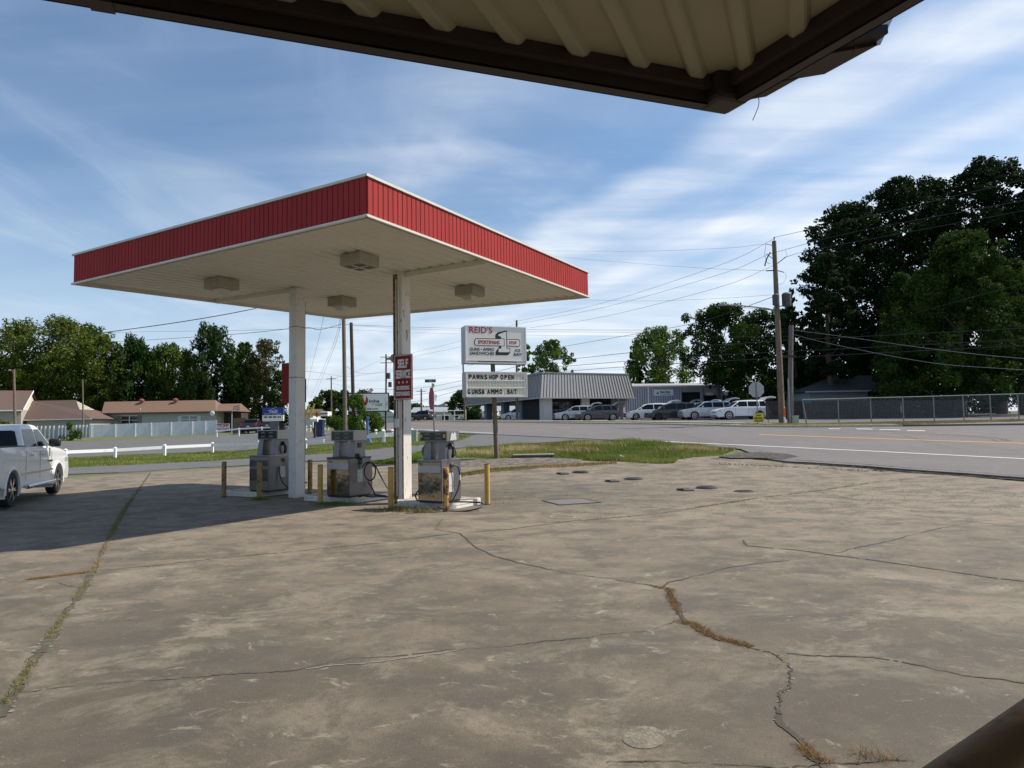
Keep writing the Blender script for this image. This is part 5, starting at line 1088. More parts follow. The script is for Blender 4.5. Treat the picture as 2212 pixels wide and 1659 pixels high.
# dealership with the mansard roof: local x along its front, y away
def frame(px, Y, yaw, off=0.): p = at(px, Y, off); return p, yaw
D0, DY = at(1176, 78.5), R(24)
dl = thing('mansard_building', 'grey metal mansard roofed dealership with drive-through canopy on columns', 'building', D0, DY)
ca, sa = math.cos(DY), math.sin(DY); dux = Vector((ca, sa, 0)); duy = Vector((-sa, ca, 0))
ez = P(1155, 859.4, 78).z-D0.z; tz = P(1162.5, 806.5, 79).z-D0.z
FW = 11.2; FD2 = 24.; IN = .55; EO = .9
def mansard(x0, x1, y0, y1):
    lo = [(x0, y0), (x1, y0), (x1, y1), (x0, y1)]; hi = [(x0+IN, y0+IN), (x1-IN, y0+IN), (x1-IN, y1-IN), (x0+IN, y1-IN)]
    k = MB().add([(x, y, ez) for x, y in lo]+[(x, y, tz) for x, y in hi]+[(x, y, ez-.02) for x, y in lo], [(0, 1, 5, 4), (1, 2, 6, 5), (2, 3, 7, 6), (3, 0, 4, 7), (4, 5, 6, 7), (8, 11, 10, 9), (0, 8, 9, 1), (1, 9, 10, 2), (2, 10, 11, 3), (3, 11, 8, 0)])
    k.cur = 1
    for i in range(4):
        a, b = Vector((*lo[i], ez)), Vector((*lo[(i+1) % 4], ez)); c, d_ = Vector((*hi[i], tz)), Vector((*hi[(i+1) % 4], tz)); n = max(2, int((b-a).length/.40))
        nn = (b-a).cross(c-a).normalized()
        for j in range(n+1):
            t = j/n; p, q = a.lerp(b, t), c.lerp(d_, t) ; dd = (b-a).normalized()*.03
            p = a+(b-a).normalized()*min(max((b-a).length*t, .0), (b-a).length-.03); k.obox(p, dd, nn*.05, q-p)
    k.cur = 2
    for i in range(4):
        a, b = Vector((*hi[i], tz)), Vector((*hi[(i+1) % 4], tz)); e_ = (b-a).normalized(); k.obox(a-e_*.05-U3*.02, (b-a)+e_*.1, Vector((e_.y, -e_.x, 0))*.08, U3*.10)
        a, b = Vector((*lo[i], ez)), Vector((*lo[(i+1) % 4], ez)); k.obox(a-U3*.10, (b-a), Vector((e_.y, -e_.x, 0))*.04, U3*.12)
    k.build('mansard_roof', [m_mans, m_seam, M('roof_trim', (.42, .41, .40), .5)], dl)
mansard(-EO, FW+.75, -.85, FD2)
yb_ = 3.0
for w_ in ((.0, 1.05, 0, .35), (5.0, 6.05, .0, .35), (9.6, FW-.1, 2.2, 2.5), (FW-.1, FW+.2, 0.6, 9), (0, .35, .35, 1.2)): MB().box(*w_, -.3, ez).build('wall', m_stuc, dl)
MB().box(.4, FW-1.3, 1.4, 9, -.3, ez-.02).build('showroom_core', m_int, dl)
gk = MB()
for i in range(8): gk.box(1.1+i*.49, 1.1+i*.49+.42, 1.30, 1.36, .1, ez-.4)
gk.build('window', m_glass, dl); gk = MB()
for i in range(6): gk.box(6.2+i*.55, 6.2+i*.55+.48, 1.30, 1.36, .1, ez-.4)
gk.build('window', m_glass, dl)
MB().add([(FW-.1, 0.6, ez), (FW+.2, .6, ez), (FW+.2, -.4, ez), (FW-.1, -.4, ez), (FW-.1, .6, ez-1.0), (FW+.2, .6, ez-1.0)], [(0, 1, 2, 3), (0, 3, 4), (1, 5, 2), (3, 2, 5, 4), (0, 4, 5, 1)]).build('bracket_wall', m_stuc, dl)
MB().cyl((9.8, -.45, -.3), (9.8, -.45, ez), .12).build('column', M('column_bluegrey', (.28, .31, .33), .5), dl)
m_bluecol = M('column_blue', (.17, .19, .25), .7, var=.05)
for j, yy in enumerate((6.5, 12., 18.)):
    MB().box(.1, .95, yy, yy+.9, -.6, ez).build('column', m_bluecol, dl)
for j, yy in enumerate((11., 19.)): MB().box(6.3, 7.1, yy, yy+.9, -.6, ez).build('column', m_bluecol, dl)
# metal workshop
w0 = at(1372, 88); WY = R(6); wk = thing('metal_workshop', 'blue grey corrugated metal workshop with two roller doors', 'building', w0, WY)
wx = Vector((math.cos(WY), math.sin(WY), 0)); wy = Vector((-math.sin(WY), math.cos(WY), 0))
def wl(px, py, d=0.): q = on_plane(px, py, w0+wy*d, wy)-w0; return q.dot(wx), q.z
eh = wl(1372, 834)[1]; wr = wl(1560, 829)[0]; rh = wl(1372, 826, 0)[1]; zb0 = -.6
d1a, d1b = wl(1533-4, 890)[0], wl(1584-2, 890)[0]
dc = lambda x6: (1850+x6/4.424)/1.3888
doors = [(wl(dc(872), 880)[0], wl(dc(1115), 880)[0]), (wl(dc(1162), 880)[0], wl(dc(1350), 880)[0])]; dtop = wl(1530, (1050+505/4.424)/1.3888)[1]
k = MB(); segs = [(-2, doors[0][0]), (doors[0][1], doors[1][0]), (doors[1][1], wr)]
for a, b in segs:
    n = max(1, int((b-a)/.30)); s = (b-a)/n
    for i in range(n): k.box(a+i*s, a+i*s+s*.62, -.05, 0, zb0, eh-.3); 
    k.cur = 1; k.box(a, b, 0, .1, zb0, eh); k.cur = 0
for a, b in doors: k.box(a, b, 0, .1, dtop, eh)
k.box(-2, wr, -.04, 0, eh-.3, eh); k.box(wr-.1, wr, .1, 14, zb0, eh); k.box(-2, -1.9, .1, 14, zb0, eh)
k.build('wall', [m_bluem, M('blue_metal_rib_shade', (.16, .18, .21), .5)], wk)  # second colour is the wall blue darkened to paint shade between ribs
MB().box(-2, wr, .8, 14, zb0, eh-.1).build('interior', m_int, wk)
for (a, b), hh_ in zip(doors, (.50, .95)):
    r_ = MB().box(a, b, .02, .08, dtop-hh_, dtop).build('roller_door', M('roller_grey', (.36, .35, .34), .6), wk)
    MB().box(a+.3, b-.7, .0, .02, dtop-hh_, dtop-hh_+.35).build('door_sign', m_frame, r_) if hh_ > .8 else MB().box(b-1.1, b-.15, .7, .78, zb0+1.6, zb0+2.3).build('paper_notice', m_label, r_)
MB().add([(-2.2, -.25, eh), (wr+.2, -.25, eh), (wr+.2, 7, rh+.25), (-2.2, 7, rh+.25), (wr+.2, 14.2, eh), (-2.2, 14.2, eh)], [(0, 1, 2, 3), (3, 2, 4, 5), (0, 3, 5), (1, 4, 2)]).build('roof', m_roofm, wk)
MB().box(-2.2, wr+.2, -.33, -.20, eh-.13, eh+.03).build('gutter', m_frame, wk); xg = wl(dc(425), 880)[0]; MB().box(xg-.06, xg+.06, -.15, -.05, zb0, eh-.1).build('downpipe', m_frame, wk)
sa_, sb_ = wl(dc(495), 880)[0], wl(dc(752), 880)[0]; sz0, sz1 = wl(1450, (1050+604/4.424)/1.3888)[1], wl(1450, (1050+525/4.424)/1.3888)[1]; sw = sb_-sa_
s_ = MB().box(sa_, sb_, -.14, -.06, sz0, sz1).build('workshop_sign', m_frame, wk)
MB().text('Best Rate', (sa_+sw*.34, -.145, sz0+(sz1-sz0)*.42), rt, upv, sw*.5, (sz1-sz0)*.4, .03).text('AUTO SALES & SERVICE', (sa_+sw*.34, -.145, sz0+(sz1-sz0)*.14), rt, upv, sw*.52, (sz1-sz0)*.16, .01).build('lettering', M('sign_dkgreen', (.06, .14, .11), .5), s_)
MB().lathe([(.36, 0), (.36, .01), (.24, .012), (.24, 0)], caps=False, c=(sa_+sw*.2, -.15, (sz0+sz1)/2), n=20, ax='y').add([(sa_+sw*.12, -.147, sz0+.2), (sa_+sw*.28, -.147, sz0+.2), (sa_+sw*.2, -.147, sz1-.2)], [(0, 1, 2)]).build('emblem', M('emblem_green', (.05, .22, .18), .5), s_)
for px in (1545, 1562): x = wl(px, 845)[0]; MB().cyl((x, 5, rh), (x, 5, rh+1.7), .12).lathe([(.2, rh+1.65), (.2, rh+1.8), (.02, rh+1.95)], c=(x, 5, 0), n=10).build('roof_vent', m_frame, wk)
MB().box(wl(dc(775), 880)[0], wl(dc(845), 880)[0], -.10, -.05, wl(1500, 912)[1], wl(1500, (1050+685/4.424)/1.3888)[1]).build('white_door', m_frame, wk)
# pale building glimpsed under the maple, right of the workshop
q0 = at(1580, 96); hb_ = P(1600, 858, 96).z-q0.z; o = thing('white_shed', 'pale shed half hidden by the maple behind the silver cars', 'building', q0)
MB().box(0, 7, 0, 6, -.5, hb_).build('wall', m_stuc, o); MB().add([(-.3, -.3, hb_), (7.3, -.3, hb_), (7.3, 3, hb_+1), (-.3, 3, hb_+1), (7.3, 6.3, hb_), (-.3, 6.3, hb_)], [(0, 1, 2, 3), (3, 2, 4, 5), (0, 3, 5), (1, 4, 2)]).build('roof', m_roofm, o); MB().box(1, 2, -.03, 0, 0, 2).build('door', m_bluem, o)
# dark house under the pines
m_shd = M('dark_shingles', (.05, .05, .052), .9, var=.2, scale=3); m_sidd = M('pale_siding', (.22, .25, .25), .7)
h0 = at(1752, 68); o = thing('pine_house', 'low house with dark hipped roof in the shade of the pines', 'house', h0)
q = lambda px, py, dy=0.: P(px, py, h0.y+dy)-h0
ez2 = q(1745, 845.5).z; rz = q(1803, 812, 4.5).z; xa, xb = q(1739, 845).x, q(1962, 840).x; ra_, rb_ = q(1805, 812, 4.5).x, q(1915, 811, 4.5).x
MB().add([(xa, 0, ez2), (xb, 0, ez2), (xb, 9, ez2), (xa, 9, ez2), (ra_, 4.5, rz), (rb_, 4.5, rz)], [(0, 1, 5, 4), (1, 2, 5), (2, 3, 4, 5), (3, 0, 4), (3, 2, 1, 0)]).build('roof', m_shd, o)
MB().box(xa, xb, -.06, .0, ez2-.12, ez2+.03).build('fascia_board', M('fascia_grey', (.33, .34, .37), .6), o)
MB().box(xa+.6, xb-.6, .5, 8.5, -.3, ez2-.02).build('wall', m_sidd, o)
x = q(1885, 850, .5).x; w_ = MB().box(x-.5, x+.5, .45, .49, ez2-1.1, ez2-.15).build('window', m_glass, o); MB().box(x-.55, x+.55, .42, .45, ez2-.64, ez2-.60).build('sash', m_frame, w_)
# houses on the left
m_shb = M('brown_shingles', (.125, .082, .066), .9, var=.15, scale=6, c2=(.12, .07, .055), lo=.5, hi=.6, amt=.5); m_shb2 = M('tan_shingles', (.19, .115, .078), .9, var=.12, scale=6, c2=(.18, .10, .07), lo=.5, hi=.6, amt=.4)
m_brk2 = M('whitewashed_brick', (.42, .40, .35), .85, var=.1, scale=8, c2=(.26, .22, .19), lo=.5, hi=.58, vec=(1, 1, 2.5)); m_crm = M('cream_gable', (.62, .60, .48), .7); m_sid = M('beige_siding', (.40, .39, .37), .7, var=.05, scale=2); m_lap = M('lap_line', (.24, .23, .22), .8)
Ya_ = R(22); a0 = at(44, 98); ho = thing('brick_house', 'whitewashed brick house with brown roof and cream gable at far left', 'house', a0, Ya_)
ez3 = P(44, 886, 98).z-a0.z; rz3 = P(60, 845, 101.5).z-a0.z; L, dp = 18., 9.
MB().box(-L, 0, 0, dp, -.4, ez3).build('wall', m_brk2, ho)
MB().add([(-.02, 0, ez3), (-.02, dp, ez3), (-.02, dp/2, rz3-.1), (.04, 0, ez3), (.04, dp, ez3), (.04, dp/2, rz3-.1)], [(0, 2, 1), (3, 4, 5), (0, 3, 5, 2), (1, 2, 5, 4)]).build('gable', m_crm, ho)
MB().add([(-L, -.5, ez3-.1), (.35, -.5, ez3-.1), (.35, dp/2, rz3), (-L, dp/2, rz3), (.35, dp+.5, ez3-.1), (-L, dp+.5, ez3-.1), (-L, -.5, ez3+.0), (.35, -.5, ez3), (.35, dp/2, rz3+.12), (-L, dp/2, rz3+.12), (.35, dp+.5, ez3), (-L, dp+.5, ez3)], [(0, 3, 2, 1), (3, 5, 4, 2), (6, 7, 8, 9), (9, 8, 10, 11), (0, 1, 7, 6), (4, 5, 11, 10)]).build('roof', m_shb, ho)
MB().add([(.36, -.55, ez3-.15), (.36, dp/2, rz3-.12), (.36, dp/2, rz3+.16), (.36, -.55, ez3+.12), (.42, -.55, ez3-.15), (.42, dp/2, rz3-.12), (.42, dp/2, rz3+.16), (.42, -.55, ez3+.12)], [(0, 1, 2, 3), (7, 6, 5, 4), (0, 4, 5, 1), (3, 2, 6, 7), (0, 3, 7, 4)]).box(-L, .35, -.58, -.5, ez3-.15, ez3+.02).build('barge_board', m_frame, ho)
b0_ = at(50, 99); hb2 = thing('garage_house', 'single storey garage wing with brown hipped roof right of the brick house', 'house', b0_, R(-3))
q = lambda px, py, dy=0.: P(px, py, b0_.y+dy)-b0_
ez4 = q(50, 907).z; rz4 = q(66, 866, 4).z; xa, xb = q(45, 907).x, q(203, 902).x; ra_, rb_ = q(62, 866, 4).x, q(163, 865, 4).x; gz = q(160, 885, 2.2).z; gx = q(172, 885, 2.).x
MB().add([(xa, 0, ez4), (xb, 0, ez4), (gx, 2.2, gz), (rb_, 4, rz4), (ra_, 4, rz4), (gx, 5.8, gz), (xb, 8, ez4), (xa, 8, ez4)], [(0, 1, 2, 3, 4), (1, 6, 5, 2), (6, 7, 4, 3, 5), (7, 0, 4), (7, 6, 1, 0)]).build('roof', m_shb, hb2)
MB().add([(rb_+.1, 4, rz4-.1), (gx-.1, 2.3, gz+.02), (gx-.1, 5.7, gz+.02)], [(0, 1, 2), (2, 1, 0)]).build('gablet', m_crm, hb2)
MB().box(xa, xb, -.06, 0, ez4-.12, ez4+.04).build('gutter', m_frame, hb2)
MB().box(xa+.5, xb-.6, .5, 7.5, -.4, ez4-.02).build('wall', m_brk2, hb2); x = q(110, 915).x; MB().box(x-.0, xb-1.6, .46, .49, -.3, ez4-.25).build('garage_door', M('garage_grey', (.33, .34, .33), .7), hb2)
MB().cyl((q(70, 905).x, .9, ez4), (q(70, 905).x, .9, ez4+.6), .06).build('vent_pipe', m_frame, hb2)
c0 = at(225, 104); hc = thing('long_house', 'long low house with tan shingle roof behind the white board fence', 'house', c0, 0)
q = lambda px, py, dy=0.: P(px, py, c0.y+dy)-c0
ez5 = (q(220, 893).z+q(460, 888).z)/2; rz5 = (q(226, 869, 3.5).z+q(465, 863, 3.5).z)/2; xa, xm, xb = q(219, 893).x, q(466, 888).x, q(504, 886).x; x2 = q(226, 869, 3.5).x; xr = q(465, 863, 3.5).x; rz6 = q(500, 872, 3.5).z
MB().add([(xa, 0, ez5), (xm, 0, ez5), (xr, 3.5, rz5), (x2, 3.5, rz5), (xa, 7, ez5), (xm, 7, ez5)], [(0, 1, 2, 3), (3, 2, 5, 4), (0, 3, 4), (1, 5, 2), (4, 5, 1, 0)]).build('roof', m_shb2, hc)
MB().add([(xm-.3, .1, ez5), (xb, .1, ez5), (xb-.2, 3.5, rz6), (xr-.2, 3.5, rz6), (xm-.3, 7, ez5), (xb, 7, ez5)], [(0, 1, 2, 3), (3, 2, 5, 4), (1, 5, 2), (4, 5, 1, 0)]).build('porch_roof_slope', m_shb2, hc)
MB().box(xa, xb, -.05, 0, ez5-.18, ez5+.02).build('fascia_board', M('fascia_brown', (.10, .07, .055), .7), hc)
k = MB().box(xa+.7, xm-.2, .6, 6.4, -.4, ez5-.02)
k.cur = 1
zz = 0.
while zz < ez5-.2: k.box(xa+.7, xm-.2, .588, .6, zz, zz+.02); zz += .22
k.build('wall', [m_sid, m_lap], hc)
MB().cyl((xb-.5, .7, -.4), (xb-.5, .7, ez5), .07).build('porch_post', m_bluem, hc); MB().box(xm-.2, xb-.2, 3.5, 6.4, -.4, ez5-.05).build('porch_wall', m_df, hc)
for (pa, pb2, ya, yb2, sh_) in ((263, 297, 899, 915, 1), (394, 425, 899, 912, 0)):
    x0, x1 = q(pa, 900, .6).x, q(pb2, 900, .6).x; z0, z1 = q(pa, yb2, .6).z-.1, q(pa, ya, .6).z
    w_ = MB().box(x0, x1, .55, .584, z0, z1).build('window', m_glass if sh_ else M('curtained_glass', (.22, .26, .30), .2), hc)
    MB().box(x0-.08, x1+.08, .52, .55, z1, z1+.08).box(x0-.08, x1+.08, .52, .55, z0-.06, z0).box((x0+x1)/2-.05, (x0+x1)/2+.05, .52, .55, z0, z1).box(x0, x1, .52, .55, (z0+z1)/2-.03, (z0+z1)/2+.03).build('frame', m_frame, w_)
    MB().box(x0-.65, x0-.1, .53, .575, z0, z1+.05).build('shutter', M('shutter_green', (.14, .17, .13), .7) if sh_ else m_stuc, hc); MB().box(x1+.1, x1+.65, .53, .575, z0, z1+.05).build('shutter', MC['shutter_green'] if sh_ else m_stuc, hc)
for px in (306, 379): x = q(px, 870, 2.8).x; zz = rz5-.55; MB().lathe([(.22, zz), (.22, zz+.45), (.40, zz+.5), (.40, zz+.72), (.15, zz+.9)], c=(x, 2.8, 0), n=12).build('roof_vent', M('vent_red', (.25, .06, .05), .6), hc)
x = q(302, 884, .8).x; MB().cyl((x, .9, ez5), (x, .9, ez5+.65), .06).build('vent_pipe', m_frame, hc)
x = q(460, 893).x; MB().lathe([(.02, 0), (.26, .05), (.38, .13)], c=(x, -.35, q(460, 893).z), n=16, ax='y', caps=False).build('satellite_dish', m_frame, hc)
x = q(502, 879).x; f_ = MB(); 
for i in range(6): f_.cur = i % 2; f_.add([(x+.1, -.1, ez5+.65-i*.1), (x+1.2, -.2, ez5+.85-i*.16), (x+1.2, -.2, ez5+.85-(i+1)*.16), (x+.1, -.1, ez5+.65-(i+1)*.1)], [(0, 1, 2, 3), (3, 2, 1, 0)])
fo = thing('small_flag', 'small striped flag on a short pole at the long house porch corner', 'flag', c0)
f_.build('cloth', [M('flag_red', (.5, .04, .05)), M('flag_white', (.7, .68, .7))], fo); MB().cyl((x, -.1, ez5-.1), (x+1.5, -.25, ez5+1.0), .03).build('pole', m_frame, fo)
bz = at(481, 92); bo = thing('yard_banner', 'white banner with red lettering at the right end of the board fence', 'banner', bz); q = lambda px, py: P(px, py, bz.y)-bz
x0, x1, z0, z1 = q(467.5, 925).x, q(495.5, 925).x, q(480, 929.5).z, q(480, 915).z
MB().box(x0, x1, 0, .03, z0, z1).build('cloth', m_frame, bo); t = MB().text('TRUMP', (x0+.1, -.006, z0+(z1-z0)*.45), rt, upv, (x1-x0)-.2, (z1-z0)*.36, .03).text('NATION', (x0+.1, -.006, z0+(z1-z0)*.06), rt, upv, (x1-x0)-.2, (z1-z0)*.32, .03); t.box(x0+.05, x1-.05, -.008, -.002, z1-.16, z1-.06)
t.build('lettering', M('banner_red', (.5, .03, .05), .6), bo); MB().cyl((x0, .05, -.1), (x0, .05, z1), .03).cyl((x1, .05, -.1), (x1, .05, z1), .03).build('stakes', m_wood, bo)
board_fence('wooden_fence', (503, 97), (532, 97), 904, 902, 'brown wooden yard fence between the long house and the black pickup', 16, M('brown_boards', (.17, .11, .07), .8), .01, (530,))
# low white building and shelter far behind the road
f0_ = at(900, 150); o = thing('long_white_building', 'long low white building with grey roof far beyond the road', 'building', f0_); q = lambda px, py, dy=0.: P(px, py, f0_.y+dy)-f0_
xa, xb = q(896, 890).x, q(1110, 890).x; e_, r_, b_ = q(900, 891).z, q(900, 880, 5).z, q(900, 910).z
MB().box(xa, xb, 0, 10, b_-1, e_).build('wall', m_frame, o); MB().add([(xa-1, -1, e_), (xb+1, -1, e_), (xb+1, 5, r_), (xa-1, 5, r_), (xb+1, 11, e_), (xa-1, 11, e_)], [(0, 1, 2, 3), (3, 2, 4, 5), (0, 3, 5), (1, 4, 2)]).build('roof', M('roof_bluegrey', (.30, .33, .35), .6), o)
for i in range(9): MB().box(xa+2+i*4, xa+3.4+i*4, -.1, -.02, b_, e_-.8).build('opening', m_int, o)
f0_ = at(862, 120); o = thing('white_greenhouse', 'white translucent greenhouse with rounded roof left of the corroded column', 'greenhouse', f0_); q = lambda px, py, dy=0.: P(px, py, f0_.y+dy)-f0_
xa, xb = q(808, 890).x, q(858, 890).x; zz = q(840, 884).z; m_gh = M('greenhouse_film', (.55, .60, .60), .5)
arc = [(xa+(xb-xa)*(.5-.5*math.cos(math.pi*i/10)), zz-2.6+2.6*math.sin(math.pi*i/10)) for i in range(11)]
MB().prism([(xa, -1)]+arc+[(xb, -1)], lambda a, c_: (a, 0, c_), lambda a, c_: (a, 14, c_)).build('film', m_gh, o); MB().box(xa, xb, -.1, -.02, .9, 1.0).box(xa+2, xa+2.1, -.1, -.02, 0, 3).box(xb-2, xb-1.9, -.1, -.02, 0, 3).build('frame', m_dwood, o)
f0_ = at(935, 160); o = thing('flat_canopy', 'tilted flat canopy roof on posts seen above the white building', 'canopy', f0_); q = lambda px, py: P(px, py, f0_.y)-f0_
MB().add([q(897, 883), q(962, 872), q(962, 875.5), q(897, 886)]+[p+Vector((0, 6, 0)) for p in (q(897, 883), q(962, 872), q(962, 875.5), q(897, 886))], [(0, 3, 2, 1), (4, 5, 6, 7), (0, 1, 5, 4), (2, 3, 7, 6), (1, 2, 6, 5), (0, 4, 7, 3)]).build('roof', M('canopy_grey', (.25, .26, .27), .6), o)
for px in (912, 926, 957): p = q(px, 884); MB().cyl((p.x, .5, -2), (p.x, .5, p.z), .15).build('post', m_post, o)
# white pipe fence far right of centre
bs = [at(x, 112) for x in (908, 938, 960, 982, 1006)]; o = thing('pipe_fence', 'white pipe fence beyond the road left of the pole sign', 'fence', bs[0])
for b in bs: MB().cyl(b-bs[0], b-bs[0]+U3*1.7, .09, n=6).build('post', m_vinyl, o)
MB().tube([b-bs[0]+U3*1.6 for b in bs], .06, 5).build('rail', m_vinyl, o); MB().tube([b-bs[0]+U3*.85 for b in bs], .05, 5).build('rail', m_vinyl, o)
# far things down the side street
f0_ = at(672, 115); o = thing('grey_house', 'small grey house far down the side street behind the yellow guards', 'house', f0_); q = lambda px, py, dy=0.: P(px, py, f0_.y+dy)-f0_
xa, xb = q(650, 900).x, q(676, 900).x; e_, r_ = q(660, 893).z, q(660, 884, 4).z
MB().box(xa, xb, 0, 8, -1, e_).build('wall', m_stuc, o); MB().add([(xa-.4, -.4, e_), (xb+.4, -.4, e_), (xb+.4, 4, r_), (xa-.4, 4, r_), (xb+.4, 8.4, e_), (xa-.4, 8.4, e_)], [(0, 1, 2, 3), (3, 2, 4, 5), (0, 3, 5), (1, 4, 2)]).build('roof', m_shb, o)
f0_ = at(705, 110); o = thing('white_trailer', 'white box trailer with red stripe beside the yellow diamond sign', 'trailer', f0_); q = lambda px, py: P(px, py, f0_.y)-f0_
x0, x1, z0, z1 = q(692, 890).x, q(708, 890).x, q(700, 899).z, q(700, 889).z
MB().box(x0, x1, 0, 2.4, z0, z1).build('box', m_frame, o, bevel=.05); MB().box(x0, x1, -.02, 0, z0+.3, z0+.5).build('stripe', m_stop, o); MB().lathe([(.35, 0), (.35, .2)], c=(x0+.8, .1, z0-.1), n=12, ax='y').lathe([(.35, 0), (.35, .2)], c=(x1-.8, .1, z0-.1), n=12, ax='y').build('wheels', m_blk, o)
# ---------------------------------------------------------------- store behind the camera that carries the porch roof
st0 = Vector((0, 0, 0))-n1*0
wn = -n1 if n1.y > 0 else n1; wn = Vector((e1.y, -e1.x, 0)); wn = wn if wn.y < 0 else -wn
so_ = Vector((0, 0, 0))+wn*1.7
stx = thing('shop_building', 'brick shop wall behind the viewer that carries the porch roof', 'building', so_)
MB().obox(e1*-6-U3*.1, e1*18, wn*8, U3*4.2).build('wall', m_brk2, stx)
MB().obox(e1*1-wn*.03+U3*.8, e1*3, wn*.02, U3*1.5).build('window', m_glass, stx); MB().obox(e1*-1.2-wn*.03, e1*1, wn*.02, U3*2.1).build('door', m_glass, stx)
# ================================================================ VEHICLES
m_tyre = M('tyre', (.022, .022, .022), .85, var=.2); m_rimm = M('alloy_rim', (.55, .55, .56), .25, .9, .1); m_trimb = M('black_trim', (.02, .02, .022), .5); m_cglass = M('car_glass', (.010, .013, .015), .08, spec=.22)
m_tail = M('tail_lamp', (.45, .015, .015), .25); m_head = M('head_lamp', (.5, .52, .54), .15, .3); m_chrome = M('chrome', (.6, .6, .6), .12, 1.)
def paint(name, c, metal=0.): 
    if name in MC: return MC[name]
    m = M(name, c, .28, metal, .02); m.node_tree.nodes['Principled BSDF'].inputs['Coat Weight'].default_value = .6; m.node_tree.nodes['Principled BSDF'].inputs['Coat Roughness'].default_value = .05; return m
KIND = {
 'suv': dict(L=5.0, w=1.98, rf=.385, ax=(.98, 3.87), low=[(0.02, .45), (0, .78), (.06, 1.12), (.12, 1.14), (3.72, 1.14), (4.25, 1.08), (4.75, .98), (4.95, .86), (5.0, .60), (4.97, .34), (4.85, .26)], gh=[(.10, 1.12), (.32, 1.68), (.50, 1.76), (1.6, 1.80), (2.55, 1.78), (2.85, 1.70), (3.74, 1.12)], pil=[.95, 2.05, 3.0]),
 'cross': dict(L=4.55, w=1.82, rf=.35, ax=(.82, 3.44), low=[(0.03, .45), (0, .80), (.05, 1.02), (.16, 1.10), (3.35, 1.04), (3.9, .98), (4.35, .84), (4.52, .70), (4.55, .48), (4.5, .30), (4.4, .25)], gh=[(.12, 1.06), (.42, 1.50), (.70, 1.62), (1.6, 1.67), (2.3, 1.62), (2.6, 1.52), (3.45, 1.03)], pil=[.95, 1.85, 2.75]),
 'van': dict(L=5.1, w=1.98, rf=.345, ax=(.98, 4.05), low=[(0.03, .4), (0, .8), (.05, 1.06), (.12, 1.08), (4.0, 1.02), (4.5, .92), (4.9, .78), (5.08, .64), (5.1, .42), (5.05, .28), (4.95, .22)], gh=[(.10, 1.06), (.28, 1.60), (.48, 1.72), (1.8, 1.76), (2.7, 1.70), (3.1, 1.58), (4.15, 1.01)], pil=[1.15, 2.15, 3.2]),
 'sedan': dict(L=4.8, w=1.82, rf=.33, ax=(1.02, 3.85), low=[(0.03, .45), (0, .75), (.05, .96), (.8, 1.0), (3.7, .96), (4.3, .86), (4.7, .72), (4.8, .55), (4.78, .32), (4.65, .22)], gh=[(.75, .98), (1.35, 1.36), (1.7, 1.44), (2.3, 1.45), (2.7, 1.38), (3.6, .95)], pil=[1.5, 2.35, 3.2]),
 'pickup': dict(L=5.85, w=2.03, rf=.40, ax=(1.12, 4.77), low=[(0.0, .55), (-.02, .85), (0.02, .88), (0.02, 1.32), (.10, 1.37), (2.0, 1.37), (2.02, 1.30), (4.35, 1.30), (5.0, 1.24), (5.55, 1.14), (5.78, .98), (5.84, .62), (5.80, .42), (5.6, .38)], gh=[(2.02, 1.28), (2.12, 1.78), (2.28, 1.88), (3.0, 1.92), (3.4, 1.89), (3.66, 1.80), (4.42, 1.28)], pil=[2.22, 3.10, 3.3])}
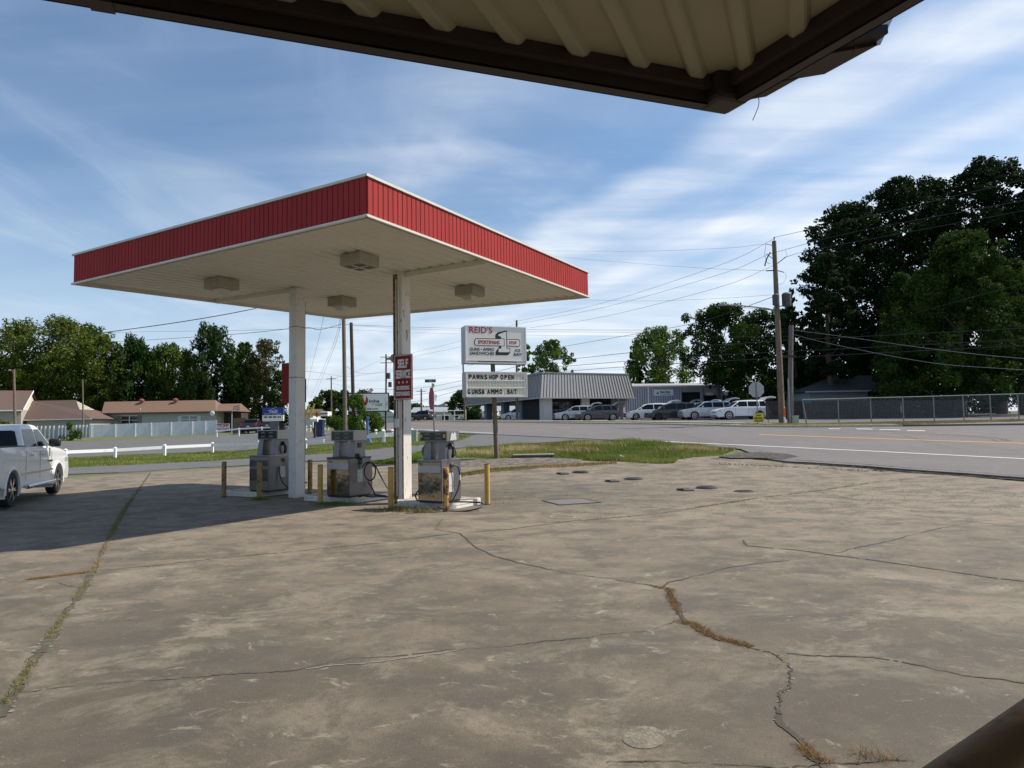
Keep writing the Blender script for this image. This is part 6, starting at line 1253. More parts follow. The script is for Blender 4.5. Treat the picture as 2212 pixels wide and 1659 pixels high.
def car(kind, lab, pnt, x, Y, head, open_=False, grp=None, cat=None, rimm=None, extra=None):
    K = KIND[kind]; L, w, rf = K['L'], K['w'], K['rf']; hw = w/2; rear, front = K['ax']; cx = (rear+front)/2
    name = {'suv': 'parked_car', 'cross': 'parked_car', 'van': 'minivan', 'sedan': 'parked_car', 'pickup': 'pickup_truck'}[kind]
    o = thing(name, lab, cat or {'suv': 'car', 'cross': 'car', 'van': 'minivan', 'sedan': 'car', 'pickup': 'pickup truck'}[kind], (x, Y, terr(x, Y)+.05), head, grp)
    ar = rf+.07; sill = .30 if kind != 'pickup' else .45
    def arc(xc): return [(xc+ar*math.cos(R(a)), rf*.95+ar*math.sin(R(a))) for a in (-20, 0, 20, 45, 70, 90, 110, 135, 160, 180, 200)]
    low = list(K['low']); bot = [(front+ar+.02, sill)] + arc(front) + [(front-ar-.03, sill-.06), (rear+ar+.03, sill-.06)] + arc(rear) + [(rear-ar-.03, sill)]
    poly = low + bot; sh = lambda p: (p[0]-cx, p[1])
    poly = [sh(p) for p in poly]; hwf = lambda z: hw-(.05 if z < .5 else 0)
    b = MB().prism(poly, lambda a, c: (a, -hw+.0, c), lambda a, c: (a, hw, c)); bo = b.build('body', pnt, o, bevel=.05, seg=3, smooth=True)
    gh = [sh(p) for p in K['gh']]; zb, zt = min(p[1] for p in gh), max(p[1] for p in gh); tum = .24 if kind != 'pickup' else .17
    gy = lambda z: hw-.05-tum*(z-zb)/(zt-zb)
    MB().prism(gh, lambda a, c: (a, -gy(c), c), lambda a, c: (a, gy(c), c)).build('cabin', pnt, o, bevel=.035, seg=2, smooth=True)
    # side glass, split by pillars
    zs = sorted(set([p[1] for p in gh])); top = [p for p in gh]
    def xlim(z):
        lo, hi = None, None
        n = len(gh)
        xs_ = []
        for i in range(n):
            (xa, za), (xb, zb_) = gh[i], gh[(i+1) % n]
            if (za-z)*(zb_-z) <= 0 and za != zb_: xs_.append(xa+(xb-xa)*(z-za)/(zb_-za))
        return (min(xs_), max(xs_)) if xs_ else (0, 0)
    z0, z1 = zb+.07, zt-.13; pl = [None]+[p-cx for p in K['pil'][:-1]]+[None]
    if kind == 'pickup': pl = [None, 3.12-cx, None]
    for s in (-1, 1):
        for i in range(len(pl)-1):
            q = []; zz = np.linspace(z0, z1, 6)
            L_e = [(max(xlim(z)[0]+.13, -9 if pl[i] is None else pl[i]+.04), z) for z in zz]; R_e = [(min(xlim(z)[1]-.13, 9 if pl[i+1] is None else pl[i+1]-.04), z) for z in zz]
            L_e2 = [a for a, b_ in zip(L_e, R_e) if b_[0]-a[0] > .02]; R_e2 = [b_ for a, b_ in zip(L_e, R_e) if b_[0]-a[0] > .02]
            if len(L_e2) < 2: continue
            ring = L_e2+R_e2[::-1]; ring = ring if s > 0 else ring[::-1]
            MB().add([(a, s*(gy(z)+.006), z) for a, z in ring], [list(range(len(ring)))]).build('side_window', m_cglass, o)
    def slant(i0, i1, ins, nm, inx):
        (xa, za), (xb, zb_) = gh[i0], gh[i1]; d = Vector((xb-xa, 0, zb_-za)); n = Vector((d.z, 0, -d.x)).normalized(); n = n if n.x*inx > 0 else -n
        a, b_ = .10, .93; p = Vector((xa, 0, za))+d*a+n*.008; q = Vector((xa, 0, za))+d*b_+n*.008
        v = [p+Vector((0, -gy(p.z)+.10, 0)), p+Vector((0, gy(p.z)-.10, 0)), q+Vector((0, gy(q.z)-.10, 0)), q+Vector((0, -gy(q.z)+.10, 0))]
        MB().add(v, [(0, 1, 2, 3) if inx > 0 else (3, 2, 1, 0)]).build(nm, m_cglass, o)
    n_ = len(gh); slant(n_-1, n_-2, 0, 'windshield', 1)
    if not open_: slant(0, 1, 0, 'rear_window', -1)
    # wheels
    for ax_ in (rear, front):
        for s in (-1, 1):
            c = (ax_-cx, s*(hw-.11), rf)
            wh = MB().lathe([(rf*.66, -.11), (rf*.95, -.11), (rf, -.07), (rf, .07), (rf*.95, .11), (rf*.68, .115)], c=c, n=28, ax='y', caps=False).build('wheel', m_tyre, o)
            k = MB(); yy = c[1]+s*.095
            k.lathe([(rf*.68, -.012), (rf*.70, .02), (rf*.60, .022), (rf*.58, -.02)][::1], c=(c[0], yy, rf), n=28, ax='y', caps=False)
            k.lathe([(rf*.15, -.02), (rf*.15, .015), (.01, .02)], c=(c[0], yy, rf), n=10, ax='y')
            ns = 6 if kind == 'pickup' else 10
            for i in range(ns):
                t = 2*math.pi*i/ns; ta = Vector((math.cos(t), 0, math.sin(t))); tb = Vector((-math.sin(t), 0, math.cos(t))); ws = .05 if kind == 'pickup' else .028
                for dt in ((-.13, .13) if kind == 'pickup' else (0,)):
                    ta2 = Vector((math.cos(t+dt), 0, math.sin(t+dt))); k.obox(Vector((c[0], yy-.012, rf))+ta*rf*.1-tb*ws*.35, ta2*rf*.64-ta*rf*.08, tb*ws*.7, Vector((0, .022, 0)))
            k.build('rim', rimm or m_rimm, wh)
            MB().lathe([(rf*.64, -.0), (rf*.64, .005)], c=(c[0], yy-.035*s, rf), n=20, ax='y').build('brake_shadow', m_trimb, wh)
    # lights, bumpers, trims
    fz = 1.0 if kind == 'pickup' else .86; fx = K['low'][-4][0]-cx
    for s in (-1, 1):
        MB().cbox((fx-.20, s*(hw-.16), fz-.06), .36, .34, .15).build('headlight', m_head, o, bevel=.03)
        tz_ = 1.12 if kind == 'pickup' else .98
        MB().cbox((-cx+.09, s*(hw-.10), tz_), .20, .235, .38 if kind in ('suv', 'van', 'pickup') else .22).build('tail_light', m_tail, o, bevel=.03)
        mx_ = K['gh'][-1][0]-cx-.62 if kind != 'pickup' else K['gh'][-1][0]-cx-.50
        msz = (.13, .28, .22) if kind == 'pickup' else (.14, .20, .15)
        MB().cbox((mx_, s*(hw+msz[1]/2-.02), zb+.08+msz[2]/3), *msz).build('mirror', m_trimb if kind == 'pickup' else pnt, o, bevel=.05, smooth=True)
        k = MB()
        for hx in (K['pil'][0]+.25, K['pil'][1]+.2) if kind != 'pickup' else (2.45, 3.35): k.cbox((hx-cx, s*(hw+.02), zb-.13), .20, .04, .05)
        k.build('door_handle', m_chrome if kind == 'pickup' else pnt, o, bevel=.012)
        for sx in ([K['pil'][0], K['pil'][1], K['pil'][2]+.25] if kind != 'pickup' else [2.03, 3.14, 4.12]): MB().cbox((sx-cx, s*(hw+.0005), (zb+sill)/2+.03), .014, .005, zb-sill-.14).build('door_seam', m_trimb, o)
        if kind in ('suv', 'cross', 'van'): MB().cbox((0, s*(hw-.02), sill-.03), front-rear-2*ar-.1, .06, .12).build('sill_trim', m_trimb if kind != 'van' else pnt, o)
    MB().cbox((fx-.02, 0, .62 if kind != 'pickup' else .84), .12, w*.62, .22 if kind != 'pickup' else .36).build('grille', m_trimb, o, bevel=.03)
    MB().cbox((fx-.02, 0, .40), .10, w*.74, .12).build('lower_intake', m_trimb, o, bevel=.02)
    MB().cbox((-cx+.03, 0, .50), .14, w*.92, .16).build('rear_bumper', m_trimb if not open_ else pnt, o, bevel=.04)
    MB().cbox((-cx-.015, 0, .86), .02, .34, .13).build('number_plate', m_frame, o)
    if open_:
        zr = zt-.06; gx0 = K['gh'][1][0]-cx
        MB().box(-cx-.012, -cx+.16, -hw+.2, hw-.2, .62, 1.12).add([(K['gh'][0][0]-cx-.02, -gy(zb)+.08, zb-.05), (K['gh'][0][0]-cx-.02, gy(zb)-.08, zb-.05), (gx0-.03, gy(zt)-.06, zr-.08), (gx0-.03, -gy(zt)+.06, zr-.08)], [(0, 3, 2, 1)]).build('boot_opening', m_int, o)
        pts_ = [(gx0+.14, zr+.04), (gx0-.22, zr+.32), (gx0-.62, zr+.38), (gx0-1.02, zr+.30)]
        k = MB().prism([(a, c) for a, c in pts_]+[(a, c-.12) for a, c in pts_[::-1]], lambda a, c: (a, -gy(zt)-.05, c), lambda a, c: (a, gy(zt)+.05, c)); tg = k.build('raised_liftgate', pnt, o, bevel=.02)
        MB().tube([(gx0+.02, -gy(zt)+.04, zr-.5), (gx0-.35, -gy(zt)+.04, zr+.1)], .02, 6).tube([(gx0+.02, gy(zt)-.04, zr-.5), (gx0-.35, gy(zt)-.04, zr+.1)], .02, 6).build('gas_strut', m_trimb, tg)
    if kind == 'pickup':
        MB().box(.08-cx, 1.95-cx, -hw+.14, hw-.14, 1.375, 1.40).build('bed_floor', m_trimb, o)
        MB().box(-.02-cx+.05, 1.98-cx, -hw-.002, -hw+.12, 1.372, 1.395).box(-.02-cx+.05, 1.98-cx, hw-.12, hw+.002, 1.372, 1.395).build('bed_rail_cap', m_trimb, o)
        for s in (-1, 1):
            MB().tube([(rear+ar+.25-cx, s*(hw+.09), .40), (front-ar-.2-cx, s*(hw+.09), .40)], .05, 10).cbox((rear+ar+.7-cx, s*(hw-.02), .42), .08, .2, .05).cbox((front-ar-.6-cx, s*(hw-.02), .42), .08, .2, .05).build('side_step', m_chrome, o)
            MB().cbox(((rear+front)/2-cx+.02, s*(hw+.006), .72), front-rear-2*ar-.2, .02, .055).build('door_moulding', m_chrome, o)
            MB().cbox((4.05-cx, s*(hw+.006), .95), .32, .012, .04).build('door_badge', m_trimb, o)
            for ax_ in (rear, front):
                ring = [(ax_-cx+(ar+.0)*math.cos(R(a)), rf*.95+(ar+.0)*math.sin(R(a))) for a in range(-10, 191, 20)]; ring2 = [(ax_-cx+(ar+.07)*math.cos(R(a)), rf*.95+(ar+.07)*math.sin(R(a))) for a in range(190, -11, -20)]
                MB().prism(ring+ring2, lambda a, c: (a, s*(hw-.01), c), lambda a, c: (a, s*(hw+.028), c)).build('wheel_arch_flare', pnt, o, bevel=.012)
            gp_ = MB(); zz = np.linspace(z0-.03, z1+.03, 5)
        MB().add([(2.04-cx, -gy(1.3)+.2, 1.42), (2.04-cx, gy(1.3)-.2, 1.42), (2.11-cx, gy(1.75)-.15, 1.76), (2.11-cx, -gy(1.75)+.15, 1.76)], [(0, 3, 2, 1)]).build('rear_window', m_cglass, o)
        MB().lathe([(.04, 0), (.07, .06), (.02, .09)], c=(5.0-cx, 0, 1.24), n=8).build('bonnet_badge', m_trimb, o)
    if extra: extra(o, K, cx)
    return o
p_w = paint('paint_white', (.84, .84, .83)); p_s = paint('paint_silver', (.50, .51, .52), .3); p_g = paint('paint_graphite', (.085, .078, .075), .4); p_b = paint('paint_black', (.018, .016, .018), .2); p_bl = paint('paint_dkgrey', (.03, .028, .03), .2)
# big pickup at left: rear right wheel and front right wheel contact points
h_ = math.atan2(.94, -.34)
car('pickup', 'white crew cab pickup truck cut off by the left frame edge', p_w, (-11.68-.93)*1.035, (16.85-.32)*1.035, h_, rimm=m_chrome)
row = 'cars parked in front of the dealership'
def pc(kind, lab, pnt, px, Y, deg, open_=True, **k):
    a = at(px, Y); return car(kind, lab, pnt, a.x, a.y, R(deg), open_, row, **k)
pc('suv', 'silver white sport utility car nearest the stop sign, liftgate raised', p_w, 1600, 64, 183)
pc('suv', 'silver white sport utility car second from the stop sign, behind its twin', p_s, 1526, 67, 183)
pc('van', 'dark charcoal minivan between the two white ones', p_bl, 1450, 70, 182, rimm=m_trimb)
pc('van', 'white minivan in front of the workshop wall', p_w, 1402, 73.2, 181)
pc('cross', 'graphite crossover car in front of the mansard building, liftgate raised', p_g, 1294, 71.5, 183)
pc('cross', 'silver crossover car behind the graphite one', p_s, 1245, 75, 183)
pc('van', 'silver minivan seen from behind with its liftgate open by the columns', p_s, 1129, 86, 155)
pc('cross', 'white hatchback glimpsed between the blue columns', p_w, 1058, 118, 120, False)
pc('sedan', 'silver saloon car left of the blue columns', p_s, 1015, 125, 130, False)
pc('suv', 'small white utility vehicle behind the dark minivan', p_w, 1500, 80, 150)
car('cross', 'dark car with bright red tail lamps beyond the road', p_b, *at(912, 112)[:2], R(150), False)
car('pickup', 'black pickup parked behind the far rail fence', p_b, *at(545, 94)[:2], R(100), False)
car('sedan', 'dark saloon car beside the black pickup', p_bl, *at(583, 97)[:2], R(100), False)
# ================================================================ VEGETATION
m_bark = M('bark', (.075, .058, .042), .95, var=.3, scale=5, vec=(3, 3, .5)); m_pbark = M('pine_bark', (.085, .055, .038), .95, var=.3, scale=4, vec=(3, 3, .6))
LM = {'green': leafmat('leaf_green', (.030, .062, .010), (.095, .150, .022)), 'yellow': leafmat('leaf_yellow', (.045, .078, .010), (.145, .175, .024)), 'dark': leafmat('leaf_dark', (.012, .034, .008), (.045, .085, .018)),
      'pine': leafmat('pine_needle', (.008, .021, .008), (.028, .050, .016), .18), 'bright': leafmat('leaf_bright', (.040, .085, .010), (.12, .20, .03)), 'brown': leafmat('leaf_brown', (.035, .055, .012), (.12, .10, .04)), 'maple': leafmat('leaf_maple', (.014, .036, .007), (.052, .095, .015), .25)}
def leaves(cs, rs, n, size, up=.3, flat=1., elong=1.):
    """quads scattered through blobs: centres cs, radii rs (3 axes)"""
    k = len(cs); vol = np.array([r[0]*r[2] for r in rs]); pick = rng.choice(k, n, p=vol/vol.sum())
    C_, Rr = np.array(cs)[pick], np.array(rs)[pick]; d = rng.normal(size=(n, 3)); d /= np.linalg.norm(d, axis=1)[:, None]
    rad = rng.uniform(.35, 1., n)**.55 * rng.normal(1, .08, n); p = C_ + d*Rr*rad[:, None]
    nn = d*.7 + rng.normal(size=(n, 3))*.6; nn[:, 2] += up; nn /= np.linalg.norm(nn, axis=1)[:, None]
    t = np.cross(nn, rng.normal(size=(n, 3))); t /= np.linalg.norm(t, axis=1)[:, None]
    if elong != 1.: t = d*np.array([.5, .5, .3])+np.array([0, 0, .9]); t -= nn*(t*nn).sum(1)[:, None]; t /= np.linalg.norm(t, axis=1)[:, None]+1e-9
    b = np.cross(nn, t); s = size*rng.uniform(.55, 1.25, n)[:, None]
    V = np.stack([p-t*s*.5*elong, p+b*s*.35-t*s*.1, p+t*s*.5*elong+nn*s*.1, p-b*s*.35+t*s*.05], 1)
    return V.reshape(-1, 3), np.arange(4*n).reshape(-1, 4)
def tree(px, Y, ytop, wpx, kind, lab, leaf, n=9000, size=.34, cb=.18, prof=None, grp=None, seed=0, nb=38, name=None, trunk=None, ybase=None, lean=0., depth=None, bs=1.):
    rnd = random.Random(seed*131+int(px)); b = at(px, Y)
    H = P(px, ytop, Y).z-b.z; Rw = wpx/2/FD*Y
    o = thing(name or ('pine_tree' if kind == 'pine' else 'tree'), lab, 'tree', b, 0, grp)
    prof = prof or {'round': [(0, .45), (.15, .8), (.4, 1.), (.65, .92), (.85, .62), (1., .2)], 'pine': [(0, .75), (.2, .9), (.5, 1.), (.75, .85), (.9, .6), (1., .25)], 'cone': [(0, .8), (.2, 1.), (.5, .72), (.8, .35), (1., .06)], 'spiky': [(0, .7), (.25, 1.), (.5, .95), (.75, .7), (1., .22)]}[kind]
    def pr(t): 
        for (a, ra), (c_, rc) in zip(prof, prof[1:]):
            if t <= c_: return ra+(rc-ra)*(t-a)/(c_-a)
        return prof[-1][1]
    z0 = H*cb; cs, rs = [], []
    for i in range(nb):
        t = (i+.5)/nb; t = t*.98; R_ = pr(t)*Rw; a = i*2.399+rnd.uniform(-.5, .5)
        br = bs*Rw*rnd.uniform(.19, .33)*(1 if kind != 'cone' else (1.15-t)); rr_ = max(0, R_-br*.75)*rnd.choice((1, 1, .9, .6, .4, .2))
        zz = z0+(H-z0)*t
        if kind == 'pine': rad3 = (br*1.1, br*1.1, br*.62)
        elif kind == 'spiky': rad3 = (br*.7, br*.7, br*1.35)
        else: rad3 = (br, br, br*.85)
        zz = min(zz, H-rad3[2]*.85)
        cs.append((rr_*math.cos(a)+lean*t, rr_*math.sin(a)*(depth or .9), zz)); rs.append(rad3)
        for j in range(2):     # small outliers make the outline uneven
            a2 = a+rnd.uniform(-.7, .7); q = R_*rnd.uniform(.72, 1.05); s = br*rnd.uniform(.28, .5)
            z2 = min(H*.99, zz+rnd.uniform(-.6, .9)*br); cs.append((q*math.cos(a2)+lean*t, q*math.sin(a2)*.9, z2)); rs.append((s, s, s*(.55 if kind == 'pine' else (1.8 if kind == 'spiky' else .9))))
    V, F = leaves(cs, rs, int(n*1.35), size, elong=1.6 if kind in ('spiky', 'cone') else 1.)
    cr_ = np_mesh('crown', V, F, LM[leaf], o)
    tr_ = trunk or max(.12, H*.018); k = MB(); tt = H*(.86 if kind in ('pine', 'cone') else .6)
    mt = m_pbark if kind == 'pine' else m_bark
    k.tube([(0, 0, -.3), (lean*.1+.02*H*rnd.uniform(-1, 1), 0, tt*.5), (lean*.5, 0, tt)], [tr_*1.15, tr_*.8, tr_*.3], 10).build('trunk', mt, o)
    k = MB()
    for i in rnd.sample(range(0, len(cs), 3), min(12, len(cs)//3)):
        c_ = Vector(cs[i]); s_ = Vector((0, 0, max(z0*.7, min(tt, c_.z*.72)))); k.tube([s_, s_.lerp(c_, .5)+Vector((0, 0, -.03*H)), c_], [tr_*.35, tr_*.2, tr_*.06], 6)
    k.build('limbs', mt, o); return o
GL = 'trees behind the houses at left'; GR = 'trees behind the cars and fence at right'; GC = 'distant trees beyond the road'
tree(-60, 118, 705, 243, 'round', 'broad green tree at the far left edge', 'green', 9000, .42, grp=GL, seed=1)
tree(28, 116, 693, 192, 'round', 'yellowish green tree at the left edge behind the brick house', 'yellow', 11000, .40, grp=GL, seed=2)
tree(118, 114, 682, 179, 'round', 'tallest yellow green tree behind the garage wing', 'yellow', 12000, .38, grp=GL, seed=3)
tree(185, 119, 700, 166, 'round', 'green tree just right of the tallest yellow green one', 'green', 9000, .40, grp=GL, seed=4)
tree(213, 114, 722, 115, 'round', 'olive tree over the left end of the long house roof', 'yellow', 7000, .36, grp=GL, seed=5)
tree(283, 116, 727, 154, 'spiky', 'dark upright tree behind the left roof vent', 'dark', 9000, .36, grp=GL, seed=6, cb=.08)
tree(362, 118, 742, 128, 'spiky', 'medium green tree between the two dark upright ones', 'green', 7500, .36, grp=GL, seed=7, cb=.1)
tree(455, 115, 707, 151, 'spiky', 'tall dark spiky tree behind the right end of the long house', 'dark', 11000, .36, grp=GL, seed=8, cb=.06)
tree(522, 120, 741, 90, 'spiky', 'slim green tree right of the tall spiky one', 'maple', 6000, .34, grp=GL, seed=9, cb=.1)
tree(572, 118, 735, 105, 'round', 'brownish tree just left of the red board', 'brown', 8000, .34, grp=GL, seed=10, cb=.1)
tree(510, 121, 790, 115, 'round', 'low bright green tree above the black pickup', 'green', 6500, .34, grp=GL, seed=11, cb=.1)
tree(605, 116, 800, 90, 'round', 'low dark tree behind the blue letter board sign', 'maple', 5000, .34, grp=GL, seed=12, cb=.05)
tree(330, 121, 800, 166, 'round', 'low dark tree directly behind the long house roof', 'dark', 7000, .36, grp=GL, seed=13, cb=.05)
tree(430, 121, 815, 141, 'round', 'low dark bushy tree above the porch end of the long house', 'dark', 6500, .36, grp=GL, seed=14, cb=.05)
tree(90, 121, 790, 218, 'round', 'low dark undergrowth tree between brick house and garage wing', 'dark', 7000, .36, grp=GL, seed=15, cb=.05)
tree(225, 121, 812, 115, 'round', 'low leafy tree between the garage wing and the long house', 'green', 5500, .34, grp=GL, seed=16, cb=.05)
for px, yt, w, lab in ((320, 765, 130, 'mid height tree filling the gap behind the long house chimney vents'), (402, 762, 110, 'mid height tree left of the tall spiky one'), (492, 772, 90, 'mid height tree right of the tall spiky one'), (548, 775, 90, 'mid height tree left of the brownish one'), (250, 765, 110, 'mid height tree right of the olive one'), (150, 770, 170, 'mid height tree below the tallest yellow green one'), (20, 775, 170, 'mid height tree behind the brick house gable')):
    tree(px, 124, yt, w, 'round', lab, 'dark', 8000, .38, grp=GL, seed=px, cb=.02)
tree(712, 128, 843, 74, 'round', 'round dark green tree behind the yellow diamond sign', 'maple', 8000, .34, grp=GC, seed=20, cb=.06)
tree(745, 130, 843, 50, 'round', 'dark green tree behind the pair of poles', 'maple', 6000, .34, grp=GC, seed=21, cb=.06)
tree(683, 126, 862, 44, 'round', 'small green tree right of the yellow guy guards', 'green', 5000, .30, grp=GC, seed=22, cb=.06)
tree(855, 140, 853, 60, 'round', 'green tree behind the right end of the restaurant sign', 'maple', 5000, .36, grp=GC, seed=23, cb=.06)
tree(786, 150, 842, 70, 'round', 'bare topped pale tree peeking over the restaurant sign', 'brown', 3500, .36, grp=GC, seed=24, cb=.2)
for i, (px, yt, w) in enumerate(((900, 872, 60), (935, 876, 50), (968, 868, 50), (885, 876, 50))):
    tree(px, 190, yt, w, 'round', ('low far tree behind the stop sign', 'low far tree under the tilted canopy', 'low far tree left of the pole sign tree', 'low far tree behind the corroded column')[i], 'brown' if i % 2 else 'maple', 3000, .5, grp=GC, seed=30+i, cb=.03)
tree(1003, 135, 843, 72, 'round', 'green tree behind the left side of the letter board', 'maple', 6500, .34, grp=GC, seed=40, cb=.08)
tree(1022, 116, 884, 40, 'round', 'small dark shrubby tree beside the silver saloon car', 'dark', 3500, .26, grp=GC, seed=41, cb=.05)
tree(926-4, 128, 887, 14, 'spiky', 'small round topped shrub by the distant pole', 'dark', 1500, .3, grp=GC, seed=42, cb=.03)
tree(1195, 106, 737, 108, 'round', 'open crowned green tree above the mansard roof', 'bright', 6000, .36, grp=GR, seed=50, cb=.25, nb=20)
tree(1135, 110, 742, 66, 'round', 'green tree just right of the upper sign board', 'bright', 4500, .36, grp=GR, seed=51, cb=.25, nb=14)
tree(1425, 108, 707, 155, 'round', 'light green tree between the two dealership roofs', 'bright', 12000, .36, grp=GR, seed=52, cb=.12)
tree(1380, 112, 735, 50, 'spiky', 'dark slim tree at the left side of the light green one', 'maple', 4000, .34, grp=GR, seed=53, cb=.1)
tree(1558, 82, 658, 165, 'round', 'maple in front of the workshop with its trunk beside the silver cars', 'maple', 15000, .30, grp=GR, seed=54, cb=.30, nb=30)
tree(1648, 88, 668, 150, 'round', 'dark maple right of the one before the workshop', 'maple', 11000, .32, grp=GR, seed=55, cb=.18)
tree(1600, 96, 775, 150, 'round', 'low dark tree behind the maple trunks', 'dark', 8000, .34, grp=GR, seed=56, cb=.05)
tree(1722, 74, 618, 110, 'cone', 'dark narrow conifer behind the grey pole', 'pine', 8000, .34, grp=GR, seed=57, cb=.08)
tree(1768, 80, 622, 110, 'cone', 'second dark conifer left of the pines', 'pine', 8000, .34, grp=GR, seed=58, cb=.08)
tree(1705, 82, 665, 120, 'round', 'dark tree between the two utility poles', 'dark', 8000, .32, grp=GR, seed=59, cb=.05)
tree(1850, 76, 440, 224, 'pine', 'tall dark pine at the left side of the pine stand', 'pine', 24000, .36, grp=GR, seed=60, cb=.22, nb=60)
tree(1960, 78, 388, 235, 'pine', 'highest pine of the main stand', 'pine', 27000, .36, grp=GR, seed=61, cb=.22, nb=64)
tree(2050, 82, 388, 168, 'pine', 'pine with a rounded top right of the highest one', 'pine', 21000, .36, grp=GR, seed=62, cb=.2, nb=52)
tree(2165, 72, 345, 235, 'pine', 'tallest pine at the right edge', 'pine', 27000, .36, grp=GR, seed=63, cb=.2, nb=60)
tree(2270, 70, 365, 190, 'pine', 'pine cut off by the right frame edge', 'pine', 12000, .36, grp=GR, seed=64, cb=.3)
tree(1800, 70, 545, 123, 'pine', 'shorter pine with drooping boughs over the dark house', 'pine', 10000, .34, grp=GR, seed=65, cb=.25)
tree(2075, 60, 500, 336, 'round', 'broad leafy green tree in front of the pines', 'maple', 38000, .26, grp=GR, seed=66, cb=.12, nb=95, bs=.62, lean=1.2, prof=[(0, .95), (.25, 1.), (.5, .86), (.7, .62), (.86, .42), (1., .10)])
tree(1960, 66, 590, 146, 'round', 'leafy green tree left of the broad one', 'maple', 12000, .28, grp=GR, seed=67, cb=.12, nb=50, bs=.8, prof=[(0, .9), (.4, 1.), (.7, .6), (1., .12)])
tree(2210, 62, 560, 168, 'round', 'green tree at the right frame edge below the pines', 'maple', 11000, .28, grp=GR, seed=68, cb=.1, nb=50, bs=.8, prof=[(0, 1.), (.4, .9), (.7, .6), (1., .12)])
for i, (px, yt, w) in enumerate(((1880, 740, 170), (2010, 760, 170), (2140, 760, 160), (1770, 770, 110), (2260, 750, 150))):
    tree(px, 80, yt, w, 'round', ('low dark tree behind the dark house roof', 'low dark tree right of the dark house', 'low dark tree under the broad leafy one', 'low dark tree left of the dark house', 'low dark tree at the right frame edge')[i], 'dark', 8000, .34, grp=GR, seed=70+i, cb=.02)
# weeds growing round the pair of poles
def weeds(name, p, w, d, h, n, leaf, lab, size=.10, nb=16):
    o = thing(name, lab, 'bush', p); cs, rs = [], []
    for i in range(nb):
        a = random.uniform(0, 6.28); q = random.uniform(0, 1)**.5; z = random.uniform(.15, 1)*h*(1.1-.5*q); cs.append((q*w/2*math.cos(a), q*d/2*math.sin(a), z*.85)); s = random.uniform(.16, .3)*min(w, 2.); rs.append((s*.8, s*.8, s))
    V, F = leaves(cs, rs, n, size, elong=1.5); np_mesh('foliage', V, F, LM[leaf], o)
    k = MB()
    for i in range(0, nb, 1): k.tube([(cs[i][0]*.3, cs[i][1]*.3, 0), cs[i]], [.02, .008], 5)
    k.build('stems', m_bark, o); return o
pw = G(768, 938); weeds('weed_bush', pw+Vector((.5, 0, 0)), 3.4, 1.8, P(768, 872, pw.y).z-pw.z, 7500, 'bright', 'bright green weeds round the foot of the dark pole', .11)
weeds('weed_bush', G(730, 937), 2.0, 1.3, P(733, 882, pw.y).z-pw.z, 3500, 'green', 'green weeds left of the pale pole', .11)
pv = Vector((P(765, 860, b758.y-.3).x, b758.y-.3, terr(0, b758.y))); vt = P(765, 858, b758.y).z-b758.z
o = thing('climbing_vine', 'leafy vine climbing the dark pole in front of the restaurant sign', 'vine', (b758.x, b758.y, b758.z))
cs = [(random.uniform(-.1, .65), random.uniform(-.5, .1), vt*random.uniform(.3, .98)) for _ in range(12)]; V, F = leaves(cs, [(.30, .28, .34)]*12, 3000, .10, elong=1.4); np_mesh('foliage', V, F, LM['bright'], o); MB().tube([(.1, -.12, 0), (.15, -.2, vt*.5), (.2, -.2, vt*.9)], [.03, .02, .01], 6).build('stem', m_bark, o)
weeds('weed_bush', G(150, 952), 2.2, 1.2, 2.4, 1500, 'green', 'tall thin weeds before the ribbed fence', .14, 10)
weeds('weed_bush', G(2, 952), 3., 1.5, 3.2, 1500, 'yellow', 'pale shrub at the left edge by the brick house', .2, 10)
# ---------------------------------------------------------------- grass
m_gr = leafmat('grass_green', (.09, .16, .025), (.26, .33, .08), .35); m_gdry = leafmat('grass_dry', (.22, .13, .05), (.42, .29, .14), .15); m_gmix = leafmat('grass_mixed', (.14, .14, .04), (.40, .30, .14), .3)
tongue = g([(1000, 988), (1010, 969), (1078, 964), (1213, 956.5), (1371, 953.5), (1500, 962), (1590, 971), (1560, 984), (1465, 992), (1456, 1001), (1418, 1003), (1330, 997.5), (1277, 996.5), (1184, 989), (1080, 991)])
grass('verge_grass', tongue, 36000, .22, .028, m_gr, 'uneven green grass verge between forecourt and road')
for q_, n_, nm in (((1140, 974), 1100, 'straw coloured patch in the verge right of the sign pole'), ((1290, 965), 600, 'small straw patch in the middle of the verge'), ((1230, 978), 500, 'low tan patch in the verge near the headwall'), ((1490, 975), 700, 'tan patch near the right end of the verge'), ((1030, 983), 800, 'tan patch left of the sign pole')):
    p = G(*q_); x = rng.normal(p.x, .55, n_); y = rng.normal(p.y, .3, n_); z = np.array([terr(a, b) for a, b in zip(x, y)]); V, F = blades(np.stack([x, y, z], 1), .24, .035, .9); tagp(np_mesh('dry_grass_patch', V, F, leafmat('grass_straw', (.38, .30, .15), (.60, .48, .27), .3)), nm, 'grass', None, 'stuff')
grass('verge_dry_grass', tongue, 20000, .20, .03, m_gmix, 'yellowed blades scattered through the road verge')
dry = g([(1080, 976), (1110, 966), (1215, 958), (1290, 962), (1270, 985), (1180, 975), (1130, 982)]); grass('dry_patch', dry, 5000, .20, .03, m_gmix, 'tan dry grass patch in the verge right of the sign pole')
strip1 = g([(141, 1012), (257, 1006), (432, 998), (504, 993.5), (658, 983.5), (720, 980.5), (760, 977.5), (853, 967), (900, 963), (950, 957), (1000, 950.5), (1026, 941), (960, 938.5), (880, 940), (800, 944), (760, 956), (720, 961), (658, 964.5), (560, 972), (459, 976.5), (355, 981), (250, 985), (141, 990.5), (-60, 999), (-60, 1018)])
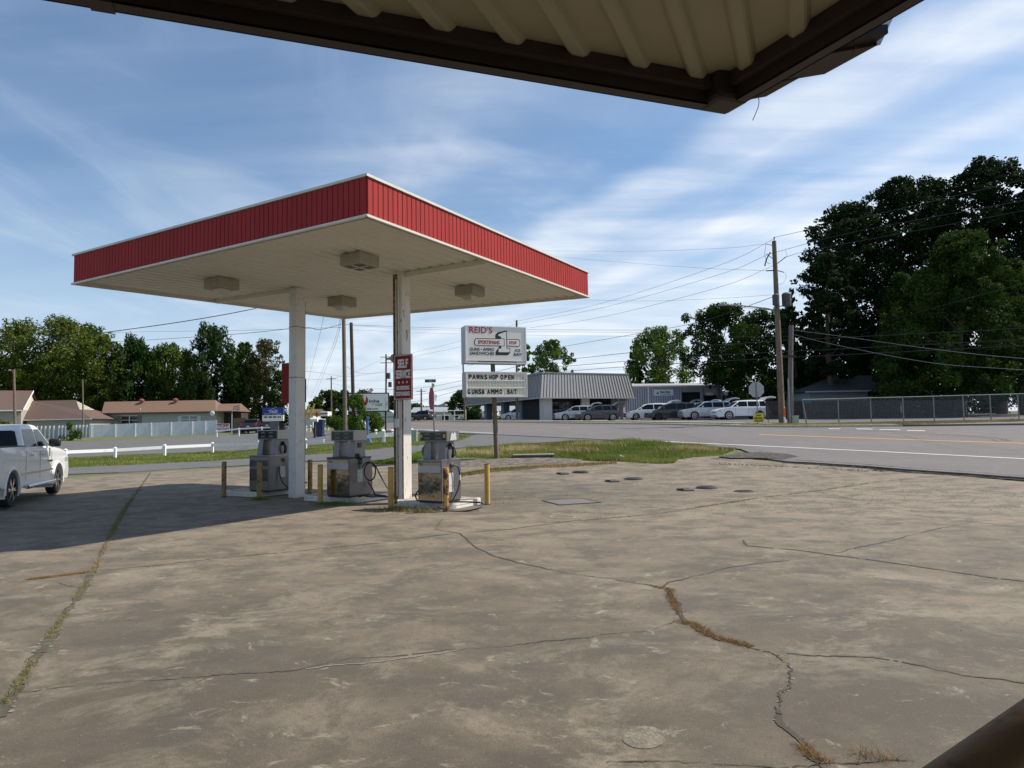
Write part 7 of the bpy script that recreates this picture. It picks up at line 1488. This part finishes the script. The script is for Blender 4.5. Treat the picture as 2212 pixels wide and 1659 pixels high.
grass('roadside_grass', strip1, 42000, .13, .035, m_gr, 'mown green grass strip along the side street'); grass('roadside_dry_grass', strip1, 24000, .12, .035, m_gmix, 'paler blades in the mown strip along the side street')
near = g([(790, 1003.5), (850, 1003), (905, 997), (1000, 990), (1000, 980), (905, 980), (853, 991), (795, 1001)]); grass('corner_grass', near, 9000, .18, .025, m_gr, 'rough grass behind the middle and right pumps')
weedl = g([(960, 1029), (1060, 1014), (1180, 1006), (1330, 999), (1335, 1003), (1250, 1009), (1180, 1012), (1060, 1022), (970, 1035)]); grass('joint_grass', weedl, 5000, .07, .02, m_gmix, 'dry grass line along the old slab joint', .02, False)
base_ = g([(985, 1075), (1060, 1060), (1150, 1058), (1160, 1075), (1080, 1096), (1060, 1092)]); grass('pump_weeds', base_, 500, .025, .012, m_gmix, 'sparse weeds and grit beside the right island', .022, False)
for nm, c_, n_, w_ in (('green tuft at the base of the second bollard', (560, 1080), 260, .25), ('green weeds at the corner of the middle island', (728, 1090), 500, .45), ('weeds at the foot of the corroded column', (858, 1101), 420, .5), ('dry tuft before the sixth bollard', (905, 1106), 300, .5)):
    p = G(*c_, .02); x = rng.normal(p.x, w_*.5, n_); y = rng.normal(p.y, w_*.2, n_); V, F = blades(np.stack([x, y, np.full(n_, .02)], 1), .10, .012, .8); tagp(np_mesh('weed_tuft', V, F, m_gr if 'green' in nm else m_gmix), nm, 'weeds', None, 'stuff')
vg = nb+[(x, y+1.45) for x, y in reversed(pk)]; grass('verge_tufts', vg, 9000, .09, .03, m_gmix, 'short dry grass on the verge behind the far kerb', .18, False)
fg = g([(1600, 923), (1700, 924.5), (1810, 923.6), (1960, 921.4), (2120, 917), (2300, 912), (2300, 908), (2080, 914.5), (1880, 918.5), (1730, 920.5), (1610, 918)]); grass('fence_grass', fg, 9000, .12, .035, m_gmix, 'dry grass along the foot of the chain-link fence', .1, False)
def crackgrass(pts, n, h, w, mt, lab, spread):
    q = [G(x, y) for x, y in pts]; ds = [(b-a).length for a, b in zip(q, q[1:])]; t = sum(ds); V_ = []
    for a, b, d in zip(q, q[1:], ds):
        k = int(n*d/t); u = rng.uniform(0, 1, k)[:, None]; m_ = np.array(a)*(1-u)+np.array(b)*u; m_[:, :2] += rng.normal(0, spread, (k, 2)); cl_ = np.sin(m_[:, 0]*9)+np.sin(m_[:, 1]*7+m_[:, 0]*4); m_ = m_[cl_ > -.6]; m_[:, 2] = .022; V_.append(m_)
    V, F = blades(np.concatenate(V_), h, w, 1.2); tagp(np_mesh('crack_grass', V, F, mt), lab, 'grass', None, 'stuff')
crackgrass([(1410, 1272), (1450, 1278), (1447, 1292), (1458, 1315), (1470, 1330)], 1500, .022, .004, m_gdry, 'tan dead grass filling the wide crack near its fork', .022)
crackgrass([(1468, 1348), (1500, 1355), (1530, 1378), (1590, 1395), (1640, 1408), (1675, 1420), (1700, 1432), (1698, 1440)], 3200, .022, .004, m_gdry, 'dense tan dead grass in the wide part of the crack', .028)
crackgrass([(1630, 1408), (1700, 1430), (1690, 1442), (1660, 1425)], 1500, .025, .004, m_gdry, 'thick tuft of dead grass where the crack turns', .03)
crackgrass([(1730, 1620), (1765, 1650), (1790, 1656)], 500, .03, .003, m_gdry, 'dead grass wisps at the bottom end of the crack', .02)
crackgrass([(1850, 1640), (1900, 1650), (1950, 1655)], 160, .06, .003, m_gdry, 'thin straw wisps near the handrail', .03)
crackgrass([(0, 1540), (30, 1505), (75, 1432), (135, 1340), (190, 1262)], 1600, .03, .004, m_gmix, 'dry grass growing in the long left joint', .02)
crackgrass([(190, 1262), (206, 1228), (238, 1160), (280, 1085)], 1400, .04, .006, m_gdry, 'tan grass in the left joint where the cross joint meets it', .025)
crackgrass([(60, 1256), (118, 1250), (195, 1240)], 900, .03, .005, m_gdry, 'tan grass along the short cross joint at left', .02)
crackgrass([(238, 1160), (262, 1115), (290, 1072), (300, 1060)], 900, .05, .008, m_gr, 'green weeds in the left joint inside the canopy shade', .035)
crackgrass([(1500, 1100), (1640, 1078), (1770, 1062), (1900, 1042), (2060, 1026)], 2600, .03, .008, m_gmix, 'green and tan grass along the right half of the long joint', .02)
crackgrass([(960, 1158), (1100, 1146), (1240, 1128), (1400, 1115)], 600, .02, .006, m_gdry, 'sparse dry grass in the middle of the long joint', .015)
for (cx_, cy_), lab in (((1535, 1008), 'left of the low weed tufts before the broken asphalt'), ((1590, 1012), 'second weed tuft before the broken asphalt'), ((1640, 1018), 'third weed tuft before the broken asphalt'), ((1763, 1027), 'small weed tuft near the asphalt lip'), ((1295, 1024), 'little tuft right of the brown tank cover')):
    p = G(cx_, cy_, .02); k = 260; V, F = blades(np.stack([rng.normal(p.x, .22, k), rng.normal(p.y, .07, k), np.full(k, .02)], 1), .06, .015, .9); tagp(np_mesh('weed_tuft', V, F, m_gr), 'green '+lab, 'weeds', None, 'stuff')
# gravel, chips and leaf litter on the forecourt
n = 1500; xs_ = rng.uniform(1, 12, n); ys_ = rng.uniform(12.5, 19.3, n); k = MB()
n2 = 380; xs_ = np.concatenate([xs_, rng.uniform(-6, 7, n2)]); ys_ = np.concatenate([ys_, rng.uniform(2.2, 12, n2)])
for x, y in zip(xs_, ys_):
    if not inpoly(np.array([x]), np.array([y]), lot)[0]: continue
    s = random.uniform(.004, .018)*(1 if y > 12 else .45); a = random.uniform(0, 6.3); c_, s_ = math.cos(a)*s, math.sin(a)*s; z = terr(x, y)+.0205
    k.add([(x-c_, y-s_, z), (x+s_, y-c_, z), (x+c_, y+s_, z), (x-s_, y+c_, z), (x, y, z+s*.8)], [(0, 1, 4), (1, 2, 4), (2, 3, 4), (3, 0, 4)])
tagp(k.build('loose_gravel', M('gravel', (.17, .145, .115), .9, var=.5, scale=9)), 'small stones and grit scattered over the forecourt', 'gravel', None, 'stuff')
k = MB(); rb = g([(1540, 993), (1600, 986), (1690, 990), (1740, 1001), (1900, 1014), (1900, 1020), (1700, 1010), (1560, 1004)])
for _ in range(900):
    i = random.randrange(len(rb)-1); a, b = rb[i], rb[i+1]; t = random.random(); x = a[0]+(b[0]-a[0])*t+random.gauss(0, .12); y = a[1]+(b[1]-a[1])*t+random.gauss(0, .12); s = random.uniform(.006, .028); z = terr(x, y)+.03
    k.add([(x-s, y, z), (x, y-s, z), (x+s, y, z), (x, y+s, z), (x, y, z+s*.9)], [(0, 1, 4), (1, 2, 4), (2, 3, 4), (3, 0, 4)])
tagp(k.build('asphalt_rubble', m_brk), 'crumbled asphalt chunks along the broken road edge', 'rubble', None, 'stuff')
